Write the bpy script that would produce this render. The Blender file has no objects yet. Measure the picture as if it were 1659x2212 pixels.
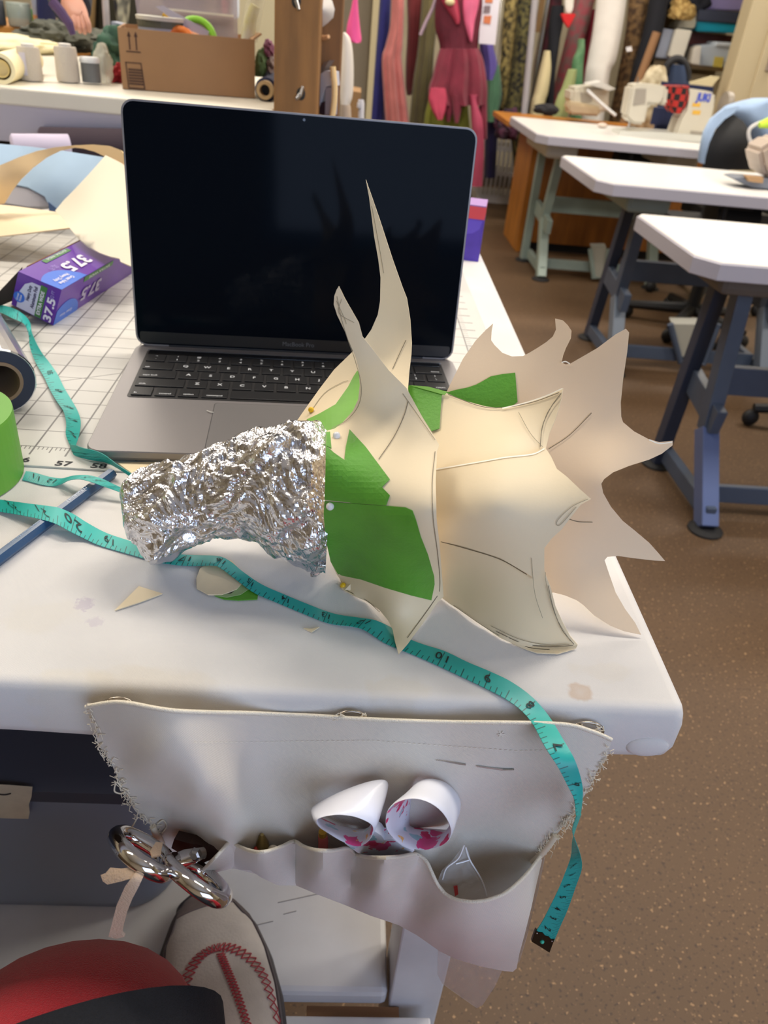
import bpy, bmesh, math, random
import numpy as np
from mathutils import Vector, Matrix
from mathutils.geometry import delaunay_2d_cdt

random.seed(7)
rng = np.random.default_rng(7)
SC = bpy.context.scene
COL = SC.collection
W, H = 1659, 2212

# ---------------------------------------------------------------- camera
F = 1651.3629
CAM = np.array([0.22174147, -0.5084672, 0.28741051])
RM = np.array([[0.9960364283944495, -0.025482975800872096, 0.08521766985526544],
               [0.05788031425482163, -0.5417810536349287, -0.8385243938872561],
               [0.06753741580036904, 0.8401332679203695, -0.5381587029868136]])  # right, down, forward
cd = bpy.data.cameras.new('camera')
cam = bpy.data.objects.new('camera', cd)
COL.objects.link(cam)
cd.sensor_fit = 'VERTICAL'
cd.sensor_height = 36.0
cd.lens = F * 36.0 / H
cd.clip_start = 0.02
cd.clip_end = 60
cd.dof.use_dof = True
cd.dof.focus_distance = 0.45
cd.dof.aperture_fstop = 13.0
mw = Matrix.Identity(4)
for i in range(3):
    mw[i][0], mw[i][1], mw[i][2], mw[i][3] = RM[0][i], -RM[1][i], -RM[2][i], CAM[i]
cam.matrix_world = mw
SC.camera = cam

# ---------------------------------------------------------------- light and exposure
SC.view_settings.view_transform = 'Standard'
SC.view_settings.look = 'None'
SC.view_settings.exposure = 0.0
SC.view_settings.gamma = 1.0
SC.view_settings.use_curve_mapping = False
wd = bpy.data.worlds.new('world')
SC.world = wd
wd.use_nodes = True
wd.node_tree.nodes['Background'].inputs[0].default_value = (0.62, 0.72, 0.95, 1)
wd.node_tree.nodes['Background'].inputs[1].default_value = 0.35
FLOOR = -0.87
CEIL = 1.95


def area(name, loc, sx, sy, power, col, direction=(0, 0, -1)):
    l = bpy.data.lights.new(name, 'AREA')
    l.shape = 'RECTANGLE'
    l.size, l.size_y = sx, sy
    l.energy = power
    l.color = col
    o = bpy.data.objects.new(name, l)
    o.location = loc
    o.rotation_euler = Vector(direction).to_track_quat('-Z', 'Y').to_euler()
    COL.objects.link(o)
    return o


WARM = (1.0, 0.92, 0.815)
LAMPS = [(x, y) for x in (-1.2, 0.9, 3.0) for y in (0.75, 2.6, 4.6)]
for x, y in LAMPS:
    area('ceiling_lamp_light', (x, y, CEIL - 0.09), 1.2, 0.35, 33, WARM)
# daylight from the windows in the wall behind the camera
area('window_light', (1.3, -1.95, 0.75), 2.2, 1.2, 30, (0.56, 0.71, 1.0), (-0.25, 1, -0.18))


# ---------------------------------------------------------------- helpers
def ray(x, y):
    return RM.T @ np.array([(x - W / 2) / F, (y - H / 2) / F, 1.0])


def U(x, y, ax, v):
    d = ray(x, y)
    return CAM + d * ((v - CAM[ax]) / d[ax])


def UY(x, y, Y):
    return U(x, y, 1, Y)


def UZ(x, y, Z=0.0):
    return U(x, y, 2, Z)


def lin(c):
    r = []
    for v in c:
        v = v / 255.0
        r.append(v / 12.92 if v <= 0.04045 else ((v + 0.055) / 1.055) ** 2.4)
    return (*r, 1)


MATS = {}


def M(name, col, rough=0.6, metal=0.0, var=0.0, vscale=20, bump=0.0, bscale=200, spec=0.5, emit=0, alpha=1.0,
      sheen=0.0, trans=0.0, col2=None, detail=3, stretch=None, thin=0.0):
    """procedural principled material; var mixes a darker tone in with noise, bump adds fine relief"""
    if name in MATS:
        return MATS[name]
    m = bpy.data.materials.new(name)
    m.use_nodes = True
    nt = m.node_tree
    p = nt.nodes['Principled BSDF']
    c = lin(col)
    p.inputs['Base Color'].default_value = c
    p.inputs['Roughness'].default_value = rough
    p.inputs['Metallic'].default_value = metal
    p.inputs['Specular IOR Level'].default_value = spec
    p.inputs['Alpha'].default_value = alpha
    if sheen:
        p.inputs['Sheen Weight'].default_value = sheen
    if trans:
        p.inputs['Transmission Weight'].default_value = trans
        p.inputs['IOR'].default_value = 1.05 if thin else 1.45
    if emit:
        p.inputs['Emission Color'].default_value = c
        p.inputs['Emission Strength'].default_value = emit
    tc = nt.nodes.new('ShaderNodeTexCoord')
    src = tc.outputs['Object']
    if stretch:
        mp = nt.nodes.new('ShaderNodeMapping')
        mp.inputs['Scale'].default_value = stretch
        nt.links.new(src, mp.inputs['Vector'])
        src = mp.outputs['Vector']
    if var or col2:
        n = nt.nodes.new('ShaderNodeTexNoise')
        n.inputs['Scale'].default_value = vscale
        n.inputs['Detail'].default_value = detail
        nt.links.new(src, n.inputs['Vector'])
        r = nt.nodes.new('ShaderNodeValToRGB')
        e = r.color_ramp.elements
        e[0].position, e[1].position = 0.35, 0.65
        if col2:
            e[0].color = lin(col2)
            e[1].color = c
        else:
            e[0].color = (*[v * (1 - var) for v in c[:3]], 1)
            e[1].color = (*[min(1, v * (1 + var)) for v in c[:3]], 1)
        nt.links.new(n.outputs['Fac'], r.inputs['Fac'])
        nt.links.new(r.outputs['Color'], p.inputs['Base Color'])
    if bump:
        n = nt.nodes.new('ShaderNodeTexNoise')
        n.inputs['Scale'].default_value = bscale
        n.inputs['Detail'].default_value = 2
        nt.links.new(src, n.inputs['Vector'])
        b = nt.nodes.new('ShaderNodeBump')
        b.inputs['Strength'].default_value = bump
        b.inputs['Distance'].default_value = 0.002
        nt.links.new(n.outputs['Fac'], b.inputs['Height'])
        nt.links.new(b.outputs['Normal'], p.inputs['Normal'])
    MATS[name] = m
    return m


ORG = {}


def tag(o, label=None, cat=None, group=None, kind=None):
    for k, v in (('label', label), ('category', cat), ('group', group), ('kind', kind)):
        if v:
            o[k] = v
    return o


def thing(name, label, cat, loc, group=None):
    o = bpy.data.objects.new(name, None)
    o.empty_display_size = 0.02
    o.location = tuple(float(v) for v in loc)
    COL.objects.link(o)
    ORG[o] = np.array([float(v) for v in loc])
    return tag(o, label, cat, group)


def obj(name, geo, mat, parent=None, smooth=False, label=None, cat=None, group=None, kind=None):
    """one mesh object from world-space geometry; its origin is its parent's, or its own base"""
    v = np.asarray(geo[0], float).reshape(-1, 3)
    if parent is not None:
        org = ORG[parent]
    else:
        org = np.array([(v[:, 0].min() + v[:, 0].max()) / 2, (v[:, 1].min() + v[:, 1].max()) / 2, v[:, 2].min()])
    me = bpy.data.meshes.new(name)
    me.from_pydata((v - org).tolist(), [], [list(f) for f in geo[1]])
    if smooth:
        me.polygons.foreach_set('use_smooth', [True] * len(me.polygons))
        me.set_sharp_from_angle(angle=math.radians(50))
    if len(geo) > 2 and geo[2] is not None:      # uv per vertex
        uvl = me.uv_layers.new(name='UVMap')
        vi = np.empty(len(me.loops), int)
        me.loops.foreach_get('vertex_index', vi)
        uvl.data.foreach_set('uv', np.asarray(geo[2], float)[vi].ravel())
    me.update()
    if mat is not None:
        me.materials.append(mat)
    o = bpy.data.objects.new(name, me)
    COL.objects.link(o)
    if parent is not None:
        o.parent = parent
    else:
        o.location = org.tolist()
    ORG[o] = org
    return tag(o, label, cat, group, kind)


def struct(name, geo, mat, parent=None, smooth=False):
    return obj(name, geo, mat, parent, smooth, kind=None if parent else 'structure')


def join(*gs):
    V, Fc, k = [], [], 0
    for g in gs:
        v = np.asarray(g[0], float).reshape(-1, 3)
        V.append(v)
        Fc += [[i + k for i in f] for f in g[1]]
        k += len(v)
    return np.concatenate(V), Fc


def frm_bm(bm):
    bm.verts.index_update()
    g = (np.array([v.co[:] for v in bm.verts]), [[v.index for v in f.verts] for f in bm.faces])
    bm.free()
    return g


def hexa(p):
    """8 corners: bottom ring then top ring"""
    return np.array(p, float), [[3, 2, 1, 0], [4, 5, 6, 7], [0, 1, 5, 4], [1, 2, 6, 5], [2, 3, 7, 6], [3, 0, 4, 7]]


def box(c, s, rz=0.0, bev=0.0, frame=None):
    """box centred at c with full size s; frame = 3 axis rows"""
    bm = bmesh.new()
    bmesh.ops.create_cube(bm, size=1.0)
    for v in bm.verts:
        v.co = Vector((v.co.x * s[0], v.co.y * s[1], v.co.z * s[2]))
    if bev:
        bmesh.ops.bevel(bm, geom=bm.edges[:], offset=bev, segments=2, affect='EDGES', profile=0.5)
    v, f = frm_bm(bm)
    if frame is not None:
        v = v @ np.array(frame, float)
    elif rz:
        cz, sz = math.cos(rz), math.sin(rz)
        v = v @ np.array([[cz, sz, 0], [-sz, cz, 0], [0, 0, 1]])
    return v + np.array(c, float), f


def bar(a, b, w, h, up=(0, 0, 1), bev=0.0):
    """rectangular bar from a to b"""
    a, b = np.array(a, float), np.array(b, float)
    d = b - a
    L = np.linalg.norm(d)
    d = d / L
    u = np.array(up, float)
    s = np.cross(d, u)
    s /= np.linalg.norm(s)
    u = np.cross(s, d)
    return box((a + b) / 2, (L, w, h), bev=bev, frame=[d, s, u])


def prism(poly, vec):
    poly = np.asarray(poly, float)
    n = len(poly)
    v = np.concatenate([poly, poly + np.array(vec, float)])
    f = [list(range(n))[::-1], [i + n for i in range(n)]]
    f += [[i, (i + 1) % n, (i + 1) % n + n, i + n] for i in range(n)]
    return v, f


def fr(d):
    d = d / np.linalg.norm(d)
    u = np.array([0, 0, 1.0]) if abs(d[2]) < 0.9 else np.array([0, 1.0, 0])
    s = np.cross(d, u)
    s /= np.linalg.norm(s)
    return d, s, np.cross(s, d)


def tube(pts, r, n=10, caps=True, closed=False):
    pts = [np.array(p, float) for p in pts]
    k = len(pts)
    rs = r if hasattr(r, '__len__') else [r] * k
    V, Fc = [], []
    s = None
    for i in range(k):
        a = pts[(i - 1) % k] if (i > 0 or closed) else pts[i]
        b = pts[(i + 1) % k] if (i < k - 1 or closed) else pts[i]
        d = b - a
        d /= np.linalg.norm(d) + 1e-12
        if s is None:
            _, s, _ = fr(d)
        s = s - d * (s @ d)
        s /= np.linalg.norm(s) + 1e-12
        u = np.cross(d, s)
        for j in range(n):
            t = 2 * math.pi * j / n
            V.append(pts[i] + rs[i] * (s * math.cos(t) + u * math.sin(t)))
    m = k if closed else k - 1
    for i in range(m):
        for j in range(n):
            q = (i + 1) % k
            Fc.append([i * n + j, i * n + (j + 1) % n, q * n + (j + 1) % n, q * n + j])
    if caps and not closed:
        Fc.append(list(range(n))[::-1])
        Fc.append([(k - 1) * n + j for j in range(n)])
    return np.array(V), Fc


def lathe(prof, c, axis=(0, 0, 1), n=32, closed=False):
    """profile of (radius, height) about an axis through c"""
    d, s, u = fr(np.array(axis, float))
    V, Fc = [], []
    k = len(prof)
    for r, h in prof:
        for j in range(n):
            t = 2 * math.pi * j / n
            V.append(np.array(c, float) + d * h + max(r, 1e-5) * (s * math.cos(t) + u * math.sin(t)))
    for i in range(k if closed else k - 1):
        q = (i + 1) % k
        for j in range(n):
            Fc.append([i * n + j, i * n + (j + 1) % n, q * n + (j + 1) % n, q * n + j])
    if not closed:
        if prof[0][0] > 1e-4:
            Fc.append(list(range(n))[::-1])
        if prof[-1][0] > 1e-4:
            Fc.append([(k - 1) * n + j for j in range(n)])
    return np.array(V), Fc


def cyl(a, b, r, n=20, r2=None):
    return tube([a, b], [r, r if r2 is None else r2], n)


def ball(c, r, n=12, sc=(1, 1, 1)):
    bm = bmesh.new()
    bmesh.ops.create_uvsphere(bm, u_segments=n, v_segments=max(6, n * 2 // 3), radius=1.0)
    v, f = frm_bm(bm)
    return v * np.array(sc) * r + np.array(c, float), f


def vnormals(v, f):
    n = np.zeros_like(v)
    for q in f:
        a = np.cross(v[q[1]] - v[q[0]], v[q[2]] - v[q[0]])
        if len(q) > 3:
            a = np.cross(v[q[2]] - v[q[0]], v[q[3]] - v[q[1]])
        for i in q:
            n[i] += a
    return n / (np.linalg.norm(n, axis=1, keepdims=True) + 1e-15)


def shell(v, f, th):
    """closed sheet of thickness th; v is the side that faces the viewer"""
    v = np.asarray(v, float)
    n = vnormals(v, f)
    if np.mean(np.einsum('ij,ij->i', n, CAM - v)) < 0:
        f = [q[::-1] for q in f]
        n = -n
    k = len(v)
    edges = {}
    for q in f:
        for a, b in zip(q, list(q[1:]) + [q[0]]):
            edges[(a, b)] = edges.get((a, b), 0) + 1
    F2 = [list(q) for q in f] + [[i + k for i in q[::-1]] for q in f]
    for (a, b) in edges:
        if (b, a) not in edges:
            F2.append([b, a, a + k, b + k])
    return np.concatenate([v, v - n * th]), F2


def grid(P, closed_u=False):
    """P: rows x cols x 3"""
    P = np.asarray(P, float)
    a, b = P.shape[:2]
    f = []
    for i in range(a - 1):
        for j in range(b if closed_u else b - 1):
            q = (j + 1) % b
            f.append([i * b + j, i * b + q, (i + 1) * b + q, (i + 1) * b + j])
    return P.reshape(-1, 3), f


def catmull(pts, m=6, closed=False):
    p = np.array(pts, float)
    n = len(p)
    out = []
    rngi = range(n if closed else n - 1)
    for i in rngi:
        p0 = p[(i - 1) % n] if (closed or i > 0) else 2 * p[0] - p[1]
        p1, p2 = p[i], p[(i + 1) % n]
        p3 = p[(i + 2) % n] if (closed or i < n - 2) else 2 * p[-1] - p[-2]
        for k in range(m):
            t = k / m
            out.append(0.5 * ((2 * p1) + (-p0 + p2) * t + (2 * p0 - 5 * p1 + 4 * p2 - p3) * t * t
                              + (-p0 + 3 * p1 - 3 * p2 + p3) * t ** 3))
    if not closed:
        out.append(p[-1])
    return np.array(out)


class Depth:
    """smooth surface through measured points: (x, y, world Y) control points, thin-plate spline between"""

    def __init__(self, ctrl, reg=0.0):
        c = np.array(ctrl, float)
        self.p = c[:, :2] / 100.0
        n = len(c)
        r = np.linalg.norm(self.p[:, None] - self.p[None], axis=2)
        K = r * r * np.log(r + 1e-12) + np.eye(n) * reg
        A = np.zeros((n + 3, n + 3))
        A[:n, :n] = K
        A[:n, n] = 1
        A[:n, n + 1:] = self.p
        A[n, :n] = 1
        A[n + 1:, :n] = self.p.T
        self.w = np.linalg.solve(A + np.eye(n + 3) * 1e-10, np.r_[c[:, 2], 0, 0, 0])

    def __call__(self, x, y):
        q = np.array([x, y], float) / 100.0
        r = np.linalg.norm(self.p - q, axis=1)
        n = len(self.p)
        return float((r * r * np.log(r + 1e-12)) @ self.w[:n] + self.w[n] + q @ self.w[n + 1:])

    zmin = None

    def at(self, x, y, off=0.0):
        p = UY(x, y, self(x, y))
        if off:
            d = CAM - p
            p = p + d / np.linalg.norm(d) * off
        if self.zmin is not None and p[2] < self.zmin:
            q = UZ(x, y, self.zmin)              # lies on the table instead of sinking into it
            if q[0] < .412 and q[1] > -.232:
                p = q
        return p


def cdt(poly, step):
    poly = [tuple(map(float, p)) for p in poly]
    n = len(poly)
    pa = np.array(poly)
    pts = list(poly)
    x0, y0 = pa.min(0)
    x1, y1 = pa.max(0)
    nx = pa
    for yy in np.arange(y0 + step * 0.5, y1, step):
        for xx in np.arange(x0 + step * 0.5, x1, step):
            if np.min((pa[:, 0] - xx) ** 2 + (pa[:, 1] - yy) ** 2) > (step * 0.45) ** 2:
                pts.append((xx, yy))
    e = [(i, (i + 1) % n) for i in range(n)]
    r = delaunay_2d_cdt([Vector(p) for p in pts], e, [list(range(n))], 1, 1e-4)
    return [v[:] for v in r[0]], [list(q) for q in r[2]]


def dense(poly, step):
    out = []
    n = len(poly)
    for i in range(n):
        a, b = np.array(poly[i], float), np.array(poly[(i + 1) % n], float)
        k = max(1, int(np.linalg.norm(b - a) / step))
        for j in range(k):
            out.append(a + (b - a) * j / k)
    return out


def sheet(poly, D, th=0.0005, off=0.0, step=16, wob=0.0):
    """flat material (card, cloth, tape) with that outline lying on the surface D"""
    p2, f = cdt(dense(poly, step), step)
    v = np.array([D.at(x, y, off + (wob * (rng.random() - .5) if wob else 0)) for x, y in p2])
    return shell(v, f, th)


def line_strip(pl, w, D, off=0.0004, m=5):
    """thin drawn line on the surface D"""
    c = catmull(pl, m) if len(pl) > 2 else np.array(pl, float)
    L, R_ = [], []
    for i in range(len(c)):
        t = c[min(i + 1, len(c) - 1)] - c[max(i - 1, 0)]
        t /= np.linalg.norm(t) + 1e-9
        nn = np.array([-t[1], t[0]]) * w / 2
        a, b = c[i] + nn, c[i] - nn
        L.append(D.at(a[0], a[1], off))
        R_.append(D.at(b[0], b[1], off))
    return grid(np.array([L, R_]))


_TX = {}


def text2d(s, bold=0.0, space=1.0):
    """flat letter outlines, unit height, centred"""
    k = (s, bold, space)
    if k not in _TX:
        cu = bpy.data.curves.new('t', 'FONT')
        cu.body = s
        cu.size = 1.0
        cu.offset = bold
        cu.space_character = space
        cu.resolution_u = 3
        cu.align_x = 'LEFT'
        o = bpy.data.objects.new('t', cu)
        COL.objects.link(o)
        dg = bpy.context.evaluated_depsgraph_get()
        me = bpy.data.meshes.new_from_object(o.evaluated_get(dg))
        v = np.array([q.co[:2] for q in me.vertices]) if len(me.vertices) else np.zeros((3, 2))
        f = [list(q.vertices) for q in me.polygons]
        bpy.data.objects.remove(o)
        bpy.data.curves.remove(cu)
        bpy.data.meshes.remove(me)
        v = v - (v.min(0) + v.max(0)) / 2
        _TX[k] = (v, f)
    return _TX[k]


def text(s, size, o, ex, ey, bold=0.0, sx=1.0, space=1.0, fit=None):
    """text mesh of cap height size*0.7 centred at o; ex/ey = reading and up directions"""
    v, f = text2d(s, bold, space)
    v = v * size
    if fit:
        sx = fit / max(1e-9, np.ptp(v[:, 0]))
    ex, ey = np.array(ex, float), np.array(ey, float)
    P = np.array(o, float) + v[:, :1] * sx * ex + v[:, 1:2] * ey
    return P, f


def quadsheet(pts, th, nsub=1):
    """thin plate on 4 world points, front side first"""
    p = np.array(pts, float)
    return shell(p, [[0, 1, 2, 3]], th)


def drape(rows, Y, depth=0.06, nf=5, amp=0.25, n=40, dy=None, seed=0, m=4):
    """hanging cloth: rows of (y, x_left, x_right) in the frame at distance Y, closed fluted cross-section"""
    rr = np.random.default_rng(seed + 11)
    R0 = catmull(rows, m)
    ph = rr.random(6) * 6.28
    P = []
    for k, (y, xl, xr) in enumerate(R0):
        t = k / max(1, len(R0) - 1)
        Yk = Y + (dy * t if dy else 0)
        a, b = UY(xl, y, Yk), UY(xr, y, Yk)
        c, h = (a + b) / 2, (b - a) / 2
        ring = []
        for j in range(n):
            th = 2 * math.pi * j / n
            fl = 1 + amp * (0.35 + 0.65 * t) * (math.sin(nf * th + ph[0] + .5 * t) * 0.6 + math.sin((nf * 2 + 1) * th + ph[1] + t) * 0.4)
            dep = depth * math.sin(th) * fl
            if math.sin(th) < 0:
                dep = depth * math.sin(th) * fl
            ring.append(c + h * math.cos(th) + np.array([0, dep, 0]))
        P.append(ring)
    v, f = grid(P, closed_u=True)
    k = len(P)
    f.append(list(range(n)))
    f.append([(k - 1) * n + j for j in range(n)][::-1])
    return v, f


def flatpoly(poly, Y, th=0.02, dz=0.0):
    """solid plate with this outline standing at distance Y"""
    a = [UY(x, y, Y) for x, y in poly]
    return prism(a, (0, th, 0))


def lump(c, s, seed=0, amp=0.18, n=3):
    """crumpled heap of cloth"""
    bm = bmesh.new()
    bmesh.ops.create_icosphere(bm, subdivisions=n + 1, radius=1.0)
    v, f = frm_bm(bm)
    r = np.random.default_rng(seed)
    d = np.zeros(len(v))
    for k in range(14):
        w = r.normal(size=3) * (1.5 + k * 0.55)
        d += np.abs(np.sin(v @ w + r.random() * 6)) / (1 + k * .35)
    d = (d - d.mean()) / d.std()
    v = v * (1 + amp * d[:, None] * 0.5)
    v = v * np.array(s)
    v[:, 2] = np.maximum(v[:, 2], -s[2] * 0.75)
    v[:, 2] -= v[:, 2].min()
    return v + np.array(c, float), f


def rring(x0, x1, y0, y1, z, r, n=5):
    """rounded rectangle ring"""
    out = []
    for cx, cy, a0 in ((x1 - r, y1 - r, 0), (x0 + r, y1 - r, 90), (x0 + r, y0 + r, 180), (x1 - r, y0 + r, 270)):
        for k in range(n + 1):
            a = math.radians(a0 + 90 * k / n)
            out.append((cx + r * math.cos(a), cy + r * math.sin(a), z))
    return out


def loft(rings, cap0=True, cap1=True):
    P = np.array(rings, float)
    v, f = grid(P, closed_u=True)
    n = P.shape[1]
    if cap0:
        f.append(list(range(n))[::-1])
    if cap1:
        f.append([(len(P) - 1) * n + j for j in range(n)])
    return v, f


# ================================================================ structure
def floor_mat():
    m = M('speckled_floor', (92, 69, 46), 0.62, var=0.10, vscale=1.6)
    nt = m.node_tree
    p = nt.nodes['Principled BSDF']
    base = p.inputs['Base Color'].links[0].from_socket
    tc = nt.nodes['Texture Coordinate'].outputs['Object']

    def fleck(scale, thr, col, prev, dens):
        nz = nt.nodes.new('ShaderNodeTexNoise')
        nz.inputs['Scale'].default_value = scale
        nz.inputs['Detail'].default_value = 1.5
        nt.links.new(tc, nz.inputs['Vector'])
        r = nt.nodes.new('ShaderNodeValToRGB')
        e = r.color_ramp.elements
        e[0].position, e[1].position = thr, thr + 0.035
        e[0].color, e[1].color = (0, 0, 0, 1), (dens, dens, dens, 1)
        nt.links.new(nz.outputs['Fac'], r.inputs['Fac'])
        mx = nt.nodes.new('ShaderNodeMixRGB')
        nt.links.new(r.outputs['Color'], mx.inputs['Fac'])
        nt.links.new(prev, mx.inputs['Color1'])
        mx.inputs['Color2'].default_value = lin(col)
        return mx.outputs['Color']
    c = fleck(160, 0.62, (62, 44, 33), base, 0.85)
    c = fleck(150.7, 0.665, (170, 134, 94), c, 0.8)
    c = fleck(240.3, 0.68, (130, 98, 72), c, 0.8)
    nt.links.new(c, p.inputs['Base Color'])
    return m


XL, XR, YF, YB = -3.2, 4.6, -2.2, 6.9
wallm = M('beige_wall', (196, 186, 160), 0.85, bump=0.05, bscale=60)
struct('floor', box(((XL + XR) / 2, (YF + YB) / 2, FLOOR - 0.05), (XR - XL, YB - YF, 0.1)), floor_mat())
struct('ceiling', box(((XL + XR) / 2, (YF + YB) / 2, CEIL + 0.05), (XR - XL, YB - YF, 0.1)), M('ceiling_paint', (225, 222, 214), 0.9))
hz = (CEIL + FLOOR) / 2
hh = CEIL - FLOOR
struct('wall_back', box(((XL + XR) / 2, YB + 0.05, hz), (XR - XL, 0.1, hh)), wallm)
struct('wall_left', box((XL - 0.05, (YF + YB) / 2, hz), (0.1, YB - YF, hh)), wallm)
struct('wall_right', box((XR + 0.05, (YF + YB) / 2, hz), (0.1, YB - YF, hh)), wallm)
# wall behind the camera, with an opening for the windows
wf = M('beige_wall_dim', (190, 180, 164), 0.9)
struct('wall_front', join(box((-1.5, YF - 0.05, hz), (3.4, 0.1, hh)), box((3.8, YF - 0.05, hz), (1.6, 0.1, hh)),
                          box((1.6, YF - 0.05, (FLOOR + 0.1) / 2), (2.8, 0.1, 0.1 - FLOOR)),
                          box((1.6, YF - 0.05, (1.5 + CEIL) / 2), (2.8, 0.1, CEIL - 1.5))), wf)
# grey-brown partition end and its pale edging, right of the timber post
a = UY(728, 0, 3.0)[0]
b = UY(806, 0, 3.0)[0]
c = UY(819, 0, 3.0)[0]
pw = struct('wall_partition', box(((a + b) / 2 - .25, 3.06, hz), (b - a + .5, 0.1, hh)), M('partition_paint', (124, 113, 94), 0.8))
struct('trim_1', box(((b + c) / 2, 3.05, hz), (c - b, 0.14, hh)), M('pale_edging', (190, 176, 138), 0.6))
# pale wall behind the cardboard box
a = UY(470, 0, 2.4)[0]
b = UY(600, 0, 2.4)[0]
struct('wall_stub', box(((a + b) / 2, 2.44, hz), (b - a, 0.06, hh)), M('pale_wall', (214, 203, 166), 0.8))
struct('baseboard_back', box(((XL + XR) / 2, YB - 0.01, FLOOR + 0.05), (XR - XL, 0.02, 0.1)), M('baseboard_brown', (70, 58, 48), 0.6))

# ================================================================ main work table
wt = thing('work_table', 'white canvas-covered cutting table with a grid mat on top', 'table', (-0.3, 0.27, FLOOR))


def canvas_mat(name, col, weave=900, bump=0.35, marks=False, var=0.05):
    m = M(name, col, 0.9, var=var, vscale=9, sheen=0.15, detail=5)
    nt = m.node_tree
    p = nt.nodes['Principled BSDF']
    tc = nt.nodes['Texture Coordinate'].outputs['Object']
    wv = nt.nodes.new('ShaderNodeTexWave')
    wv.bands_direction = 'DIAGONAL'
    wv.inputs['Scale'].default_value = weave / 1.1
    wv.inputs['Distortion'].default_value = 1.2
    wv.inputs['Detail'].default_value = 1
    nt.links.new(tc, wv.inputs['Vector'])
    nz = nt.nodes.new('ShaderNodeTexNoise')
    nz.inputs['Scale'].default_value = 26
    nz.inputs['Detail'].default_value = 4
    nt.links.new(tc, nz.inputs['Vector'])
    ad = nt.nodes.new('ShaderNodeMath')
    ad.operation = 'MULTIPLY_ADD'
    ad.inputs[1].default_value = 4.0
    nt.links.new(nz.outputs['Fac'], ad.inputs[0])
    nt.links.new(wv.outputs['Fac'], ad.inputs[2])
    bp = nt.nodes.new('ShaderNodeBump')
    bp.inputs['Strength'].default_value = bump
    bp.inputs['Distance'].default_value = 0.0006
    nt.links.new(ad.outputs[0], bp.inputs['Height'])
    nt.links.new(bp.outputs['Normal'], p.inputs['Normal'])
    if marks:
        cur = p.inputs['Base Color'].links[0].from_socket

        def blot(cen, sx, sy, col, amt, ring, prev, nsc):
            mp = nt.nodes.new('ShaderNodeMapping')
            mp.vector_type = 'TEXTURE'
            mp.inputs['Location'].default_value = cen
            mp.inputs['Scale'].default_value = (sx, sy, 1)
            nt.links.new(tc, mp.inputs['Vector'])
            n2 = nt.nodes.new('ShaderNodeTexNoise')
            n2.inputs['Scale'].default_value = nsc
            nt.links.new(tc, n2.inputs['Vector'])
            ln = nt.nodes.new('ShaderNodeVectorMath')
            ln.operation = 'LENGTH'
            nt.links.new(mp.outputs['Vector'], ln.inputs[0])
            s = nt.nodes.new('ShaderNodeMath')
            s.operation = 'MULTIPLY_ADD'
            s.inputs[1].default_value = 0.9
            nt.links.new(n2.outputs['Fac'], s.inputs[0])
            nt.links.new(ln.outputs['Value'], s.inputs[2])
            r = nt.nodes.new('ShaderNodeValToRGB')
            e = r.color_ramp.elements
            e[0].position, e[0].color = 0.0, (ring, ring, ring, 1)
            e[1].position, e[1].color = 1.45, (0, 0, 0, 1)
            q = r.color_ramp.elements.new(0.80)
            q.color = (1, 1, 1, 1)
            q = r.color_ramp.elements.new(1.05)
            q.color = (0, 0, 0, 1)
            nt.links.new(s.outputs[0], r.inputs['Fac'])
            ml = nt.nodes.new('ShaderNodeMath')
            ml.operation = 'MULTIPLY'
            ml.inputs[1].default_value = amt
            nt.links.new(r.outputs['Color'], ml.inputs[0])
            mx = nt.nodes.new('ShaderNodeMixRGB')
            nt.links.new(ml.outputs[0], mx.inputs['Fac'])
            nt.links.new(prev, mx.inputs['Color1'])
            mx.inputs['Color2'].default_value = lin(col)
            return mx.outputs['Color']
        o = ORG[wt]
        for (px, py), sx, sy, col, amt, ring, nsc in (
                ((1253, 1497), .012, .014, (186, 150, 112), .5, .5, 120), ((182, 1305), .010, .012, (150, 122, 168), .28, 1, 400),
                ((205, 1342), .009, .008, (156, 130, 170), .2, 1, 420), ((150, 1480), .05, .02, (212, 200, 172), .22, 1, 70),
                ((330, 1470), .06, .02, (206, 192, 164), .2, 1, 60), ((600, 1340), .09, .03, (196, 188, 176), .14, 1, 60),
                ((860, 1490), .03, .02, (206, 192, 164), .18, 1, 90), ((100, 1330), .05, .03, (208, 200, 182), .2, 1, 60),
                ((1300, 1450), .03, .015, (210, 200, 180), .2, 1, 100)):
            cur = blot(tuple(UZ(px, py) - o), sx, sy, col, amt, ring, cur, nsc)
        nt.links.new(cur, p.inputs['Base Color'])
    return m


canvas = canvas_mat('white_canvas', (214, 211, 207), bump=0.2, marks=True)
XE = lambda y: 0.4152 + 0.016 * (y + 0.22)
YT, Y0, X0 = 0.80, -0.2365, -1.25
outl = []
rc = 0.009
for k in range(7):
    t = math.radians(-90 + 90 * k / 6)
    outl.append((XE(Y0) - rc + rc * math.cos(t), Y0 + rc + rc * math.sin(t)))
for y in np.linspace(Y0 + rc, YT - .02, 30)[1:]:
    outl.append((XE(y), y))
outl += [(XE(YT) - .01, YT), (X0, YT), (X0, Y0)]
for x in np.linspace(X0, XE(Y0) - rc, 60)[1:-1]:
    outl.append((x, Y0))
outl = np.array(outl)
e2 = np.roll(outl, -1, axis=0) - outl
e2 = np.c_[e2[:, 1], -e2[:, 0]] / np.linalg.norm(e2, axis=1, keepdims=True)
n2 = e2 + np.roll(e2, 1, axis=0)
n2 /= np.linalg.norm(n2, axis=1, keepdims=True)
rings = []
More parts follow.
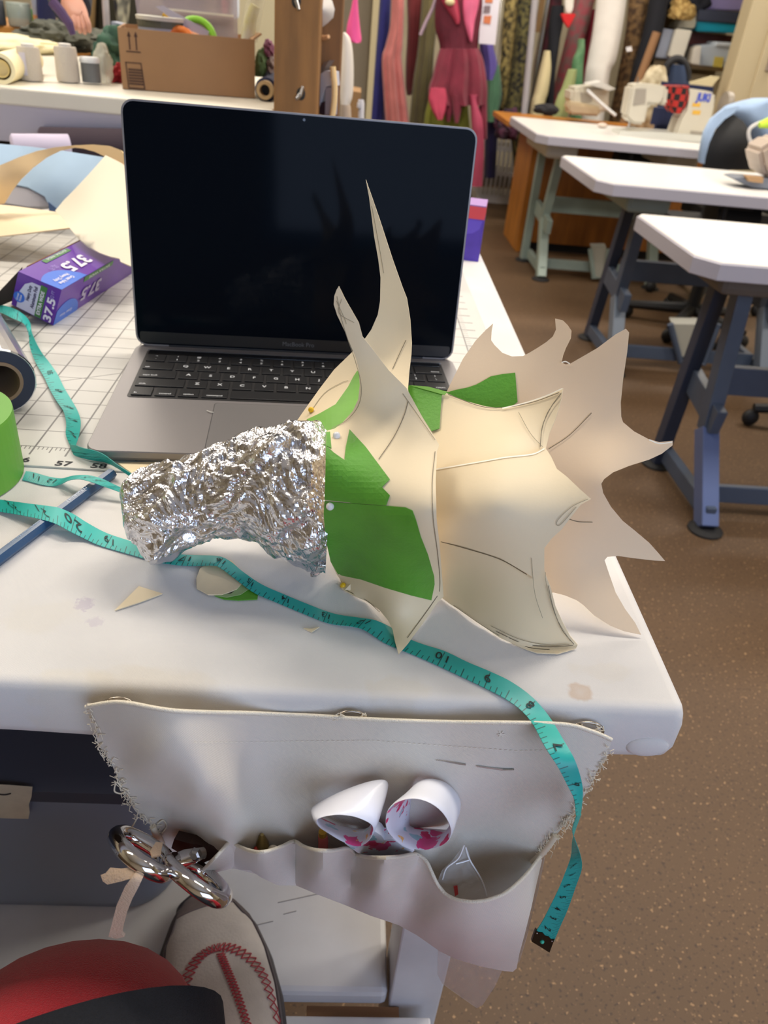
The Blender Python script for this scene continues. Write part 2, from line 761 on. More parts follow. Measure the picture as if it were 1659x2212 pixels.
for ins, z in ((0.0085, 0.0), (0.0055, -0.0006), (0.0030, -0.0022), (0.0012, -0.007), (0, -0.013), (0, -0.028), (0.002, -0.034), (0.008, -0.038)):
    q = outl - n2 * ins
    w = 0.0016 * np.sin(q[:, 0] * 31) + 0.0011 * np.sin(q[:, 1] * 40 + q[:, 0] * 17)
    rings.append(np.c_[q, z + w * (z < -0.02)])
obj('padded_top', loft(rings[::-1]), canvas, wt, smooth=True)
# folded corner of the canvas wrapping
obj('corner_fold', ball(UY(1398, 1612, -.2362), .0095, 20, (1.25, .30, .75)), canvas, wt, smooth=True)
whitep = M('white_paint', (214, 214, 216), 0.45, var=0.06, vscale=14, detail=6)
SH = -0.50
for (x, y) in ((0.330, -0.115), (-1.1, -0.115), (0.330, 0.70), (-1.1, 0.70)):
    obj('leg', box((x, y, (FLOOR - .038) / 2), (0.05, 0.05, -.038 - FLOOR), bev=0.002), whitep, wt)
obj('lower_shelf', box((-0.40, 0.255, SH - 0.0125), (1.405, 0.79, 0.025), bev=0.006), whitep, wt)
obj('stretcher', box((-0.376, -0.170, SH - 0.057), (1.44, 0.03, 0.09), bev=0.002), whitep, wt)
obj('shelf_bracket', box((0.27, -0.1475, SH - 0.033), (0.09, 0.012, 0.02)), M('raw_wood', (150, 110, 74), 0.7), wt)
# scuffs on the shelf
for q in (((600, 1950), (700, 1928)), ((548, 2000), (590, 1990)), ((612, 1975), (640, 1968))):
    obj('scuff_mark', tube([UZ(*q[0], SH + .0002), UZ(*q[1], SH + .0002)], 0.0004, 5), M('scuff', (140, 138, 140), .8), wt)

# ================================================================ cutting mat, printed
MX0, MY0, MXE, MYE = -0.95, -0.028, 0.385, 0.66


def mat_mat():
    m = M('cutting_mat', (194, 192, 186), 0.45, var=0.03, vscale=6)
    nt = m.node_tree
    p = nt.nodes['Principled BSDF']
    base = p.inputs['Base Color'].links[0].from_socket
    g = nt.nodes.new('ShaderNodeNewGeometry')
    sp = nt.nodes.new('ShaderNodeSeparateXYZ')
    nt.links.new(g.outputs['Position'], sp.inputs['Vector'])

    def mth(op, a, b=None, c=None):
        n = nt.nodes.new('ShaderNodeMath')
        n.operation = op
        for i, v in enumerate((a, b, c)):
            if v is None:
                continue
            if isinstance(v, (int, float)):
                n.inputs[i].default_value = v
            else:
                nt.links.new(v, n.inputs[i])
        return n.outputs[0]

    def lines(s, pitch, hw):
        return mth('LESS_THAN', mth('PINGPONG', mth('ADD', s, pitch * 400), pitch / 2), hw) if False else \
            mth('LESS_THAN', mth('PINGPONG', mth('ADD', s, pitch * 400), pitch / 2.0), hw)
    X, Y = sp.outputs['X'], sp.outputs['Y']
    gx = lines(X, 0.0254, 0.00070)
    gy = lines(Y, 0.0254, 0.00046)
    d1 = mth('LESS_THAN', mth('ABSOLUTE', mth('SUBTRACT', mth('MULTIPLY', X, .58), mth('ADD', Y, -0.129))), 0.0006)
    grid_ = mth('MAXIMUM', mth('MAXIMUM', gx, gy), d1)
    inside = mth('MULTIPLY', mth('GREATER_THAN', Y, -0.0005), mth('LESS_THAN', X, 0.3562))
    grid_ = mth('MULTIPLY', grid_, inside)
    # ruler ticks along the front and right margins
    tk = mth('MULTIPLY', lines(X, 0.0254 / 8, 0.00038), mth('GREATER_THAN', Y, -0.0045))
    tk2 = mth('MULTIPLY', lines(X, 0.0254 / 2, 0.0005), mth('GREATER_THAN', Y, -0.0085))
    tk3 = mth('MULTIPLY', lines(X, 0.0254, 0.0007), mth('GREATER_THAN', Y, -0.0125))
    fr_ = mth('MULTIPLY', mth('LESS_THAN', Y, 0.0), mth('MAXIMUM', tk, mth('MAXIMUM', tk2, tk3)))
    sx = mth('SUBTRACT', X, 0.3558)
    s1 = mth('MULTIPLY', lines(Y, 0.0254 / 4, 0.0005), mth('LESS_THAN', sx, 0.006))
    s2 = mth('MULTIPLY', lines(Y, 0.0254, 0.0011), mth('LESS_THAN', sx, 0.016))
    sd = mth('MULTIPLY', mth('GREATER_THAN', sx, 0.0), mth('MAXIMUM', s1, s2))
    fac = mth('MULTIPLY', mth('MAXIMUM', grid_, mth('MAXIMUM', fr_, sd)), 0.82)
    mx = nt.nodes.new('ShaderNodeMixRGB')
    nt.links.new(fac, mx.inputs['Fac'])
    nt.links.new(base, mx.inputs['Color1'])
    mx.inputs['Color2'].default_value = lin((70, 66, 66))
    nt.links.new(mx.outputs['Color'], p.inputs['Base Color'])
    return m


MT = 0.0016
cm = thing('cutting_mat', 'pale gridded cutting mat under the laptop', 'cutting mat', (0, .3, 0))
obj('mat_sheet', box(((MX0 + MXE) / 2, (MY0 + MYE) / 2, MT / 2), (MXE - MX0, MYE - MY0, MT), bev=0.0005), mat_mat(), cm)
ink = M('black_ink', (36, 36, 40), 0.7)
for s, q in (('56', (48, 992)), ('57', (138, 1001)), ('58', (214, 1006))):
    obj('numeral', text(s, 0.0092, UZ(q[0], q[1], MT + .0003), (1, 0, 0), (0, 1, 0), bold=0.02, sx=1.25), ink, cm)

# ================================================================ laptop
LO = np.array([0.04171687, -0.01816701, 0.01105 + MT * 0])
LX = np.array([0.30347, 0.01952, 0.0])
LX /= np.linalg.norm(LX)
LY = np.array([-LX[1], LX[0], 0.0])
LZ = np.array([0, 0, 1.0])
LW, LD = 0.3041, 0.2124
lap = thing('laptop', 'open dark grey laptop with a black switched-off screen', 'laptop', LO + LX * .15 + LY * .1 - [0, 0, .0094])


def LP(x, y, z=0.0):
    return LO + LX * x + LY * y + LZ * z


lf = [LX, LY, LZ]
alu = M('space_grey_metal', (138, 134, 134), 0.42, metal=0.35, bump=0.03, bscale=2500)
dark = M('laptop_black', (17, 17, 19), 0.45)
keym = M('key_black', (20, 20, 23), 0.5)
legend = M('key_legend', (205, 208, 212), 0.6)
rg = []
for ins, z in ((0.004, -.0094), (0.0012, -.0078), (0, -.005), (0, -.0008), (0.0006, 0)):
    rg.append([LP(*p[:2], p[2]) for p in rring(ins, LW - ins, ins, LD - ins, z, 0.011)])
obj('base', loft(rg), alu, lap, smooth=False)
obj('rubber_foot', box(LP(.02, .02, -.0097), (.012, .012, .0012), frame=lf), dark, lap)
obj('rubber_foot', box(LP(.28, .02, -.0097), (.012, .012, .0012), frame=lf), dark, lap)
KX0, KX1, KY0, KY1 = 0.0125, 0.2905, 0.0925, 0.1965
obj('keyboard_well', loft([[LP(*p[:2], p[2]) for p in rring(KX0, KX1, KY0, KY1, z, .003)] for z in (.0001, .0004)]), M('well_black', (38, 37, 38), .5), lap)
obj('touch_bar', box(LP((KX0 + KX1) / 2, 0.1905, .0009), (KX1 - KX0 - .004, .0082, .001), frame=lf, bev=.0003), M('touch_bar_glass', (12, 12, 14), .15), lap)
obj('trim_line', box(LP((KX0 + KX1) / 2, KY1 + .0006, .0005), (KX1 - KX0, .0012, .0012), frame=lf), M('bright_edge', (190, 190, 192), .3, metal=.8), lap)
tpx = (0.0845, 0.2195)
obj('trackpad_gap', loft([[LP(*p[:2], p[2]) for p in rring(tpx[0] - .0006, tpx[1] + .0006, .0062, .0875, z, .003)] for z in (.00005, .00016)]), M('gap_dark', (62, 60, 62), .7), lap)
obj('trackpad', loft([[LP(*p[:2], p[2]) for p in rring(tpx[0], tpx[1], .0068, .0869, z, .003)] for z in (.0001, .0003)]), M('trackpad_grey', (130, 127, 127), .38, metal=.3), lap)
pit = (KX1 - KX0 - .003) / 14.5
rowh = 0.01835
kz = 0.0006
rows_ = [
    [('~\n`', 1), ('!\n1', 1), ('@\n2', 1), ('#\n3', 1), ('$\n4', 1), ('%\n5', 1), ('^\n6', 1), ('&\n7', 1), ('*\n8', 1), ('(\n9', 1), (')\n0', 1), ('_\n-', 1), ('+\n=', 1), ('delete', 1.5)],
    [('tab', 1.5)] + [(ch, 1) for ch in 'QWERTYUIOP'] + [('{\n[', 1), ('}\n]', 1), ('|\n\\', 1)],
    [('caps lock', 1.75)] + [(ch, 1) for ch in 'ASDFGHJKL'] + [(':\n;', 1), ('"\n\'', 1), ('return', 1.75)],
    [('shift', 2.25)] + [(ch, 1) for ch in 'ZXCVBNM'] + [('<\n,', 1), ('>\n.', 1), ('?\n/', 1), ('shift', 2.25)],
    [('fn', 1), ('control', 1), ('option', 1), ('command', 1.25), ('', 5), ('command', 1.25), ('option', 1), ('<', 1), ('^', 1), ('>', 1)]]
kcache = {}
for ri, row in enumerate(rows_):
    yt = 0.1855 - ri * rowh
    x = KX0 + .0015
    for s, wk in row:
        w_ = wk * pit
        c = LP(x + w_ / 2, yt - rowh / 2, kz + .0004)
        kk = (ri, round(wk, 2), s)
        k_ = obj('key', box(c, (w_ - .0026, rowh - .0026, .0012), frame=lf, bev=.0004), keym, lap)
        ORG[k_] = ORG[lap]
        if s:
            one = len(s) == 1
            big = .0058 if one else (.0046 if '\n' in s else .0033)
            if '\n' in s:
                a_, b_ = s.split('\n')
                g1 = text(a_, .0040, c + LY * .0036 + LZ * .0008, LX, LY, bold=.02)
                g2 = text(b_, .0046, c - LY * .0036 + LZ * .0008, LX, LY, bold=.02)
                obj('legend', join(g1, g2), legend, k_)
            else:
                off = np.zeros(3)
                if s in ('tab', 'caps lock', 'fn') or (s == 'shift' and x < .1):
                    off = -LX * (w_ / 2 - .0026 - len(s) * .0009) - LY * .0042
                elif s in ('delete', 'return') or s == 'shift':
                    off = LX * (w_ / 2 - .0026 - len(s) * .0009) - LY * .0042
                elif not one:
                    off = -LY * .0045
                obj('legend', text(s, big, c + off + LZ * .0008, LX, LY, bold=.02), legend, k_)
        x += w_
# lid, hinged at the back edge, leaning back
LA = math.radians(96.82)
LU = LY * (-math.cos(LA)) + LZ * math.sin(LA)        # up along the lid
LN = np.cross(LU, LX) * -1.0                          # out of the screen? checked below
LN = np.cross(LX, LU)                                 # points away from the back: toward the sitter
if LN @ (CAM - LP(.15, .2, .1)) < 0:
    LN = -LN
LHY, LIDH = 0.2085, 0.2064


def LL(x, t, n=0.0):
    return LP(x, LHY, 0.0) + LU * t + LN * n


def lring(x0, x1, t0, t1, n, r, r2=None):
    return [LL(p[0], p[1], n) for p in rring(x0, x1, t0, t1, 0, r)]


lid = obj('lid', loft([lring(.0008, LW - .0008, .001, LIDH - .0008, -.0046, .010), lring(0, LW, 0, LIDH, -.0036, .0105),
                       lring(0, LW, 0, LIDH, -.0003, .0105), lring(.0004, LW - .0004, .0004, LIDH - .0004, 0, .0103)]), alu, lap)
glass = M('screen_glass', (8, 14, 22), 0.07, spec=0.04)
obj('screen', loft([lring(.0017, LW - .0017, .0017, LIDH - .0017, .0001, .009), lring(.0017, LW - .0017, .0017, LIDH - .0017, .0005, .009)]), glass, lid)
obj('hinge', tube([LL(.03, .0005, -.004), LL(LW - .03, .0005, -.004)], .0042, 14), dark, lap, smooth=True)
obj('lower_bezel', loft([lring(.004, LW - .004, .003, .0135, .00055, .002), lring(.004, LW - .004, .003, .0135, .0007, .002)]), M('bezel_black', (20, 20, 22), .35), lid)
obj('wordmark', text('MacBook Pro', .0058, LL(.152, .0082, .0010), LX, LU, fit=.030), M('wordmark_grey', (105, 106, 110), .5), lid)
obj('camera_lens', cyl(LL(.152, LIDH - .005, .0004), LL(.152, LIDH - .005, .0008), .0012, 10), M('lens', (30, 32, 44), .1), lid)


# ================================================================ foil and card model
card = M('cream_card', (232, 214, 178), 0.62, var=0.02, vscale=5, bump=0.015, bscale=700)
cardb = M('peach_card', (230, 204, 170), 0.62, var=0.03, vscale=7, bump=0.015, bscale=700)
gtape = M('green_tape', (88, 156, 42), 0.55, var=0.06, vscale=60, bump=0.15, bscale=500)
pencil_line = M('pencil_line', (150, 138, 112), 0.7)
edge_line = M('pencil_line_dark', (120, 108, 88), 0.7)
mod = thing('dragon_head_model', 'crumpled foil snout with flared spiky cream card collars and green tape', 'craft model', (0.24, -0.13, 0.0))
CY = -0.127
cols = [(262, 1052, 1078), (268, 1036, 1105), (280, 1024, 1150), (300, 1014, 1192), (330, 1003, 1215), (365, 992, 1212), (400, 984, 1192),
        (440, 968, 1174), (480, 952, 1163), (520, 939, 1162), (560, 926, 1176), (600, 914, 1201), (640, 908, 1218), (670, 907, 1228),
        (697, 918, 1233), (712, 935, 1234)]
xs = np.array([c[0] for c in cols], float)
fxs = np.r_[np.linspace(262, 300, 30)[:-1], np.linspace(300, 712, 230)]
ft = np.interp(fxs, xs, [c[1] for c in cols])
fb = np.interp(fxs, xs, [c[2] for c in cols])


def smooth1(a, k=7):
    p = np.pad(a, k, mode='edge')
    return np.convolve(p, np.ones(2 * k + 1) / (2 * k + 1), 'valid')


ft, fb = smooth1(ft, 3), smooth1(fb, 3)
ring_, NR = [], 200
for px, a, b in zip(fxs, ft, fb):
    # sphere through both sight lines with its centre at Y = CY
    r1, r2 = ray(px, a), ray(px, b)
    r1, r2 = r1 / np.linalg.norm(r1), r2 / np.linalg.norm(r2)
    mid = (r1 + r2) / np.linalg.norm(r1 + r2)
    tcen = (CY - CAM[1]) / mid[1]
    xw, _, cz = CAM + mid * tcen
    R = tcen * math.sin(math.acos(np.clip(r1 @ r2, -1, 1)) / 2)
    ring_.append([(xw, CY + R * math.cos(t), cz + R * math.sin(t)) for t in np.linspace(0, 2 * math.pi, NR, endpoint=False)])
fo = np.array(ring_)
cenl = fo.mean(axis=1, keepdims=True)
dirs = fo - cenl
rad = np.linalg.norm(dirs, axis=2, keepdims=True)
dirs = dirs / (rad + 1e-9)
flat = fo.reshape(-1, 3)
disp = np.zeros(len(flat))
fr_rng = np.random.default_rng(3)
warp = np.zeros_like(flat)
for k in range(6):
    wv_ = fr_rng.normal(size=3) * (45 + 30 * k)
    warp += np.sin(flat @ wv_ + fr_rng.random() * 6.28)[:, None] * fr_rng.normal(size=3) * 0.0026 / (1 + .35 * k)
pw_q = flat + warp
# folded-sheet relief: piecewise linear creases of many sizes and directions, mostly running along the snout
for k in range(26):
    lam = 0.032 * (0.10 ** (k / 25.0))
    dv = fr_rng.normal(size=3) * np.array([0.50, 1.0, 1.0])
    dv /= np.linalg.norm(dv)
    ph_ = pw_q @ dv / lam + fr_rng.random()
    tri = np.abs((ph_ % 1.0) - 0.5) * 2
    if k % 3 == 0:
        tri = np.minimum(tri, .55 + .25 * np.sin(pw_q @ (fr_rng.normal(size=3) * 120)))
    disp += (tri - .5) * lam * 0.082
disp = disp.reshape(fo.shape[:2])
fade = np.clip(rad[..., 0] / 0.02, 0.25, 1)
fo2 = fo + dirs * (disp * fade)[..., None]
fo2[..., 2] = np.maximum(fo2[..., 2], 0.0012)
fv, ff = grid(fo2, closed_u=True)
ff.append(list(range(NR)))
ff.append([(len(fo2) - 1) * NR + j for j in range(NR)][::-1])
foilm = M('crumpled_foil', (218, 219, 224), 0.20, metal=1.0, bump=0.2, bscale=420)
obj('foil_snout', (fv, ff), foilm, mod)
# second wrap of foil at the throat: a torn lap edge
fi = np.argmin(abs(fxs - 640))
lap_pts = []
for k, px in enumerate(np.linspace(0, 1, 60)):
    a = 3.75 + px * 1.75
    i = int(np.interp(px, [0, 1], [np.argmin(abs(fxs - 699)), np.argmin(abs(fxs - 632))]))
    j = int(a / (2 * math.pi) * NR) % NR
    row = []
    for w in (0, .5, 1):
        ii = min(len(fo2) - 1, i + int(w * 7))
        row.append(fo2[ii, j] + dirs[ii, j] * (0.0028 - 0.0022 * w + .0005 * fr_rng.random()))
    lap_pts.append(row)
lv, lf_ = grid(np.array(lap_pts))
obj('foil_lap', shell(lv, lf_, .0003), foilm, mod)

# --- front collar, near half with the short horn
Depth.zmin = .0014
DN = Depth([(703, 960, -.158), (703, 1090, -.1745), (708, 1200, -.154), (728, 1240, -.1370), (742, 1266, -.1450), (790, 1297, -.1590), (800, 1240, -.1690), (710, 925, -.135), (775, 790, -.140),
            (730, 620, -.132), (880, 840, -.136), (948, 960, -.160), (945, 1100, -.199), (952, 1200, -.190), (953, 1285, -.1575),
            (860, 1408, -.2030), (822, 1330, -.1740), (820, 1100, -.190), (830, 960, -.158), (900, 1280, -.176)], reg=.02)
N1 = [(732, 618), (745, 645), (775, 697), (783, 727), (800, 748), (840, 800), (878, 838), (912, 900), (949, 961), (944, 975), (941, 1040), (943, 1120),
      (950, 1180), (957, 1270), (958, 1289), (945, 1302), (915, 1345), (880, 1392), (861, 1413), (853, 1385), (848, 1360), (838, 1340), (820, 1318),
      (790, 1298), (770, 1290), (738, 1271), (735, 1252), (727, 1240), (715, 1215), (704, 1170), (699, 1120), (701, 1060), (703, 1000), (704, 945), (707, 930),
      (722, 926), (738, 915), (762, 888), (774, 862), (777, 832), (775, 800), (769, 775), (758, 748), (745, 716), (728, 680), (721, 658), (722, 640), (727, 626)]
n1 = obj('collar_panel', sheet(N1, DN, .0006, step=13), card, mod, smooth=True, label='front cream card collar with a short curved horn')
# --- front collar, far half with the tall horn
DF = Depth([(645, 905, -.090), (690, 840, -.072), (763, 760, -.060), (790, 388, -.036), (820, 600, -.046), (888, 700, -.056), (884, 835, -.090),
            (760, 900, -.110), (830, 780, -.066), (712, 930, -.118)], reg=.02)
F1 = [(790, 388), (803, 425), (822, 480), (848, 560), (870, 622), (879, 645), (886, 690), (889, 740), (888, 765), (884, 800), (881, 838), (884, 862), (850, 900), (800, 930),
      (735, 945), (712, 938), (694, 922), (672, 908), (642, 908), (660, 882), (690, 840), (722, 798), (758, 763), (790, 729), (802, 712), (816, 680), (821, 650), (822, 600),
      (817, 560), (808, 510), (803, 470), (797, 425)]
obj('collar_panel', sheet(F1, DF, .0006, step=13), card, mod, smooth=True, label='far cream card panel with a tall pointed horn')
# --- middle collar: three overlapping panels
DM0 = [(900, 900, -.104), (960, 848, -.098), (1085, 880, -.118), (1215, 840, -.128), (1175, 972, -.152), (1272, 1075, -.182), (1182, 1180, -.190), (1245, 1398, -.1915),
       (1120, 1388, -.1895), (1010, 1332, -.170), (955, 1290, -.1530), (940, 1000, -.146), (940, 1150, -.176), (1080, 1080, -.186), (1080, 1280, -.186), (1100, 960, -.150)]
DM = Depth(DM0, reg=.01)
M1 = [(900, 838), (962, 848), (1005, 866), (1050, 878), (1085, 882), (1135, 869), (1180, 854), (1216, 838), (1213, 860), (1200, 905), (1187, 935), (1179, 970), (1165, 995), (1050, 1010), (920, 1030), (900, 960)]
M2 = [(900, 1024), (950, 1012), (1040, 996), (1090, 987), (1150, 981), (1178, 967), (1190, 985), (1203, 1013), (1225, 1030), (1252, 1056), (1277, 1078), (1255, 1090), (1235, 1115), (1212, 1145), (1192, 1163),
      (1176, 1184), (1176, 1225), (1160, 1255), (1140, 1240), (1080, 1205), (1000, 1180), (930, 1165), (900, 1160)]
M3 = [(925, 1150), (952, 1167), (1000, 1174), (1040, 1185), (1085, 1203), (1139, 1236), (1174, 1218), (1178, 1240), (1190, 1270), (1200, 1310), (1216, 1345), (1232, 1375), (1248, 1393), (1244, 1401), (1205, 1412), (1160, 1410),
      (1125, 1398), (1080, 1378), (1035, 1347), (1000, 1322), (972, 1305), (953, 1290), (940, 1280)]
obj('collar_panel', sheet(M1, DM, .0006, off=-.0005, step=14), card, mod, smooth=True, label='upper panel of the middle collar')
obj('collar_panel', sheet(M2, DM, .0006, off=.0030, step=14), card, mod, smooth=True, label='pointed central panel of the middle collar')
obj('collar_panel', sheet(M3, DM, .0006, off=-.0008, step=14), card, mod, smooth=True, label='lower panel of the middle collar, reaching the table')
# --- back collar
DB = Depth([(968, 845, -.086), (1065, 700, -.060), (1203, 690, -.072), (1356, 712, -.092), (1453, 953, -.122), (1302, 1045, -.140), (1437, 1212, -.150), (1310, 1208, -.152),
            (1386, 1369, -.1785), (1250, 1300, -.168), (1100, 1000, -.118), (1000, 1150, -.120), (1110, 1250, -.150), (1200, 860, -.098), (1320, 930, -.116), (1240, 1090, -.140)], reg=.02)
B1 = [(962, 852), (980, 815), (1000, 775), (1028, 735), (1050, 712), (1065, 699), (1062, 715), (1061, 735), (1068, 745), (1085, 762), (1106, 770), (1130, 769), (1145, 761), (1160, 752), (1180, 739), (1194, 727), (1201, 712), (1199, 688),
      (1216, 692), (1226, 702), (1234, 714), (1233, 730), (1222, 752), (1216, 768), (1213, 783), (1222, 787), (1231, 786), (1290, 752), (1330, 722), (1352, 710), (1359, 718), (1355, 760), (1346, 820), (1341, 870), (1342, 900), (1346, 912),
      (1370, 932), (1400, 948), (1424, 955), (1453, 952), (1453, 962), (1430, 980), (1402, 993), (1360, 1006), (1325, 1020), (1305, 1035), (1299, 1045), (1303, 1065), (1320, 1095), (1345, 1125), (1370, 1145), (1402, 1172), (1420, 1192),
      (1437, 1212), (1415, 1211), (1370, 1206), (1335, 1201), (1312, 1203), (1306, 1210), (1316, 1240), (1330, 1280), (1350, 1315), (1372, 1345), (1385, 1371), (1350, 1364), (1320, 1352), (1285, 1330), (1262, 1308), (1247, 1297),
      (1220, 1286), (1196, 1280), (1150, 1285), (1100, 1250), (1020, 1180), (960, 1080), (930, 960)]
obj('collar_panel', sheet(B1, DB, .0006, step=15), cardb, mod, smooth=True, label='large back card collar cut into long points')
# --- green tape
for poly, D in (([(701, 1083), (760, 1088), (835, 1093), (876, 1096), (891, 1103), (898, 1122), (909, 1160), (925, 1200), (938, 1245), (939, 1262), (932, 1297), (890, 1287), (832, 1270), (780, 1252), (731, 1242), (714, 1213), (703, 1160), (699, 1110)], DN),
                ([(755, 927), (790, 965), (842, 1035), (825, 1052), (842, 1070), (834, 1092), (760, 1087), (733, 1080), (744, 994), (747, 965)], DN),
                ([(704, 962), (722, 978), (745, 994), (775, 1020), (822, 1054), (838, 1072), (833, 1090), (760, 1086), (701, 1080), (703, 1020)], DN),
                ([(705, 933), (713, 932), (716, 968), (704, 962)], DN)):
    obj('tape_patch', sheet(poly, D, .0003, off=.0006 + .0002 * rng.random(), step=12), gtape, mod)
gl = M('green_tape_light', (110, 172, 58), 0.55, var=0.05, vscale=50)
obj('tape_patch', sheet([(662, 906), (690, 893), (725, 873), (752, 835), (764, 812), (772, 800), (790, 830), (795, 880), (750, 925), (716, 944), (695, 920)], DF, .0003, off=.0007, step=12), gl, mod)
obj('tape_patch', sheet([(878, 840), (884, 832), (925, 836), (963, 848), (954, 853), (951, 890), (949, 925), (932, 931), (905, 890)], DM, .0003, off=.0016, step=12), gtape, mod)
obj('tape_fold', sheet([(884, 832), (925, 835), (966, 846), (960, 853), (920, 842)], DM, .0003, off=.0024, step=10), gl, mod)
obj('tape_patch', sheet([(963, 848), (985, 842), (1010, 837), (1028, 831), (1043, 823), (1060, 813), (1085, 808), (1113, 805), (1115, 830), (1118, 868), (1090, 890), (1020, 885)], DB, .0003, off=.0008, step=12), gtape, mod)
# --- drawn lines and cut creases
for pl, w, D, o_ in (([(882, 866), (872, 900), (850, 945), (818, 992)], 1.6, DN, .0006), ([(728, 640), (738, 690), (752, 735), (766, 775), (780, 830), (776, 872), (752, 905), (716, 926)], 1.2, DN, .0006),
                     ([(940, 975), (934, 1040), (936, 1120), (946, 1200), (950, 1270), (935, 1302), (880, 1378)], 1.4, DN, .0006), ([(738, 646), (732, 676), (765, 697)], 1.0, DN, .0006), ([(727, 650), (745, 690), (748, 700)], 1.0, DN, .0006),
                     ([(746, 1274), (790, 1296), (820, 1322)], 1.2, DN, .0006), ([(870, 850), (905, 900), (940, 950)], 1.2, DN, .0006),
                     ([(877, 735), (865, 760), (848, 797)], 1.4, DF, .0006), ([(668, 893), (700, 850), (735, 828), (752, 822)], 1.0, DF, .0006), ([(803, 445), (817, 520), (829, 590)], 1.0, DF, .0006),
                     ([(968, 852), (1040, 878), (1090, 880), (1150, 869), (1208, 848)], 1.8, DM, .0008), ([(1212, 850), (1190, 880), (1172, 920), (1167, 965)], 1.8, DM, .0008), ([(1210, 856), (1182, 892), (1168, 940)], 1.0, DM, .0008),
                     ([(1120, 890), (1145, 935), (1172, 965)], 1.0, DM, .0008), ([(1270, 1078), (1235, 1095), (1204, 1125), (1210, 1134), (1245, 1095)], 1.1, DM, .0038),
                     ([(1072, 1364), (1130, 1390), (1190, 1397), (1238, 1394)], 1.6, DM, .0010), ([(1075, 1372), (1140, 1398), (1205, 1404)], 1.3, DM, .0010), ([(1060, 1352), (1120, 1380), (1180, 1393), (1230, 1392)], 1.1, DM, .0010),
                     ([(1240, 1392), (1214, 1360), (1196, 1316), (1184, 1265)], 1.5, DM, .0010), ([(1232, 1385), (1200, 1330), (1180, 1260), (1178, 1236)], 1.0, DM, .0010), ([(1172, 1335), (1155, 1280), (1148, 1205)], 1.0, DM, .0038), ([(980, 1308), (1040, 1350), (1080, 1374)], 1.2, DM, .0010),
                     ([(1185, 970), (1230, 940), (1278, 892)], 1.6, DB, .0006), ([(1228, 1121), (1250, 1127), (1280, 1128)], 1.6, DB, .0006)):
    obj('pencil_mark', line_strip(pl, w, D, o_), edge_line if w > 1.3 else pencil_line, mod)
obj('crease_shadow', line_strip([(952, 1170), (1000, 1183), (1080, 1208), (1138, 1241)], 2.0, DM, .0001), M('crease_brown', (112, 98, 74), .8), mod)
for pl, D, o_ in (([(940, 1014), (1040, 997), (1090, 988), (1150, 981), (1176, 969)], DM, .0036), ([(1213, 783), (1222, 781), (1231, 786)], DB, .0012), ([(1402, 950), (1424, 958), (1452, 955)], DB, .0008),
                  ([(1085, 882), (1135, 870), (1180, 855), (1215, 839)], DM, .001)):
    obj('cut_edge', line_strip(pl, 2.6, D, o_), M('torn_card_edge', (250, 244, 226), .7), mod)
# --- ball-headed pins
pw_ = M('pearl_white', (232, 230, 228), 0.25)
py_ = M('yellow_bead', (236, 190, 30), 0.3)
steel = M('steel', (190, 190, 192), 0.25, metal=1.0)
for (x, y), D, m, r in (((727, 941), DN, pw_, .0021), ((713, 1094), DN, pw_, .0021), ((741, 1265), DN, py_, .0019), ((672, 885), DF, py_, .0018)):
    c_ = D.at(x, y, .0022)
    s_ = D.at(x + 14, y + 3, -.003)
    h_ = obj('pin_head', ball(c_, r, 14), m, mod, smooth=True, label='yellow pin head' if m is py_ else 'white pin head')
    obj('pin_shaft', cyl(c_, s_, .0003, 6), steel, h_)

Depth.zmin = None
# ================================================================ tape measure
def tape_mat():
    m = M('teal_tape', (36, 168, 160), 0.42, var=0.03, vscale=40)
    nt = m.node_tree
    p = nt.nodes['Principled BSDF']
    base = p.inputs['Base Color'].links[0].from_socket
    uv = nt.nodes.new('ShaderNodeUVMap')
    sp = nt.nodes.new('ShaderNodeSeparateXYZ')
    nt.links.new(uv.outputs['UV'], sp.inputs['Vector'])

    def mth(op, a, b=None):
        n = nt.nodes.new('ShaderNodeMath')
        n.operation = op
        for i, v in enumerate((a, b)):
            if v is None:
                continue
            if isinstance(v, (int, float)):
                n.inputs[i].default_value = v
            else:
                nt.links.new(v, n.inputs[i])
        return n.outputs[0]
    u, t = sp.outputs['X'], sp.outputs['Y']
    tot = None
    for pitch, hw, ln in ((.125, .010, .24), (.25, .011, .34), (.5, .012, .52), (1.0, .012, .93)):
        a = mth('LESS_THAN', mth('PINGPONG', mth('ADD', u, 200 * 1.0), pitch / 2), hw)
        a = mth('MULTIPLY', a, mth('LESS_THAN', t, ln))
        tot = a if tot is None else mth('MAXIMUM', tot, a)
    tot = mth('MULTIPLY', tot, .8)
    mx = nt.nodes.new('ShaderNodeMixRGB')
    nt.links.new(tot, mx.inputs['Fac'])
    nt.links.new(base, mx.inputs['Color1'])
    mx.inputs['Color2'].default_value = lin((18, 50, 48))
    nt.links.new(mx.outputs['Color'], p.inputs['Base Color'])
    return m


tealm = tape_mat()
tm = thing('tape_measure', 'teal cloth tape measure winding across the table and over its front edge', 'tape measure', (0.1, -0.12, 0))
tink = M('tape_ink', (16, 36, 36), 0.6)


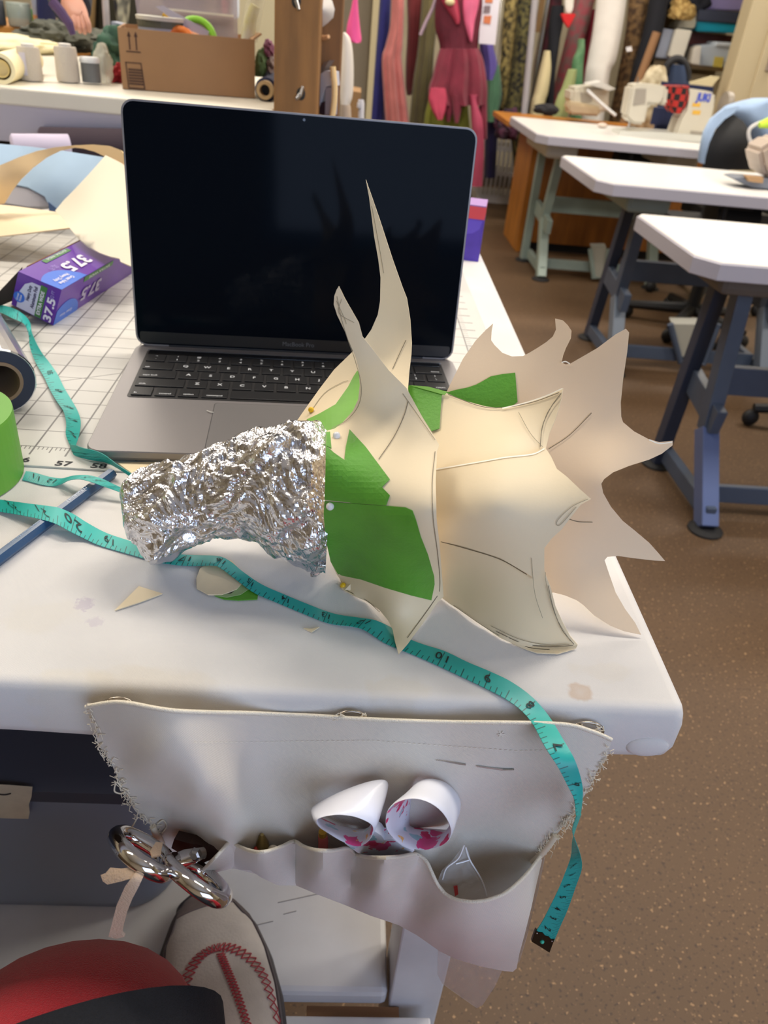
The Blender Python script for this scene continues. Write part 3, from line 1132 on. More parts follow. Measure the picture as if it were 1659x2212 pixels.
def ribbon(rows, labels, size, flip=False, name='tape_run', m=5):
    """rows: (upper x,y, lower x,y, axis, value) -> ribbon; labels: (number, x, y)"""
    Uu, Ll = [], []
    for r in rows:
        ax = {'z': 2, 'y': 1}[r[4]]
        v2 = r[6] if len(r) > 6 else r[5]
        Uu.append(U(r[0], r[1], ax, r[5]))
        Ll.append(U(r[2], r[3], ax, v2))
    Uu, Ll = catmull(Uu, m), catmull(Ll, m)
    C = (Uu + Ll) / 2
    s = np.r_[0, np.cumsum(np.linalg.norm(np.diff(C, axis=0), axis=1))]
    # inch scale from the numbers read off the tape
    pc = []
    for p in C:
        q = RM @ (p - CAM)
        pc.append((W / 2 + F * q[0] / q[2], H / 2 + F * q[1] / q[2]))
    pc = np.array(pc)
    ls = []
    for n_, x, y in labels:
        i = np.argmin((pc[:, 0] - x) ** 2 + (pc[:, 1] - y) ** 2)
        ls.append((s[i], n_, i))
    ls.sort()
    sv = np.array([q[0] for q in ls])
    nv = np.array([float(q[1]) for q in ls])
    slope = (nv[-1] - nv[0]) / (sv[-1] - sv[0] + 1e-9)
    uu = np.interp(s, sv, nv)
    uu = np.where(s < sv[0], nv[0] + (s - sv[0]) * slope, uu)
    uu = np.where(s > sv[-1], nv[-1] + (s - sv[-1]) * slope, uu)
    T = (0, .33, .67, 1)
    P = np.array([[Uu[i] * t + Ll[i] * (1 - t) for t in T] for i in range(len(C))])
    uvs = np.array([[(uu[i], t) for t in T] for i in range(len(C))]).reshape(-1, 2)
    v, f = grid(P)
    g = shell(v, f, .0003)
    run = obj(name, (g[0], g[1], np.concatenate([uvs, uvs])), tealm, tm, smooth=True)
    for s_, n_, i in ls:
        i = min(max(i, 1), len(C) - 2)
        d = C[i + 1] - C[i - 1]
        d /= np.linalg.norm(d)
        w = Ll[i] - Uu[i]
        wl = np.linalg.norm(w)
        w /= wl
        nrm = np.cross(d, w)
        if nrm @ (CAM - C[i]) < 0:
            nrm = -nrm
        if flip:
            ex, ey = d, -w
        else:
            ex, ey = -d, w
        if np.cross(ex, ey) @ nrm < 0:
            ex = -ex
        t_ = str(n_)
        g = text(t_, size * wl * 1.22, C[i] + nrm * .0004 - w * wl * .06, ex, ey, bold=.006, sx=1.1, space=1.25 if len(t_) > 1 else 1)
        # bend each digit with the ribbon
        V = g[0]
        for k in range(len(V)):
            a = (V[k] - C[i]) @ d
            j = int(np.argmin(abs(s - (s[i] + a))))
            j = min(max(j, 1), len(C) - 2)
            wj = Ll[j] - Uu[j]
            dd = C[j + 1] - C[j - 1]
            dd /= np.linalg.norm(dd)
            nj = np.cross(dd, wj / np.linalg.norm(wj))
            if nj @ nrm < 0:
                nj = -nj
            b = (V[k] - C[i]) @ w
            V[k] = C[j] + dd * (s[i] + a - s[j]) + wj / np.linalg.norm(wj) * b + nj * .0005
        obj('numeral', (V, g[1]), tink, run)
    return run


z0 = .0012
runA = [(-60, 1070, -60, 1094, 'z', z0), (0, 1079, 0, 1105, 'z', .002), (50, 1086, 48, 1113, 'z', .005), (105, 1093, 98, 1124, 'z', .0078), (128, 1097, 124, 1133, 'z', .0084), (158, 1110, 148, 1146, 'z', .007),
        (190, 1130, 176, 1160, 'z', .003), (232, 1152, 215, 1178, 'z', z0), (290, 1171, 283, 1198, 'z', z0), (335, 1185, 325, 1210, 'z', z0), (380, 1196, 365, 1218, 'z', .0015), (420, 1199, 412, 1222, 'z', .0015),
        (470, 1201, 460, 1221, 'z', .0055), (497, 1212, 478, 1228, 'z', .0050), (525, 1235, 508, 1250, 'z', .0042), (565, 1262, 549, 1280, 'z', .0028), (612, 1283, 600, 1302, 'z', z0), (660, 1303, 650, 1323, 'z', z0), (720, 1325, 710, 1346, 'z', z0),
        (775, 1334, 760, 1353, 'z', .003), (812, 1340, 790, 1362, 'z', .003), (850, 1358, 828, 1387, 'z', z0), (885, 1380, 862, 1402, 'z', z0), (915, 1392, 895, 1415, 'z', z0), (962, 1407, 945, 1437, 'z', z0), (1010, 1430, 996, 1461, 'z', z0),
        (1060, 1451, 1046, 1485, 'z', z0), (1105, 1473, 1088, 1507, 'z', z0), (1150, 1506, 1122, 1531, 'z', .001, .000), (1186, 1547, 1150, 1562, 'y', -.2395, -.2470), (1216, 1596, 1176, 1610, 'y', -.2560, -.2640),
        (1242, 1642, 1204, 1655, 'y', -.2680, -.2700), (1257, 1690, 1226, 1697, 'y', -.2720, -.2735), (1259, 1722, 1241, 1727, 'y', -.2730, -.2765), (1255, 1758, 1245, 1761, 'y', -.2710, -.2790)]
# the hanging end is twisted over and shows its other scale
runA2 = [(1255, 1758, 1245, 1761, 'y', -.2710, -.2790), (1243, 1790, 1236, 1791, 'y', -.2690, -.2800), (1236, 1816, 1241, 1813, 'y', -.2710, -.2800), (1233, 1850, 1253, 1846, 'y', -.2720, -.2770), (1221, 1885, 1257, 1876, 'y', -.2730, -.2750),
         (1207, 1920, 1243, 1918, 'y', -.273, -.274), (1188, 1959, 1226, 1966, 'y', -.273, -.273), (1172, 1990, 1211, 2000, 'y', -.272, -.272), (1157, 2013, 1197, 2033, 'y', -.272, -.272)]
ribbon(runA, [(22, 33, 1100), (21, 92, 1108), (20, 165, 1126), (19, 240, 1165), (17, 395, 1208), (16, 475, 1211), (15, 541, 1257), (14, 618, 1295), (13, 700, 1328), (12, 782, 1345), (10, 952, 1422), (9, 1055, 1468), (8, 1145, 1521),
              (7, 1204, 1608), (6, 1243, 1690)], .50)
ribbon(runA2, [(8, 1247, 1865), (7, 1239, 1892), (6, 1229, 1915), (5, 1218, 1938), (4, 1208, 1960), (3, 1199, 1983), (2, 1189, 2005)], .42)
Dt = Depth([(1150, 2000, -.272), (1200, 2000, -.272), (1150, 2060, -.272), (1200, 2060, -.272)])
brass = M('black_brass', (48, 36, 22), 0.25, metal=0.7)
tip = obj('end_clip', sheet([(1157, 2009), (1163, 2014), (1172, 2015), (1178, 2022), (1186, 2024), (1191, 2030), (1198, 2029), (1187, 2058), (1168, 2046), (1148, 2034)], Dt, .0016, off=.0009, step=8), brass, tm)
obj('rivet', ball(Dt.at(1171, 2034, .0010), .0013, 12), M('teal_rivet', (60, 190, 160), .3), tip, smooth=True)
for q in ((1160, 2016), (1192, 2033)):
    obj('rivet', ball(Dt.at(q[0], q[1], .0009), .0005, 8), steel, tip, smooth=True)
runB = [(-30, 655, -30, 671, 'z', .004), (0, 658, 0, 675, 'z', .010), (29, 666, 26, 687, 'z', .016), (52, 680, 49, 697, 'z', .017), (65, 697, 58, 709, 'z', .014), (69, 720, 62, 726, 'z', .012, .008), (87, 757, 65, 752, 'z', .009, .005), (107, 783, 78, 785, 'z', .006, .004),
        (124, 808, 95, 814, 'z', .004), (139, 838, 107, 840, 'z', .004), (157, 868, 124, 869, 'z', .005), (168, 888, 137, 888, 'z', .007, .005), (174, 910, 143, 915, 'z', .010, .005), (171, 937, 142, 938, 'z', .010, .004), (163, 962, 150, 960, 'z', .009, .004)]
ribbon(runB, [(52, 37, 684), (51, 80, 768), (50, 110, 806), (49, 126, 842), (48, 146, 880), (47, 158, 907), (46, 156, 938)], .46, name='tape_run')
runB2 = [(163, 962, 150, 960, 'z', .010, .004), (180, 968, 155, 974, 'z', .011, .003), (203, 973, 163, 985, 'z', .012, .002), (222, 981, 195, 994, 'z', .012, .002), (238, 992, 226, 999, 'z', .011, .003), (252, 1003, 245, 1007, 'z', .011, .006), (270, 1015, 268, 1021, 'z', .010, .007), (300, 1033, 296, 1040, 'z', .009, .006)]
ribbon(runB2, [(112, 186, 978), (111, 211, 984)], .5)
runC = [(56, 1017.5, 48, 1036.5, 'z', .001), (72, 1020, 60, 1039, 'z', .001), (108, 1030, 90, 1047, 'z', .001), (134, 1033, 114, 1050, 'z', .003, .001), (154, 1028, 133, 1045, 'z', .007, .004), (174, 1026, 150, 1037, 'z', .010), (195, 1027, 172, 1035, 'z', .011), (221, 1034, 194, 1040, 'z', .011), (244, 1045, 222, 1050, 'z', .010),
        (266, 1055, 245, 1058, 'z', .008), (290, 1066, 285, 1072, 'z', .006)]
ribbon(runC, [(11, 77, 1035), (12, 108, 1041), (15, 186, 1032), (16, 213, 1040), (17, 240, 1051)], .5)

# ================================================================ small things on the table
pn = thing('pencil', 'dark blue hexagonal pencil crossed by the teal tape measure', 'pencil', UZ(120, 1110, 0))
a_, b_ = UZ(243, 1022, .0036), UZ(-90, 1272, .0036)
navy = M('navy_lacquer', (44, 76, 112), 0.28, spec=0.6)
d_ = (b_ - a_) / np.linalg.norm(b_ - a_)
obj('barrel', tube([a_, a_ + d_ * .0006, b_], [.0033, .0040, .0040], 6), navy, pn)
obj('dipped_end', tube([a_ - d_ * .0008, a_ + d_ * .0002], [.0024, .0034], 12), M('navy_dip', (36, 66, 100), .3), pn)
s_ = np.cross(d_, [0, 0, 1.0])
s_ /= np.linalg.norm(s_)
if s_[1] > 0:
    s_ = -s_
upn = np.cross(s_, d_)
if upn[2] < 0:
    upn = -upn
nrm_ = (upn * .5 - s_ * .866)
c1 = UZ(165, 1070, .0065)
up_t = np.cross(nrm_, -d_)
obj('lettering', text('AMERICAN', .0034, UZ(166, 1069, .0072), -d_, upn * .35 - s_ * .94, fit=.021), M('silver_print', (196, 204, 214), .4), pn)
obj('lettering', text('2 HB DRAWING PENCIL', .0026, UZ(58, 1147, .0072), -d_, upn * .35 - s_ * .94, fit=.030), M('faint_print', (110, 134, 160), .4), pn)

Dz = lambda z: type('Z', (), {'at': staticmethod(lambda x, y, off=0.0: UZ(x, y, z + off))})()
tag(obj('card_scrap', sheet([(248, 1318), (300, 1266), (351, 1282), (300, 1301)], Dz(.001), .0007, step=20), card), 'larger triangular cream card scrap lying alone left of the round one', 'scrap', 'card scraps')
tag(obj('card_scrap', sheet([(656, 1357), (674, 1358), (690, 1354), (673, 1365)], Dz(.001), .0006, step=20), card), 'tiniest cream card scrap, between foil snout and table front', 'scrap', 'card scraps')
rs = thing('card_scrap', 'rounded cream card scrap with green tape stuck under it', 'scrap', UZ(480, 1260), 'card scraps')
obj('card_disc', sheet([(425, 1270), (424, 1250), (432, 1228), (450, 1215), (500, 1210), (527, 1240), (526, 1256), (512, 1272), (480, 1284), (450, 1284)], Dz(.0022), .0007, step=16), card, rs)
obj('tape_tail', sheet([(463, 1286), (500, 1282), (526, 1256), (546, 1264), (548, 1276), (558, 1277), (556, 1294), (515, 1296), (485, 1294)], Dz(.0012), .0006, step=14), gtape, rs)
obj('tape_fold', sheet([(463, 1286), (500, 1282), (526, 1256), (546, 1266), (520, 1284), (490, 1290)], Dz(.0018), .0004, step=14), M('tape_back', (150, 176, 120), .6), rs)
tag(obj('card_strip', sheet([(255, 1000), (330, 997), (450, 996), (450, 1050), (340, 1052), (300, 1033)], Dz(.0026), .0008, step=24), card), 'cream card offcut under the foil snout beside the laptop front', 'scrap', 'card scraps')
tag(obj('thread_bit', tube(catmull([UZ(447, 887, .0119), UZ(455, 890, .0123), UZ(461, 891, .0119)], 4), .0004, 5), M('white_thread', (225, 222, 215), .8)), 'short white thread end lying on the laptop palm rest', 'thread')

# green painter's tape roll standing on its side at the left
gr = thing('tape_roll', 'roll of green painter\'s tape standing at the left of the table', 'tape roll', (-.044, -.048, 0))
gc = (-.044, -.048, 0)
obj('tape_winding', lathe([(.036, .001), (.050, .001), (.0502, .003), (.0502, .046), (.050, .048), (.036, .048)], gc, n=56, closed=True), M('green_roll', (98, 160, 52), .5), gr, smooth=False)
obj('paper_core', lathe([(.0345, .0005), (.0358, .0005), (.0358, .0485), (.0345, .0485)], gc, n=40, closed=True), M('core_board', (180, 160, 120), .8), gr)

# aluminium foil roll
rl = thing('foil_roll', 'roll of aluminium foil on a cardboard core at the left edge', 'foil roll', (-.09, .12, MT))
e0 = UZ(0, 824, .029)
e1v = UZ(0, 687, .03) - UZ(43, 759, .03)
e1v = np.array([e1v[0], e1v[1], 0]) / np.linalg.norm(e1v[:2])
oc = np.array([(0.0265 + .0006 * math.sin(5 * t) + .0005 * math.sin(3 * t)) for t in np.linspace(0, 2 * math.pi, 28, endpoint=False)])
prof = [(.0165, 0), (.0258, 0.0), (.0266, .0015), (.0266, .30), (.0165, .30)]
obj('foil_winding', lathe(prof, e0 + np.array([0, 0, -.0008]), e1v, 28, closed=True), M('sheet_foil', (222, 222, 224), .24, metal=1.0, bump=.1, bscale=60), rl, smooth=False)
obj('foil_end', lathe([(.0166, -.0003), (.0252, -.0003), (.0252, -.0001), (.0166, -.0001)], e0 + np.array([0, 0, -.0008]), e1v, 40, closed=True), M('foil_end_shading', (58, 62, 78), .5, metal=.6), rl)  # blue-black ring paints the shading of the roll's end
obj('cardboard_core', lathe([(.0140, -.001), (.0165, -.001), (.0165, .301), (.0140, .301)], e0 + np.array([0, 0, -.0008]), e1v, 32, closed=True), M('core_brown', (142, 116, 92), .85), rl)

# carton the roll came in
bx = thing('foil_carton', 'purple aluminium foil carton tilted beside the gridded mat lines', 'carton', (-.10, .33, MT))
A0 = UZ(114, 703, MT)
ev = np.array([.1521, .98837, 0])
nv_ = np.array([.98837, -.1521, 0])
zz = np.array([0, 0, 1.0])
BR, TR, TL, BL = [A0 + nv_ * u + zz * w for u, w in ((0, .0), (.0148, .0377), (-.0271, .0508), (-.0406, .0164))]
LN_ = 0.30
pur = M('purple_print', (92, 44, 150), .3, var=.12, vscale=14)
obj('carton_body', hexa([BL, BR, BR + ev * LN_, BL + ev * LN_, TL, TR, TR + ev * LN_, TL + ev * LN_]), pur, bx)
obj('open_flap', shell(np.array([TL + nv_ * -.0004, BL - nv_ * .0004, BL - nv_ * .03 - zz * .0144, TL - nv_ * .034 - zz * .032]) + np.array([0, .012, .001]), [[0, 1, 2, 3]], .0006), M('flap_shadow', (54, 44, 38), .8), bx)  # near-black colour stands for the shadow on this flap
obj('flap_side', shell(np.array([TL + ev * .02 - nv_ * .001, TL + ev * .25 - nv_ * .001, TL + ev * .25 - nv_ * .042 - zz * .045, TL + ev * .02 - nv_ * .042 - zz * .045]), [[0, 1, 2, 3]], .0006), M('flap_board', (146, 98, 60), .8), bx)
wht = M('white_print', (226, 224, 236), .4)
grn = M('green_print', (64, 122, 62), .4)
blu = M('blue_print', (58, 108, 206), .35)
pal = M('pale_panel', (206, 206, 226), .4)
# end face frame: ex along the bottom edge, ey up the face
exf = (BR - BL) / np.linalg.norm(BR - BL)
eyf = (TL - BL) / np.linalg.norm(TL - BL)
nf_ = np.cross(exf, eyf)
if nf_ @ ev > 0:
    nf_ = -nf_
W1 = np.linalg.norm(BR - BL)
H1 = np.linalg.norm(TL - BL)


def fp(u, v, o=.0004):
    return BL + exf * u * W1 + eyf * v * H1 + nf_ * o


def plate(pts, o, m, nm='label_panel', th=.0002, P_=fp):
    v = np.array([P_(u, v_, o) for u, v_ in pts])
    return obj(nm, shell(v, [list(range(len(pts)))], th), m, bx)


plate([(.12, .02), (.55, .02), (.55, .92), (.34, .90), (.20, .76), (.12, .50)], .0004, pal)
plate([(.55, .02), (.70, .02), (.70, .96), (.55, .96)], .0005, grn)
plate([(.14 + .13 * math.cos(t), .33 + .15 * math.sin(t)) for t in np.linspace(0, 6.28, 18)[:-1]], .0008, blu, 'logo_disc')
for s, u, w, v, m_, fit in (('37.5', .85, .40, .0112, wht, .026), ('SQ FT', .85, .84, .0046, M('lilac_print', (150, 130, 200), .4), .010), ('EXTRA WIDE', .625, .46, .0050, wht, .026),
                            ('Aluminum Foil', .46, .52, .0048, M('dark_print', (44, 36, 84), .4), .024), ('Heavy Duty', .34, .58, .0046, M('dark_print', (44, 36, 84), .4), .017)):
    obj('lettering', text(s, v, fp(u, w, .0010), eyf, -exf, bold=.03, fit=fit), m_, bx)
obj('lettering', text('Great\nValue', .0030, fp(.14, .33, .0012), eyf, -exf, bold=.02, fit=.0078), wht, bx)
# top face frame
ext = ev
eyt = (TL - TR) / np.linalg.norm(TL - TR)
nt_ = np.cross(ext, eyt)
if nt_[2] < 0:
    nt_ = -nt_


def tp_(a, b, o=.0004):
    return TR + ext * a + eyt * b + nt_ * o


exs, eys = ev, (TR - BR) / np.linalg.norm(TR - BR)
ns_ = np.cross(exs, eys)
if ns_ @ nv_ < 0:
    ns_ = -ns_


def sp_(a, b, o=.0004):
    return BR + exs * a + eys * b + ns_ * o


W2 = np.linalg.norm(TL - TR)
H2 = np.linalg.norm(TR - BR)
plate([(.0, .0), (.055, .0)] + [(.020 + .034 * math.cos(t), .026 * math.sin(t)) for t in np.linspace(.1, math.pi - .9, 12)], .0005, blu, 'blue_panel', P_=tp_)
plate([(.042, W2 * .85), (.042, W2 * .97), (.096, W2 * .97), (.096, W2 * .85)], .0005, grn, 'green_band', P_=tp_)
obj('lettering', text('37.5', .021, tp_(.071, W2 * .44, .0009), -ext, -eyt, bold=.03, fit=.047), wht, bx)
obj('lettering', text('SQ FT', .008, tp_(.038, W2 * .64, .0009), -ext, -eyt, fit=.014), M('lilac_print', (150, 130, 200), .4), bx)
obj('lettering', text('EXTRA WIDE', .004, tp_(.069, W2 * .92, .0009), -ext, -eyt, fit=.04), wht, bx)
obj('lettering', text('Great Value\nHeavy Duty', .0055, tp_(.024, .010, .0010), -ext, -eyt, bold=.02, fit=.028), wht, bx)
plate([(.0, .0), (.052, .0)] + [(.022 + .030 * math.cos(t), .022 * math.sin(t)) for t in np.linspace(.1, math.pi - .8, 12)], .0005, blu, 'blue_panel', P_=sp_)
plate([(.050, H2 * .84), (.050, H2 * .98), (.12, H2 * .98), (.12, H2 * .84)], .0005, grn, 'green_band', P_=sp_)
obj('lettering', text('37.5', .020, sp_(.075, H2 * .44, .0009), -exs, -eys, bold=.03, fit=.046), M('dim_white_print', (176, 168, 196), .4), bx)
obj('lettering', text('EXTRA WIDE', .004, sp_(.085, H2 * .91, .0009), -exs, -eys, fit=.05), wht, bx)
obj('lettering', text('Great Value', .0050, sp_(.022, .008, .0010), -exs, -eys, fit=.026), wht, bx)

# small purple and red box standing at the far right corner
pb = thing('small_carton', 'small purple carton with a red top band behind the laptop', 'carton', UZ(1010, 562))
pc_ = [UZ(955, 556), UZ(1033, 566)]
dx = pc_[1] - pc_[0]
hx = 0.078
bk = np.array([.010, .055, 0])
pb_b = [pc_[0], pc_[1], pc_[1] + bk, pc_[0] + bk]
ht = lambda p, h: p + np.array([0, 0, h])
obj('carton_body', hexa(pb_b + [ht(p, hx * .76) for p in pb_b]), M('violet_print', (84, 56, 176), .35, var=.1, vscale=60), pb)
obj('red_band', hexa([ht(p, hx * .76) for p in pb_b] + [ht(p, hx * .98) for p in pb_b]), M('red_print', (226, 74, 84), .4), pb)
obj('top_edge', hexa([ht(p, hx * .98) for p in pb_b] + [ht(p, hx) for p in pb_b]), M('lilac_edge', (150, 110, 176), .5), pb)
nfr = np.cross(dx, [0, 0, 1.0])
nfr /= np.linalg.norm(nfr)
if nfr @ (CAM - pc_[0]) < 0:
    nfr = -nfr
base_ = pc_[0] * .45 + pc_[1] * .55
obj('light_panel', shell(np.array([base_ + nfr * .0006 + dx * a + np.array([0, 0, b]) for a, b in ((-.5, .058), (.40, .058), (.36, .046), (.20, .040), (-.1, .036), (-.5, .036))]), [[0, 1, 2, 3, 4, 5]], .0003), M('violet_light', (106, 80, 206), .35), pb)
obj('print_spot', shell(np.array([base_ + nfr * .0009 + dx * (-.28 + .10 * math.cos(t)) + np.array([0, 0, .016 + .008 * math.sin(t)]) for t in np.linspace(0, 6.28, 10)[:-1]]), [list(range(9))], .0003), M('pink_spot', (236, 180, 176), .4), pb)


# ================================================================ canvas tool pouch hanging on the table front
po = thing('tool_pouch', 'off-white canvas tool pouch pinned to the table front by metal rings', 'pouch', (.26, -.25, -.13))
cv2 = canvas_mat('pouch_canvas', (212, 204, 192), weave=640, bump=0.2, var=0.06)
hemm = M('hem_cord', (226, 218, 200), .85, bump=.4, bscale=1500)
DP = Depth([(186, 1527, -.2440), (520, 1541, -.2445), (870, 1557, -.2445), (1190, 1562, -.2445), (1320, 1597, -.2450), (330, 1640, -.2670), (252, 1562, -.2530), (425, 1722, -.2725), (360, 1752, -.2470), (410, 1795, -.2465), (262, 1640, -.2480), (530, 1640, -.2475), (1100, 1655, -.2535), (985, 1715, -.2555), (870, 1755, -.2560), (1190, 1740, -.2450), (700, 1640, -.2455), (1230, 1700, -.2520),
            (230, 1690, -.2475), (300, 1740, -.2480), (330, 1790, -.2500), (486, 1798, -.2680), (640, 1820, -.2560), (770, 1840, -.2550), (900, 1840, -.2560), (1010, 1800, -.2470), (1060, 1900, -.2440), (1160, 1840, -.2520), (560, 1720, -.2500),
            (700, 1960, -.2470), (1050, 2060, -.2450), (450, 1890, -.2500), (720, 1740, -.2535), (960, 1610, -.2465)], reg=.004)
BACK = [(186, 1527), (215, 1521), (252, 1517), (290, 1521), (330, 1529), (380, 1536), (450, 1539), (520, 1540), (600, 1543), (690, 1547), (760, 1552), (870, 1557), (980, 1560), (1080, 1561), (1190, 1563), (1240, 1568), (1270, 1577), (1295, 1586), (1321, 1598),
        (1316, 1622), (1308, 1640), (1292, 1662), (1280, 1690), (1262, 1720), (1245, 1745), (1225, 1775), (1205, 1800), (1186, 1822), (1168, 1845), (1166, 1862), (1140, 1960), (1060, 2040), (900, 1990), (740, 1940), (600, 1900), (500, 1875), (420, 1850), (380, 1845), (352, 1832), (345, 1815), (335, 1790), (312, 1772),
        (292, 1752), (276, 1728), (264, 1705), (254, 1680), (243, 1655), (228, 1630), (212, 1607), (204, 1580), (194, 1552)]
obj('back_panel', sheet(BACK, DP, .0010, step=15), cv2, po, smooth=True)
DQ0 = []
for x, y, v in ((432, 1890, -.258), (500, 1818, -.2590), (635, 1818, -.2575), (638, 1860, -.2550), (768, 1845, -.2565), (900, 1846, -.2585), (566, 1840, -.2740), (566, 1866, -.2725), (695, 1838, -.2740), (830, 1852, -.2790), (470, 1850, -.2640), (985, 1945, -.2760), (1050, 1947, -.2790),
                (1110, 1915, -.2740), (1166, 1850, -.2560), (940, 1895, -.2660), (500, 1872, -.2570), (545, 1880, -.2640), (635, 1900, -.2575), (692, 1890, -.2760), (690, 1925, -.2650), (748, 1945, -.2550), (822, 1920, -.2810), (862, 1985, -.2570), (886, 1925, -.2575),
                (760, 1890, -.2545), (1000, 2040, -.2760), (1110, 2095, -.2660), (960, 2062, -.2640), (1130, 2000, -.2720), (1080, 2000, -.2790), (930, 1990, -.2690), (1152, 1930, -.2640), (590, 1900, -.2660)):
    DQ0.append((x, y, v))
DQb = Depth(DQ0, reg=.01)
STL = [((432, 1886), (440, 1892)), ((499, 1818), (506, 1880)), ((635, 1818), (641, 1910)), ((768, 1848), (748, 1952)), ((900, 1846), (860, 1998)), ((1169, 1850), (1114, 2098))]


class Pocket(Depth):
    """pocket cloth: the base surface plus a belly between each pair of stitch lines"""

    def __init__(self):
        pass

    def __call__(self, x, y):
        d = DQb(x, y)
        xl = [a[0] + (b[0] - a[0]) * np.clip((y - a[1]) / max(1, b[1] - a[1]), -.3, 1.3) for a, b in STL]
        for i in range(5):
            if xl[i] <= x <= xl[i + 1]:
                u = (x - xl[i]) / max(1e-6, xl[i + 1] - xl[i])
                yb = STL[i][1][1] * (1 - u) + STL[i + 1][1][1] * u
                yt = STL[i][0][1] * (1 - u) + STL[i + 1][0][1] * u
                w = np.clip((yb - y) / max(20, yb - yt), 0, 1)
                return d - (.013 if i < 4 else .008) * (math.sin(math.pi * u) ** .75) * (.25 + .75 * w)
        return d


DQ = Pocket()
POCK = [(428, 1890), (450, 1868), (475, 1842), (498, 1818), (515, 1828), (540, 1838), (562, 1841), (585, 1837), (610, 1828), (635, 1817), (655, 1828), (680, 1836), (715, 1838), (752, 1832), (765, 1843), (785, 1850), (820, 1853), (860, 1851), (893, 1845), (908, 1849), (922, 1862), (933, 1885), (945, 1910),
        (962, 1931), (985, 1943), (1018, 1948), (1050, 1945), (1085, 1933), (1110, 1915), (1140, 1885), (1167, 1850), (1171, 1858), (1160, 1905), (1148, 1960), (1133, 2020), (1122, 2060), (1116, 2092), (1108, 2099), (1090, 2098), (1040, 2088), (985, 2072), (950, 2055), (900, 2020), (860, 1998), (800, 1978), (745, 1955),
        (690, 1934), (640, 1913), (600, 1913), (565, 1896), (540, 1880), (500, 1877), (465, 1885)]
obj('pocket_panel', sheet(POCK, DQ, .0010, step=12), cv2, po, smooth=True)
top = [(428, 1890), (450, 1868), (475, 1842), (498, 1818), (515, 1828), (540, 1838), (562, 1841), (585, 1837), (610, 1828), (635, 1817), (655, 1828), (680, 1836), (715, 1838), (752, 1832), (765, 1843), (785, 1850), (820, 1853), (860, 1851), (893, 1845), (908, 1849), (922, 1862), (933, 1885), (945, 1910), (962, 1931), (985, 1943),
       (1018, 1948), (1050, 1945), (1085, 1933), (1110, 1915), (1140, 1885), (1167, 1850)]
obj('pocket_hem', tube([DQ.at(x, y, .0004) for x, y in catmull(top, 3)], .0010, 8), hemm, po, smooth=True)
obj('top_hem', tube([DP.at(x, y, .0003) for x, y in catmull(BACK[:19], 3)], .0011, 8), hemm, po, smooth=True)
lf_e = BACK[31:][-17:] + [(186, 1527)]
fray = M('frayed_thread', (224, 212, 188), .9)
fr2 = np.random.default_rng(5)
right_e = [(1321, 1598), (1312, 1632), (1292, 1662), (1280, 1690), (1262, 1720), (1245, 1745), (1225, 1775), (1205, 1800), (1186, 1822), (1168, 1845)]
left_e = [(186, 1527), (194, 1552), (204, 1580), (212, 1607), (228, 1630), (243, 1655), (254, 1680), (264, 1705), (276, 1728), (292, 1752), (312, 1772), (335, 1790), (350, 1825)]
frz = []
for E_, n_, a0 in ((right_e, 150, 3), (left_e, 120, 2)):
    ce = catmull(E_, 12)
    for k in range(n_):
        i = int(fr2.random() ** (.6 if E_ is right_e else .8) * (len(ce) - 1))
        x, y = ce[i] + fr2.normal(size=2) * 4
        L_ = 5 + fr2.random() * 13
        an = fr2.random() * 6.28
        pts = [DP.at(x, y, .0012), DP.at(x + L_ * .5 * math.cos(an), y + L_ * .5 * math.sin(an), .0022), DP.at(x + L_ * math.cos(an + .8), y + L_ * math.sin(an + .8), .0016)]
        frz.append(tube(pts, .00022, 4))
obj('frayed_edge', join(*frz), fray, po, kind='stuff')
for pts in ([(262, 1700), (252, 1690), (247, 1708), (258, 1714), (268, 1712)], [(297, 1765), (288, 1782), (281, 1790), (279, 1802)], [(222, 1605), (212, 1615), (213, 1620)], [(340, 1780), (352, 1772), (360, 1785), (350, 1800)]):
    obj('loose_thread', tube([DP.at(x, y, .002) for x, y in catmull(pts, 5)], .0004, 5), fray, po)
for pts in ([(330, 1785), (336, 1800), (346, 1815), (352, 1832)], [(1150, 1862), (1168, 1846), (1184, 1828), (1200, 1805)]):
    obj('frayed_roll', tube([DP.at(x, y, .0016) for x, y in catmull(pts, 5)], .0018, 8), fray, po, smooth=True)
# stitch line across the panel
st = []
for k, x in enumerate(np.arange(420, 1230, 11)):
    y = np.interp(x, [420, 800, 1110, 1230], [1604, 1600, 1622, 1620])
    st.append(line_strip([(x, y), (x + 6, y + .4)], 1.6, DP, .0006))
obj('stitching', join(*st), M('stitch_thread', (226, 220, 206), .8), po, kind='stuff')
# metal rings that hold the pouch, half hidden behind its top hem
ringm = M('nickel_ring', (170, 160, 146), .25, metal=1.0)
for x0, x1, y in ((225, 292, 1521), (728, 792, 1549), (1232, 1302, 1574)):
    cp = UY((x0 + x1) / 2, y + 1, -.2388)
    rr = np.linalg.norm(UY(x1, y, -.2415) - UY(x0, y, -.2415)) / 2
    r_ = obj('hanging_ring', tube([cp + np.array([rr * math.cos(t), -.0012 + .0016 * math.sin(t), rr * .55 * math.sin(t)]) for t in np.linspace(0, 2 * math.pi, 40, endpoint=False)], .0008, 8, closed=True), ringm, po, smooth=True)
    th = []
    for k in range(12):
        a = cp + np.array([(-.8 if k < 6 else .75) * rr + fr2.normal() * .0012, -.0022, .002 + fr2.random() * .004])
        th.append(tube([a, a + np.array([fr2.normal() * .002, -.0006, -.002]), a + np.array([fr2.normal() * .002, .0006, -.0045])], .0003, 4))
    obj('ring_thread', join(*th), fray, r_, kind='stuff')
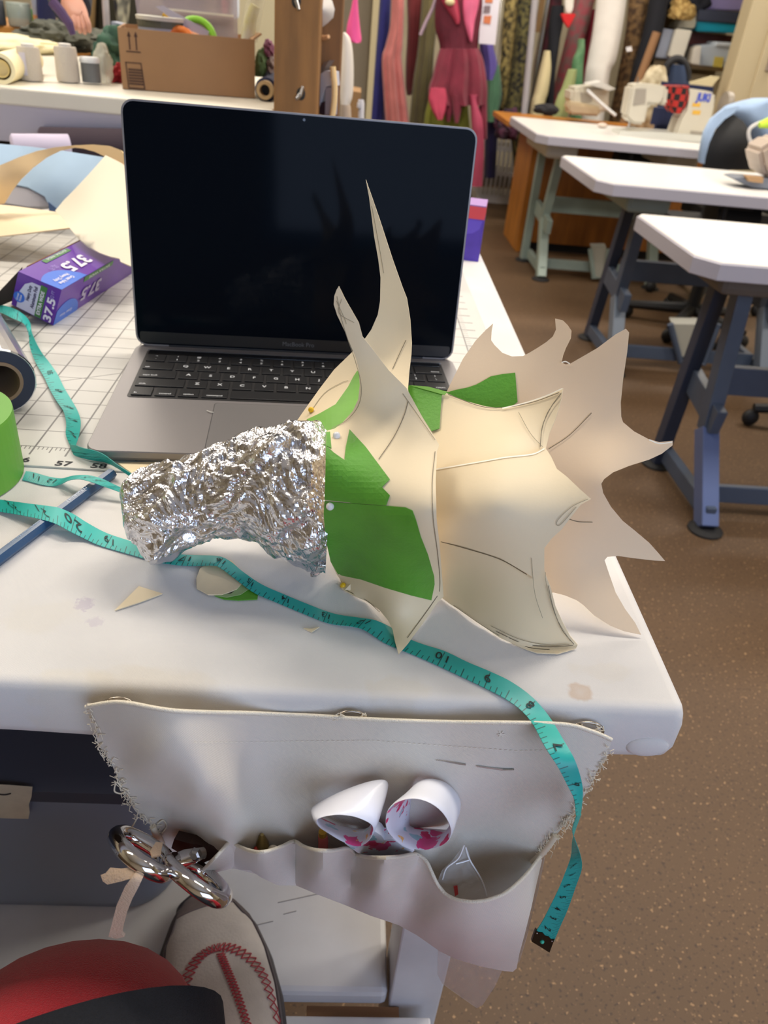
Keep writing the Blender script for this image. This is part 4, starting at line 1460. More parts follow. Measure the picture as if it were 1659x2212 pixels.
# needle threaded through the panel
nd = obj('needle', join(tube([DP.at(943, 1643, .0010), DP.at(1006, 1652, .0007)], [.0002, .00045], 8), tube([DP.at(1030, 1655, .0007), DP.at(1085, 1662, .0011), DP.at(1110, 1662, .0012)], [.00045, .0006, .0005], 8)), steel, None)
tag(nd, 'steel needle pinned flat through the upper right of the canvas pouch', 'needle')
nd2 = [line_strip([(1078, 1580), (1087, 1593)], 2, DP, .0007), line_strip([(1087, 1580), (1078, 1592)], 2, DP, .0007), line_strip([(1075, 1587), (1091, 1586)], 2, DP, .0007)]
obj('bar_tack', join(*nd2), M('stitch_thread', (226, 220, 206), .8), po)

# ---------------------------------------------------------------- floral scissors in the pouch
def floral():
    m = M('floral_plastic', (232, 234, 244), .28, spec=.5)
    nt = m.node_tree
    p = nt.nodes['Principled BSDF']
    tc = nt.nodes['Texture Coordinate'].outputs['Object']
    cur = None
    for k, (sc, thr, col) in enumerate(((62, .34, (238, 84, 148)), (80, .30, (222, 40, 104)), (70, .25, (160, 208, 218)), (110, .17, (250, 196, 120)))):
        mp = nt.nodes.new('ShaderNodeMapping')
        mp.inputs['Location'].default_value = (k * .37, k * .21, k * .13)
        mp.inputs['Scale'].default_value = (1, 1, .75)
        wn = nt.nodes.new('ShaderNodeTexNoise')
        wn.inputs['Scale'].default_value = 170
        nt.links.new(tc, wn.inputs['Vector'])
        av = nt.nodes.new('ShaderNodeVectorMath')
        av.operation = 'MULTIPLY_ADD'
        av.inputs[1].default_value = (.012, .012, .012)
        nt.links.new(wn.outputs['Color'], av.inputs[0])
        nt.links.new(tc, av.inputs[2])
        nt.links.new(av.outputs['Vector'], mp.inputs['Vector'])
        v = nt.nodes.new('ShaderNodeTexVoronoi')
        v.inputs['Scale'].default_value = sc
        nt.links.new(mp.outputs['Vector'], v.inputs['Vector'])
        l = nt.nodes.new('ShaderNodeMath')
        l.operation = 'LESS_THAN'
        nt.links.new(v.outputs['Distance'], l.inputs[0])
        l.inputs[1].default_value = thr * .95
        mx = nt.nodes.new('ShaderNodeMixRGB')
        nt.links.new(l.outputs[0], mx.inputs['Fac'])
        if cur is None:
            mx.inputs['Color1'].default_value = lin((232, 234, 244))
        else:
            nt.links.new(cur, mx.inputs['Color1'])
        mx.inputs['Color2'].default_value = lin(col)
        cur = mx.outputs['Color']
    nt.links.new(cur, p.inputs['Base Color'])
    return m


flo = floral()
plain = M('plain_white_plastic', (234, 236, 246), .28)
sc_ = thing('floral_scissors', 'white scissors with pink floral handles standing in the canvas pouch', 'scissors', UY(800, 1840, -.262))


def band(inner, outer, D, Yb, th, name, mat_):
    """finger loop: a band that stands between a front rim and a back rim"""
    a, b = catmull(inner, 6, True), catmull(outer, 6, True)
    A = np.array([UY(x, y, D) for x, y in a])
    B = np.array([UY(x, y, Yb) for x, y in b])
    n = len(A)
    ca, cb = A.mean(0), B.mean(0)
    rows = []
    for k in range(16):
        ph = 2 * math.pi * k / 16
        w = .5 + .5 * math.cos(ph)
        mid = A * w + B * (1 - w)
        cc = ca * w + cb * (1 - w)
        out = (mid - cc)
        out /= np.linalg.norm(out, axis=1, keepdims=True)
        rows.append(mid + out * th * math.sin(ph) * (.75 + .25 * abs(math.cos(ph))))
    P = np.array(rows).transpose(1, 0, 2)
    v, f = grid(P, closed_u=True)
    m_ = P.shape[1]
    k = P.shape[0]
    for j in range(m_):
        f.append([(k - 1) * m_ + j, (k - 1) * m_ + (j + 1) % m_, (j + 1) % m_, j])
    o = obj(name, (v, f), mat_, sc_, smooth=True)
    o.data.materials.append(plain)
    for p_ in o.data.polygons:
        vi = [i % m_ for i in p_.vertices]
        if sum(1 for i in vi if 0 < i < 8) >= 2:
            p_.material_index = 1
    return o


# right loop: front rim circle, back rim higher behind it
band([(834, 1783), (838, 1752), (860, 1732), (895, 1725), (930, 1735), (958, 1758), (974, 1790), (968, 1815), (945, 1830), (908, 1836), (870, 1825), (846, 1806)],
     [(885, 1766), (888, 1728), (893, 1705), (905, 1688), (930, 1682), (962, 1690), (986, 1712), (994, 1735), (988, 1765), (975, 1790), (935, 1790), (890, 1786)], -.280, -.256, .0016, 'finger_loop', flo)
# left loop
band([(684, 1772), (700, 1764), (730, 1760), (765, 1764), (795, 1776), (806, 1788), (802, 1806), (790, 1822), (770, 1828), (740, 1818), (710, 1800), (690, 1786)],
     [(675, 1748), (690, 1733), (740, 1708), (790, 1690), (825, 1684), (838, 1692), (832, 1715), (820, 1745), (810, 1775), (790, 1790), (740, 1785), (690, 1765)], -.279, -.258, .0016, 'finger_loop', flo)
for pts in ([(745, 1822), (770, 1832), (800, 1812), (808, 1795), (824, 1805), (840, 1830), (838, 1850), (800, 1850), (772, 1842)], [(828, 1815), (848, 1812), (870, 1828), (895, 1838), (888, 1843), (850, 1849), (828, 1848)]):
    Ds = Depth([(740, 1820, -.2700), (900, 1840, -.2660), (820, 1852, -.2610), (820, 1800, -.274)])
    obj('handle_shank', sheet(pts, Ds, .006, step=9), flo, sc_, smooth=True)
obj('blade', hexa([UY(795, 1960, -.258), UY(825, 1960, -.258), UY(825, 1960, -.256), UY(795, 1960, -.256), UY(785, 1858, -.264), UY(850, 1858, -.264), UY(850, 1858, -.262), UY(785, 1858, -.262)]), steel, sc_)

# pens standing in the pockets
pk = thing('lipstick_pen', 'translucent pink pen end with a golden tip beside the floral scissors', 'pen', UY(698, 1830, -.262))
a_ = UY(698, 1862, -.2625)
obj('barrel', tube([a_, UY(698, 1812, -.263), UY(697, 1804, -.263)], [.0027, .0027, .0024], 14), M('pink_plastic', (206, 104, 98), .2), pk, smooth=True)
obj('pen_tip', tube([UY(697, 1805, -.263), UY(697, 1796, -.263)], [.0023, .0021], 14), M('gold_tip', (206, 160, 62), .3, metal=.7), pk)
bp_ = thing('brass_marker', 'brass-tipped marker standing in the second pouch pocket', 'marker', UY(566, 1840, -.262))
obj('marker_cone', tube([UY(568, 1862, -.2625), UY(567, 1822, -.2625), UY(566, 1808, -.2625), UY(566, 1803, -.2625)], [.0036, .0034, .0018, .0009], 14), M('brass', (150, 130, 82), .32, metal=.8), bp_, smooth=True)
obj('marker_ring', lathe([(.0037, 0), (.0039, .001), (.0037, .002)], UY(567, 1838, -.2625), (0, 0, 1), 14), M('brass_dark', (110, 92, 56), .4, metal=.8), bp_)
tag(obj('button', ball(UY(590, 1834, -.264), .0028, 12, (1, .6, 1)), M('cream_button', (216, 204, 180), .4), None, True), 'small cream bead beside the brass marker in the pouch', 'bead')
tag(obj('red_bead', ball(UY(553, 1834, -.2645), .0014, 10), M('red_bead', (196, 52, 40), .3), None, True), 'tiny red bead left of the brass marker tip', 'bead')
lh = M('dark_leather', (58, 34, 24), .6, var=.2, vscale=60)
tag(obj('leather_case', sheet([(376, 1813), (410, 1822), (450, 1828), (486, 1826), (470, 1850), (440, 1864), (400, 1850), (370, 1832)], Depth([(376, 1813, -.2535), (486, 1826, -.2600), (440, 1864, -.2580), (400, 1850, -.2560)]), .006, step=10), lh), 'dark brown leather case poking out at the left pouch pocket', 'case')

# clear plastic bag in the large right pocket, and sheet behind it
def clear_mat(name, a, col=(232, 230, 228)):
    m = M(name, col, .18, alpha=a, spec=.6)
    return m


clr = clear_mat('clear_plastic', .22)
Dc = Depth([(950, 1870, -.262), (1000, 1825, -.256), (1055, 1940, -.266), (980, 1940, -.268), (1020, 1880, -.262)])
bg = thing('plastic_bag', 'small clear plastic bag standing in the large right pouch pocket', 'bag', UY(1000, 1900, -.262))
obj('bag_film', sheet([(945, 1905), (955, 1880), (975, 1862), (1003, 1824), (1012, 1840), (1022, 1875), (1040, 1905), (1055, 1942), (1000, 1946), (962, 1930)], Dc, .0003, off=.002, step=10, wob=.002), clr, bg)
for q in ([(1003, 1826), (990, 1855), (965, 1875), (956, 1900)], [(1006, 1830), (1014, 1856), (1040, 1900), (1052, 1935)], [(985, 1866), (1000, 1862), (1013, 1858)]):
    obj('bag_crease', tube([Dc.at(x, y, .0035) for x, y in catmull(q, 4)], .0004, 5), M('crease_shine', (236, 236, 240), .2), bg)
obj('red_print', sheet([(980, 1915), (988, 1913), (990, 1932), (983, 1936)], Dc, .0003, off=.0035, step=9), M('red_print2', (196, 60, 60), .5), bg)
Ds2 = Depth([(950, 2060, -.250), (1090, 2100, -.249), (1030, 2180, -.246), (1160, 1800, -.243), (1100, 1980, -.245)])
clr2 = clear_mat('clear_film', .30, (214, 204, 198))
tag(obj('plastic_sheet', sheet([(946, 2040), (1010, 2060), (1090, 2085), (1070, 2130), (1042, 2172), (1030, 2178), (990, 2150), (955, 2125), (945, 2105)], Ds2, .0004, step=16, wob=.002), clr2, None), 'clear plastic sheet hanging out beneath the pouch corner', 'plastic sheet')
tag(obj('plastic_sheet', sheet([(1168, 1855), (1176, 1850), (1162, 1920), (1138, 2020), (1120, 2080), (1118, 2060), (1150, 1950)], Depth([(1168, 1855, -.247), (1138, 2020, -.262), (1120, 2080, -.262)]), .0004, step=12), clr2, None), 'narrow clear plastic edge showing along the pouch right side', 'plastic sheet')

# ---------------------------------------------------------------- chrome shears tied to the pouch
ch = thing('chrome_shears', 'shiny chrome dressmaking shears hanging from the pouch left corner by a cloth tie', 'scissors', UY(370, 1870, -.27))
chrome = M('chrome', (212, 210, 210), .07, metal=1.0)


def loop(pts, r, name):
    return obj(name, tube([UY(x, y, v) for x, y, v in catmull(pts, 6, True)], r, 14, closed=True), chrome, ch, smooth=True)


loop([(250, 1808, -.268), (270, 1838, -.284), (310, 1870, -.292), (350, 1888, -.290), (366, 1872, -.276), (352, 1846, -.264), (310, 1818, -.258), (268, 1800, -.258)], .0042, 'bow')
loop([(366, 1866, -.282), (400, 1898, -.294), (440, 1928, -.300), (474, 1944, -.298), (486, 1930, -.284), (462, 1902, -.270), (424, 1874, -.264), (388, 1858, -.268)], .0040, 'bow')
obj('blade', tube([UY(352, 1872, -.276), UY(400, 1854, -.270), UY(440, 1842, -.264)], [.0042, .0046, .0030], 12), chrome, ch, smooth=True)
obj('pivot_screw', lathe([(.0032, 0), (.0032, .003), (.002, .0036)], UY(424, 1842, -.268), (-.2, -.9, .4), 6), steel, ch)
obj('handle_cap', ball(UY(252, 1806, -.268), .0030, 12), M('black_cap', (14, 14, 18), .3), ch, smooth=True)
tie = M('cotton_tie', (214, 186, 158), .85, bump=.4, bscale=900)
ct = thing('cloth_tie', 'pale cotton tape knotted round the chrome shears, ends dangling', 'tie', UY(300, 1890, -.268))
Dti = Depth([(330, 1835, -.272), (300, 1890, -.296), (215, 1890, -.288), (245, 2040, -.292), (270, 1980, -.296), (345, 1800, -.258)])
obj('tie_wrap', sheet([(337, 1818), (352, 1820), (347, 1846), (330, 1850), (326, 1835)], Dti, .001, off=.010, step=8), tie, ct, smooth=True)
obj('tie_end', sheet([(312, 1872), (290, 1873), (262, 1876), (238, 1874), (228, 1886), (217, 1890), (222, 1904), (232, 1911), (262, 1904), (290, 1896), (306, 1886)], Dti, .0016, off=.001, step=8), tie, ct, smooth=True)
obj('tie_end', sheet([(296, 1880), (314, 1884), (300, 1915), (284, 1945), (272, 1975), (264, 2005), (262, 2018), (268, 2024), (250, 2028), (234, 2024), (243, 1990), (252, 1955), (270, 1915)], Dti, .0016, off=.002, step=8), tie, ct, smooth=True)

# ================================================================ below the table
binm = M('slate_plastic', (122, 132, 150), .45, var=.04, vscale=8)
sb = thing('storage_bin', 'slate grey plastic storage bin under the left of the table', 'bin', (-.12, .06, SH))
bxr = UY(398, 1960, -.085)[0]
zl = UY(140, 1712, -.085)[2]
rg = []
for ins, z in ((.030, SH), (.022, SH + .004), (.018, SH + .02), (.004, zl - .03), (0, zl - .004)):
    rg.append(rring(-.50 + ins, bxr - ins, -.085 + ins, .30 - ins, z, .045, 8))
obj('tub', loft(rg), binm, sb, smooth=True)
rg = [rring(-.51, bxr + .006, -.092, .31, zl - .004, .05, 8), rring(-.512, bxr + .008, -.094, .312, zl + .012, .05, 8), rring(-.50, bxr - .004, -.082, .30, zl + .022, .05, 8)]
obj('lid', loft(rg), M('slate_lid', (60, 64, 78), .5), sb, smooth=True)
Dl = Depth([(0, 1700, -.0965), (75, 1700, -.0965), (0, 1770, -.090), (70, 1770, -.090)])
lb = obj('paper_label', sheet([(-30, 1694), (20, 1696), (70, 1700), (68, 1722), (62, 1738), (64, 1755), (61, 1769), (20, 1768), (-30, 1766)], Dl, .0003, step=14), M('masking_tape', (196, 188, 168), .8, var=.05, vscale=80), sb)
obj('pen_stroke', line_strip([(-8, 1715), (10, 1717), (24, 1714)], 3, Dl, .0006), ink, lb)
obj('pen_stroke', line_strip([(-14, 1738), (-6, 1736), (-2, 1748)], 3, Dl, .0006), ink, lb)

# ================================================================ seated person: legs and shoe
ps = thing('person', 'seated person in red leggings and black skirt with one canvas shoe on the shelf', 'person', (.2, -.62, FLOOR))


def at_depth(x, y, dd):
    return CAM + ray(x, y) * dd


knee = at_depth(140, 2208, .42)
hipL = np.array([.19, -.80, -.22])
# leg geometry: swept limb surfaces grown from one pelvis
sk_v = [np.array([.26, -.84, -.22]), hipL, knee, np.array([.075, -.27, -.45]), np.array([.06, -.285, -.80]), np.array([.06, -.17, -.845]),
        np.array([.35, -.82, -.22]), np.array([.36, -.47, -.12]), np.array([.225, -.335, -.38]), np.array([.19, -.26, -.445])]
sk_r = [.12, .105, .084, .062, .042, .034, .095, .064, .040, .034]
sk_e = [(0, 1), (1, 2), (2, 3), (3, 4), (4, 5), (0, 6), (6, 7), (7, 8), (8, 9)]
me = bpy.data.meshes.new('body')
me.from_pydata([(v - ORG[ps]).tolist() for v in sk_v], sk_e, [])
body = bpy.data.objects.new('body', me)
COL.objects.link(body)
body.parent = ps
ORG[body] = ORG[ps]
m_ = body.modifiers.new('skin', 'SKIN')
m_.use_smooth_shade = True
for i, r_ in enumerate(sk_r):
    me.skin_vertices[0].data[i].radius = (r_, r_)
me.skin_vertices[0].data[0].use_root = True
body.modifiers.new('sub', 'SUBSURF').levels = 3
dg = bpy.context.evaluated_depsgraph_get()
em = bpy.data.meshes.new_from_object(body.evaluated_get(dg))
bpy.data.objects.remove(body)
redm = M('red_knit', (186, 30, 46), .9, var=.10, vscale=900, bump=.5, bscale=1400, sheen=.3)
em.materials.clear()
em.materials.append(redm)
em.name = 'leggings'
body = bpy.data.objects.new('leggings', em)
COL.objects.link(body)
body.parent = ps
ORG[body] = ORG[ps]
# skirt drawn up over the thigh, hem below the knee top
k0 = knee + (hipL - knee) * .03
rows = []
ax_ = (hipL - knee) / np.linalg.norm(hipL - knee)
_, s1, u1 = fr(ax_)
L_ = np.linalg.norm(hipL - knee)
for k in range(16):
    t = k / 15
    cpt = knee + ax_ * (.020 + (L_ - .05) * t)
    rr_ = (.083 + .040 * t)
    rows.append([cpt + rr_ * (s1 * math.cos(a) + u1 * math.sin(a)) + ax_ * (.018 * math.cos(a - .6) if k == 0 else 0) for a in np.linspace(0, 2 * math.pi, 40, endpoint=False)])
v, f = grid(np.array(rows), closed_u=True)
obj('skirt', shell(v, f, .002), M('black_knit', (16, 18, 24), .95, var=.2, vscale=700, bump=.4, bscale=1200), ps, smooth=True)

# shoe
toe = UZ(432, 1893, -.452)
heel = UZ(530, 2420, -.452)
fd = (heel - toe)
fd[2] = 0
fd /= np.linalg.norm(fd)
fs = np.cross([0, 0, 1.0], fd)
fz = np.array([0, 0, 1.0])
FL_ = .27
sole0 = toe * [1, 1, 0] + np.array([0, 0, SH])


def half_w(s):
    return np.interp(s, [0, .006, .02, .045, .08, .12, .17, .22, .262, .27], [.004, .016, .029, .042, .049, .050, .044, .038, .030, .012])


def top_h(s):
    return np.interp(s, [0, .01, .03, .06, .10, .14, .18, .22, .27], [.020, .030, .041, .050, .060, .076, .088, .092, .094])


def shoe_pt(s, a, o=0.0):
    """a from -1 (left edge) over the top to 1"""
    w, h = half_w(s), top_h(s)
    th = a * math.pi / 2
    return sole0 + fd * s + fs * (-(w + o) * math.sin(th)) + fz * (.018 + (h + o - .018) * max(0, math.cos(th)) ** .62)


ss = np.r_[np.linspace(0, .03, 10), np.linspace(.036, .27, 26)]
up_ = np.array([[shoe_pt(s, a) for a in np.linspace(-1, 1, 25)] for s in ss])
v, f = grid(up_)
shm = M('off_white_suede', (200, 194, 189), .85, var=.06, vscale=40, bump=.2, bscale=400)
sh = obj('shoe', shell(v, f, .002), shm, ps, smooth=True)
rgs = []
for z, o in ((0.0, .000), (.002, .004), (.010, .006), (.019, .003), (.022, -.002)):
    r1 = [sole0 + fd * s + fs * (half_w(s) + o) + fz * z - fd * (o if s < .01 else 0) for s in ss]
    r2 = [sole0 + fd * s - fs * (half_w(s) + o) + fz * z - fd * (o if s < .01 else 0) for s in ss[::-1]]
    rgs.append(r1 + r2)
dsole = M('charcoal_rubber', (64, 60, 62), .6)
obj('sole', loft(rgs), dsole, sh, smooth=True)
# toe rand: darker suede bumper
rb = np.array([[shoe_pt(s, a, .0012) for a in np.linspace(-1, 1, 31)] for s in np.linspace(0.0, .028, 9)])
v, f = grid(rb)
obj('toe_rand', shell(v, f, .0015), M('grey_suede', (122, 110, 108), .85, var=.1, vscale=60), sh, smooth=True)
for sg in (-1, 1):
    rb = np.array([[shoe_pt(s, sg * a, .0014) for a in np.linspace(.78 if s > .05 else .6, 1, 6)] for s in np.linspace(.012, .268, 26)])
    v, f = grid(rb)
    obj('side_rand', shell(v, f, .0015), M('side_suede', (92, 84, 86), .85, var=.1, vscale=60), sh, smooth=True)
rst = M('red_stitching', (170, 54, 66), .7)


def cross_stitch(path, wid, n, name='stitching'):
    P = catmull(path, 12)
    idx = np.linspace(0, len(P) - 1, n + 1)
    P = np.array([[np.interp(i, range(len(P)), P[:, 0]), np.interp(i, range(len(P)), P[:, 1])] for i in idx])
    gs = []
    for i in range(n):
        t = P[i + 1] - P[i]
        tn = np.array([-t[1] * .05, t[0] / .05])
        tn = np.array([-(t[1]) * 0.045, t[0] / 0.045])
        tn /= np.linalg.norm(tn * [1, .045]) + 1e-9
        off = tn * wid / 2
        for sg in (1, -1):
            a, b = P[i] + off * sg, P[i + 1] - off * sg
            m2 = (a + b) / 2
            gs.append(tube([shoe_pt(a[0], a[1], .0010), shoe_pt(m2[0], m2[1], .0016), shoe_pt(b[0], b[1], .0010)], .00055, 5))
    obj(name, join(*gs), rst, sh, kind='stuff')


cross_stitch([(.175, -.72), (.135, -.60), (.105, -.46), (.085, -.22), (.079, 0), (.085, .22), (.105, .42), (.135, .60), (.175, .76)], .0078, 36)
cross_stitch([(.086, -.06), (.11, -.10), (.14, -.15), (.175, -.21)], .0042, 26)


# ================================================================ industrial sewing tables
slate = M('slate_paint', (74, 86, 106), .4, var=.06, vscale=12)
sage = M('sage_paint', (142, 158, 152), .45, var=.06, vscale=12)
topm = M('white_laminate', (226, 224, 220), .32)
edgem = M('laminate_edge_shaded', (176, 173, 184), .45)  # lilac-grey carries the shading of the table edges in its colour
iron = M('dark_bracket', (92, 88, 84), .6)
rear_m = M('navy_post', (48, 56, 76), .5)
rubber = M('black_rubber', (26, 26, 28), .7)
ZT = -0.11


def sewing_table(label, x0, yf, yb, wdt, legm, ch_, front, rear, treadle=None, capm=None, lower_light=None, bend=None):
    """front/rear = (x, y_foot, y_top) of the two posts of the side frame"""
    t = thing('sewing_table', label, 'sewing table', (x0 + wdt / 2, (yf + yb) / 2, FLOOR), 'industrial sewing tables')
    ol = [(x0 + ch_, yf), (x0 + wdt, yf), (x0 + wdt, yb), (x0 + ch_ * .4, yb), (x0, yb - ch_ * .6), (x0, yf + ch_ * 1.2)]
    r_ = []
    for ins, z in ((.002, ZT - .04), (0, ZT - .038), (0, ZT - .003), (.003, ZT)):
        cx, cy = x0 + wdt / 2, (yf + yb) / 2
        r_.append([(x + ins * np.sign(cx - x), y + ins * np.sign(cy - y), z) for x, y in ol])
    top_ = obj('table_top', loft(r_), edgem, t)
    obj('laminate', prism([(x + .004 * np.sign(x0 + wdt / 2 - x), y + .004 * np.sign((yf + yb) / 2 - y), ZT) for x, y in ol], (0, 0, .0012)), topm, top_)
    for k, dx in enumerate((0, wdt - .56)):
        fx = front[0] + dx
        if k and fx > 3.2:
            continue
        for pi, (x_, y0_, y1_) in enumerate((front, rear)):
            p0, p1 = np.array([x_ + dx, y0_, FLOOR + .012]), np.array([x_ + dx, y1_, ZT - .045])
            if pi == 0:
                q_ = U(bend[0], bend[1], 0, x_)
                pm = np.array([x_ + dx, q_[1], q_[2]])
                obj('post', bar(pm + (p0 - pm) * .015, p1, .044, .05, up=(0, 1, 0), bev=.003), legm, t)
                obj('lower_post', bar(p0, pm, .050, .056, up=(0, 1, 0), bev=.003), lower_light, t)
            else:
                obj('post', bar(p0, p1, .042, .05, up=(0, 1, 0), bev=.003), rear_m if legm is slate else legm, t)
            obj('foot_pad', lathe([(.05, 0), (.05, .006), (.034, .014)], (x_ + dx, y0_, FLOOR), (0, 0, 1), 16), rubber, t)
            f_ = obj('bolt', cyl(p1 + np.array([.0, -.020, -.10]), p1 + np.array([0, -.036, -.106]), .013, 14), M('zinc', (178, 176, 160), .5, metal=.5), t)
        obj('base_rail', bar((fx, front[1], FLOOR + .05), (fx, rear[1], FLOOR + .05), .03, .05, bev=.003), legm, t)
        a_ = .50
        yfa, yra = front[1] + (front[2] - front[1]) * a_, rear[1] + (rear[2] - rear[1]) * a_
        z_ = FLOOR + .30
        obj('mid_brace', bar((fx, yfa, z_ - .02), (fx, yra, z_ + .02), .03, .075, bev=.003), legm, t)
        obj('top_bracket', box((fx - .03, (front[2] + rear[2]) / 2 - .02, ZT - .083), (.17, abs(rear[2] - front[2]) + .20, .084), bev=.02), capm or iron, t)
    ym = front[1] + .55 * (rear[1] - front[1])
    obj('foot_rail', box((front[0] + (wdt - .56) / 2, front[1] + .10, FLOOR + .07), (wdt - .60, .02, .055), bev=.003), legm, t)
    obj('cross_rail', box((front[0] + (wdt - .56) / 2, ym + .05, FLOOR + .36), (wdt - .60, .03, .085), bev=.003), legm, t)
    if treadle:
        obj('treadle', hexa([UY(*p, treadle[1]) for p in treadle[0]] + [UY(*p, treadle[1]) + np.array([0, .05, .012]) for p in treadle[0]]), M('pale_treadle', (172, 170, 158), .5), t)
        obj('treadle_frame', tube([UY(*p, treadle[1] - .01) for p in treadle[2]], .013, 8), legm, t)
    obj('motor', join(cyl((x0 + .62, yb - .16, ZT - .16), (x0 + .80, yb - .16, ZT - .16), .075, 20), box((x0 + .66, yb - .2, ZT - .075), (.14, .16, .06))), rubber, t, smooth=True)
    obj('knee_lift', tube([(x0 + .52, yf + .14, ZT - .05), (x0 + .52, yf + .13, ZT - .16), (x0 + .60, yf + .10, ZT - .20)], .010, 8), rubber, t)
    return t


sewing_table('nearest white sewing table, clear of things, with slate blue legs', 1.028, 1.243, 1.76, 1.2, slate, .045, (1.30, 1.30, 1.555), (1.285, 1.69, 1.64), None, M('dark_bracket_box', (112, 106, 100), .6), M('slate_blue', (96, 112, 156), .35), (1527, 925))
sewing_table('middle white sewing table with slate blue legs and a machine at its right', 1.065, 2.262, 2.89, 1.2, slate, .05, (1.36, 2.47, 2.59), (1.365, 2.90, 2.76),
             ([(1452, 700), (1545, 702), (1520, 775), (1472, 770)], 2.55, [(1448, 700), (1470, 782), (1520, 786), (1552, 700)]), sage, M('slate_light', (112, 124, 140), .4), (1336, 640))
sewing_table('farthest white sewing table with sage green legs and a machine on top', 1.11, 3.56, 4.42, 1.2, sage, .05, (1.325, 3.84, 3.90), (1.30, 4.25, 4.26),
             ([(1278, 535), (1310, 535), (1305, 600), (1285, 600)], 3.9, [(1275, 538), (1282, 600), (1308, 602), (1315, 538)]), M('cream_bracket', (206, 202, 188), .5), M('sage_light', (156, 172, 164), .4), (1176, 470))

# ---------------------------------------------------------------- machines
crm = M('machine_cream', (206, 200, 184), .4)
grym = M('machine_grey', (160, 152, 140), .45)


def ypx(x, Y, z):
    ys = np.linspace(-200, 900, 1101)
    return float(ys[int(np.argmin([abs(UY(x, y, Y)[2] - z) for y in ys]))])


def ypoly(name, poly, Y, th, m, par, bev=.0, label=None):
    g = prism([UY(x, y, Y) for x, y in poly], (0, th, 0))
    if bev:
        bm = bmesh.new()
        vs = [bm.verts.new(p) for p in g[0]]
        for f in g[1]:
            bm.faces.new([vs[i] for i in f])
        bmesh.ops.recalc_face_normals(bm, faces=bm.faces[:])
        bmesh.ops.bevel(bm, geom=bm.edges[:], offset=bev, segments=2, affect='EDGES', clamp_overlap=True)
        g = frm_bm(bm)
    return obj(name, g, m, par, label=label)


ms = thing('sewing_machine', 'cream industrial sewing machine with red plaid cloth on its arm', 'sewing machine', (1.8, 4.0, ZT))
YM = 3.93
ypoly('machine_head', [(1364, 185), (1385, 180), (1438, 186), (1436, 215), (1420, 228), (1402, 226), (1392, 270), (1366, 268), (1352, 252), (1358, 220)], YM, .12, crm, ms, .012)
ypoly('arm', [(1432, 186), (1490, 192), (1490, 232), (1472, 234), (1440, 228), (1425, 228)], YM + .01, .10, crm, ms, .012)
ypoly('pillar', [(1486, 192), (1546, 200), (1545, 226), (1528, 305), (1452, 300), (1470, 252), (1480, 238)], YM, .13, crm, ms, .012)
ypoly('bed', [(1340, 284), (1400, 284), (1460, 288), (1520, 293), (1516, 309), (1336, 296)], YM - .02, .16, M('bed_pale', (214, 214, 206), .3), ms, .004)
ypoly('face_plate', [(1374, 192), (1396, 192), (1394, 224), (1368, 228)], YM - .004, .01, grym, ms)
obj('hand_wheel', lathe([(.02, 0), (.062, .004), (.066, .02), (.062, .036), (.02, .04)], UY(1560, 226, YM + .06), (1, 0, .0), 24), M('wheel_taupe', (150, 140, 128), .4), ms, smooth=True)
obj('thread_stand', tube([UY(1376, 186, YM + .05), UY(1378, 166, YM + .05)], .004, 8), steel, ms)
obj('presser_bar', tube([UY(1362, 252, YM + .03), UY(1358, 276, YM + .03)], .006, 8), steel, ms)
obj('lettering', text('JUKI', .05, UY(1519, 213, YM - .003), (.99, .0, 0), (0, 0, 1), bold=.05, fit=.075), M('logo_blue', (66, 86, 196), .5), ms)
for y0_, y1_ in ((222, 231), (238, 248)):
    ypoly('warning_sticker', [(1497, y0_), (1514, y0_ + 1), (1512, y1_), (1495, y1_ - 1)], YM - .002, .002, M('sticker_orange', (226, 178, 70), .5), ms)
ypoly('label_plate', [(1492, 282), (1520, 285), (1519, 292), (1491, 289)], YM - .002, .002, grym, ms)
pl = M('red_plaid', (150, 40, 34), .85)
nt = pl.node_tree
ck = nt.nodes.new('ShaderNodeTexChecker')
ck.inputs['Scale'].default_value = 34
ck.inputs['Color1'].default_value = lin((176, 40, 34))
ck.inputs['Color2'].default_value = lin((34, 22, 24))
nt.links.new(nt.nodes['Texture Coordinate'].outputs['Object'], ck.inputs['Vector'])
nt.links.new(ck.outputs['Color'], nt.nodes['Principled BSDF'].inputs['Base Color'])
tag(obj('plaid_cloth', drape([(185, 1433, 1486), (200, 1432, 1488), (218, 1430, 1486), (232, 1436, 1478), (242, 1446, 1466)], YM + .05, .075, 3, .08), pl, None, True), 'red and black plaid cloth wrapped over the cream machine arm', 'cloth')
tag(obj('navy_cloth', drape([(232, 1412, 1470), (250, 1408, 1466), (268, 1404, 1458)], YM + .30, .04, 3, .1), M('navy_cloth', (30, 38, 72), .9), None, True), 'navy cloth behind the cream sewing machine arm', 'cloth')
tag(obj('navy_folder', flatpoly([(1432, 176), (1542, 188), (1530, ypx(1530, YM + .35, ZT + .003)), (1415, ypx(1415, YM + .35, ZT + .003))], YM + .35, .03), M('navy_cloth', (30, 38, 72), .9)), 'flat navy folded fabric lying behind the plaid cloth', 'cloth')
mo = thing('overlock_machine', 'small cream overlock machine on the far desk under a white bolt', 'sewing machine', UY(1285, 255, 4.75))
ypoly('housing', [(1236, 190), (1318, 184), (1316, 238), (1298, 246), (1240, 240), (1232, 222)], 4.70, .2, crm, mo, .02)
ypoly('front_cover', [(1230, 220), (1262, 224), (1300, 232), (1296, 252), (1232, 248), (1226, 238)], 4.60, .12, M('cover_beige', (190, 172, 140), .5), mo, .012)
ypoly('dark_slot', [(1254, 200), (1280, 200), (1278, 220), (1256, 222)], 4.695, .01, grym, mo)
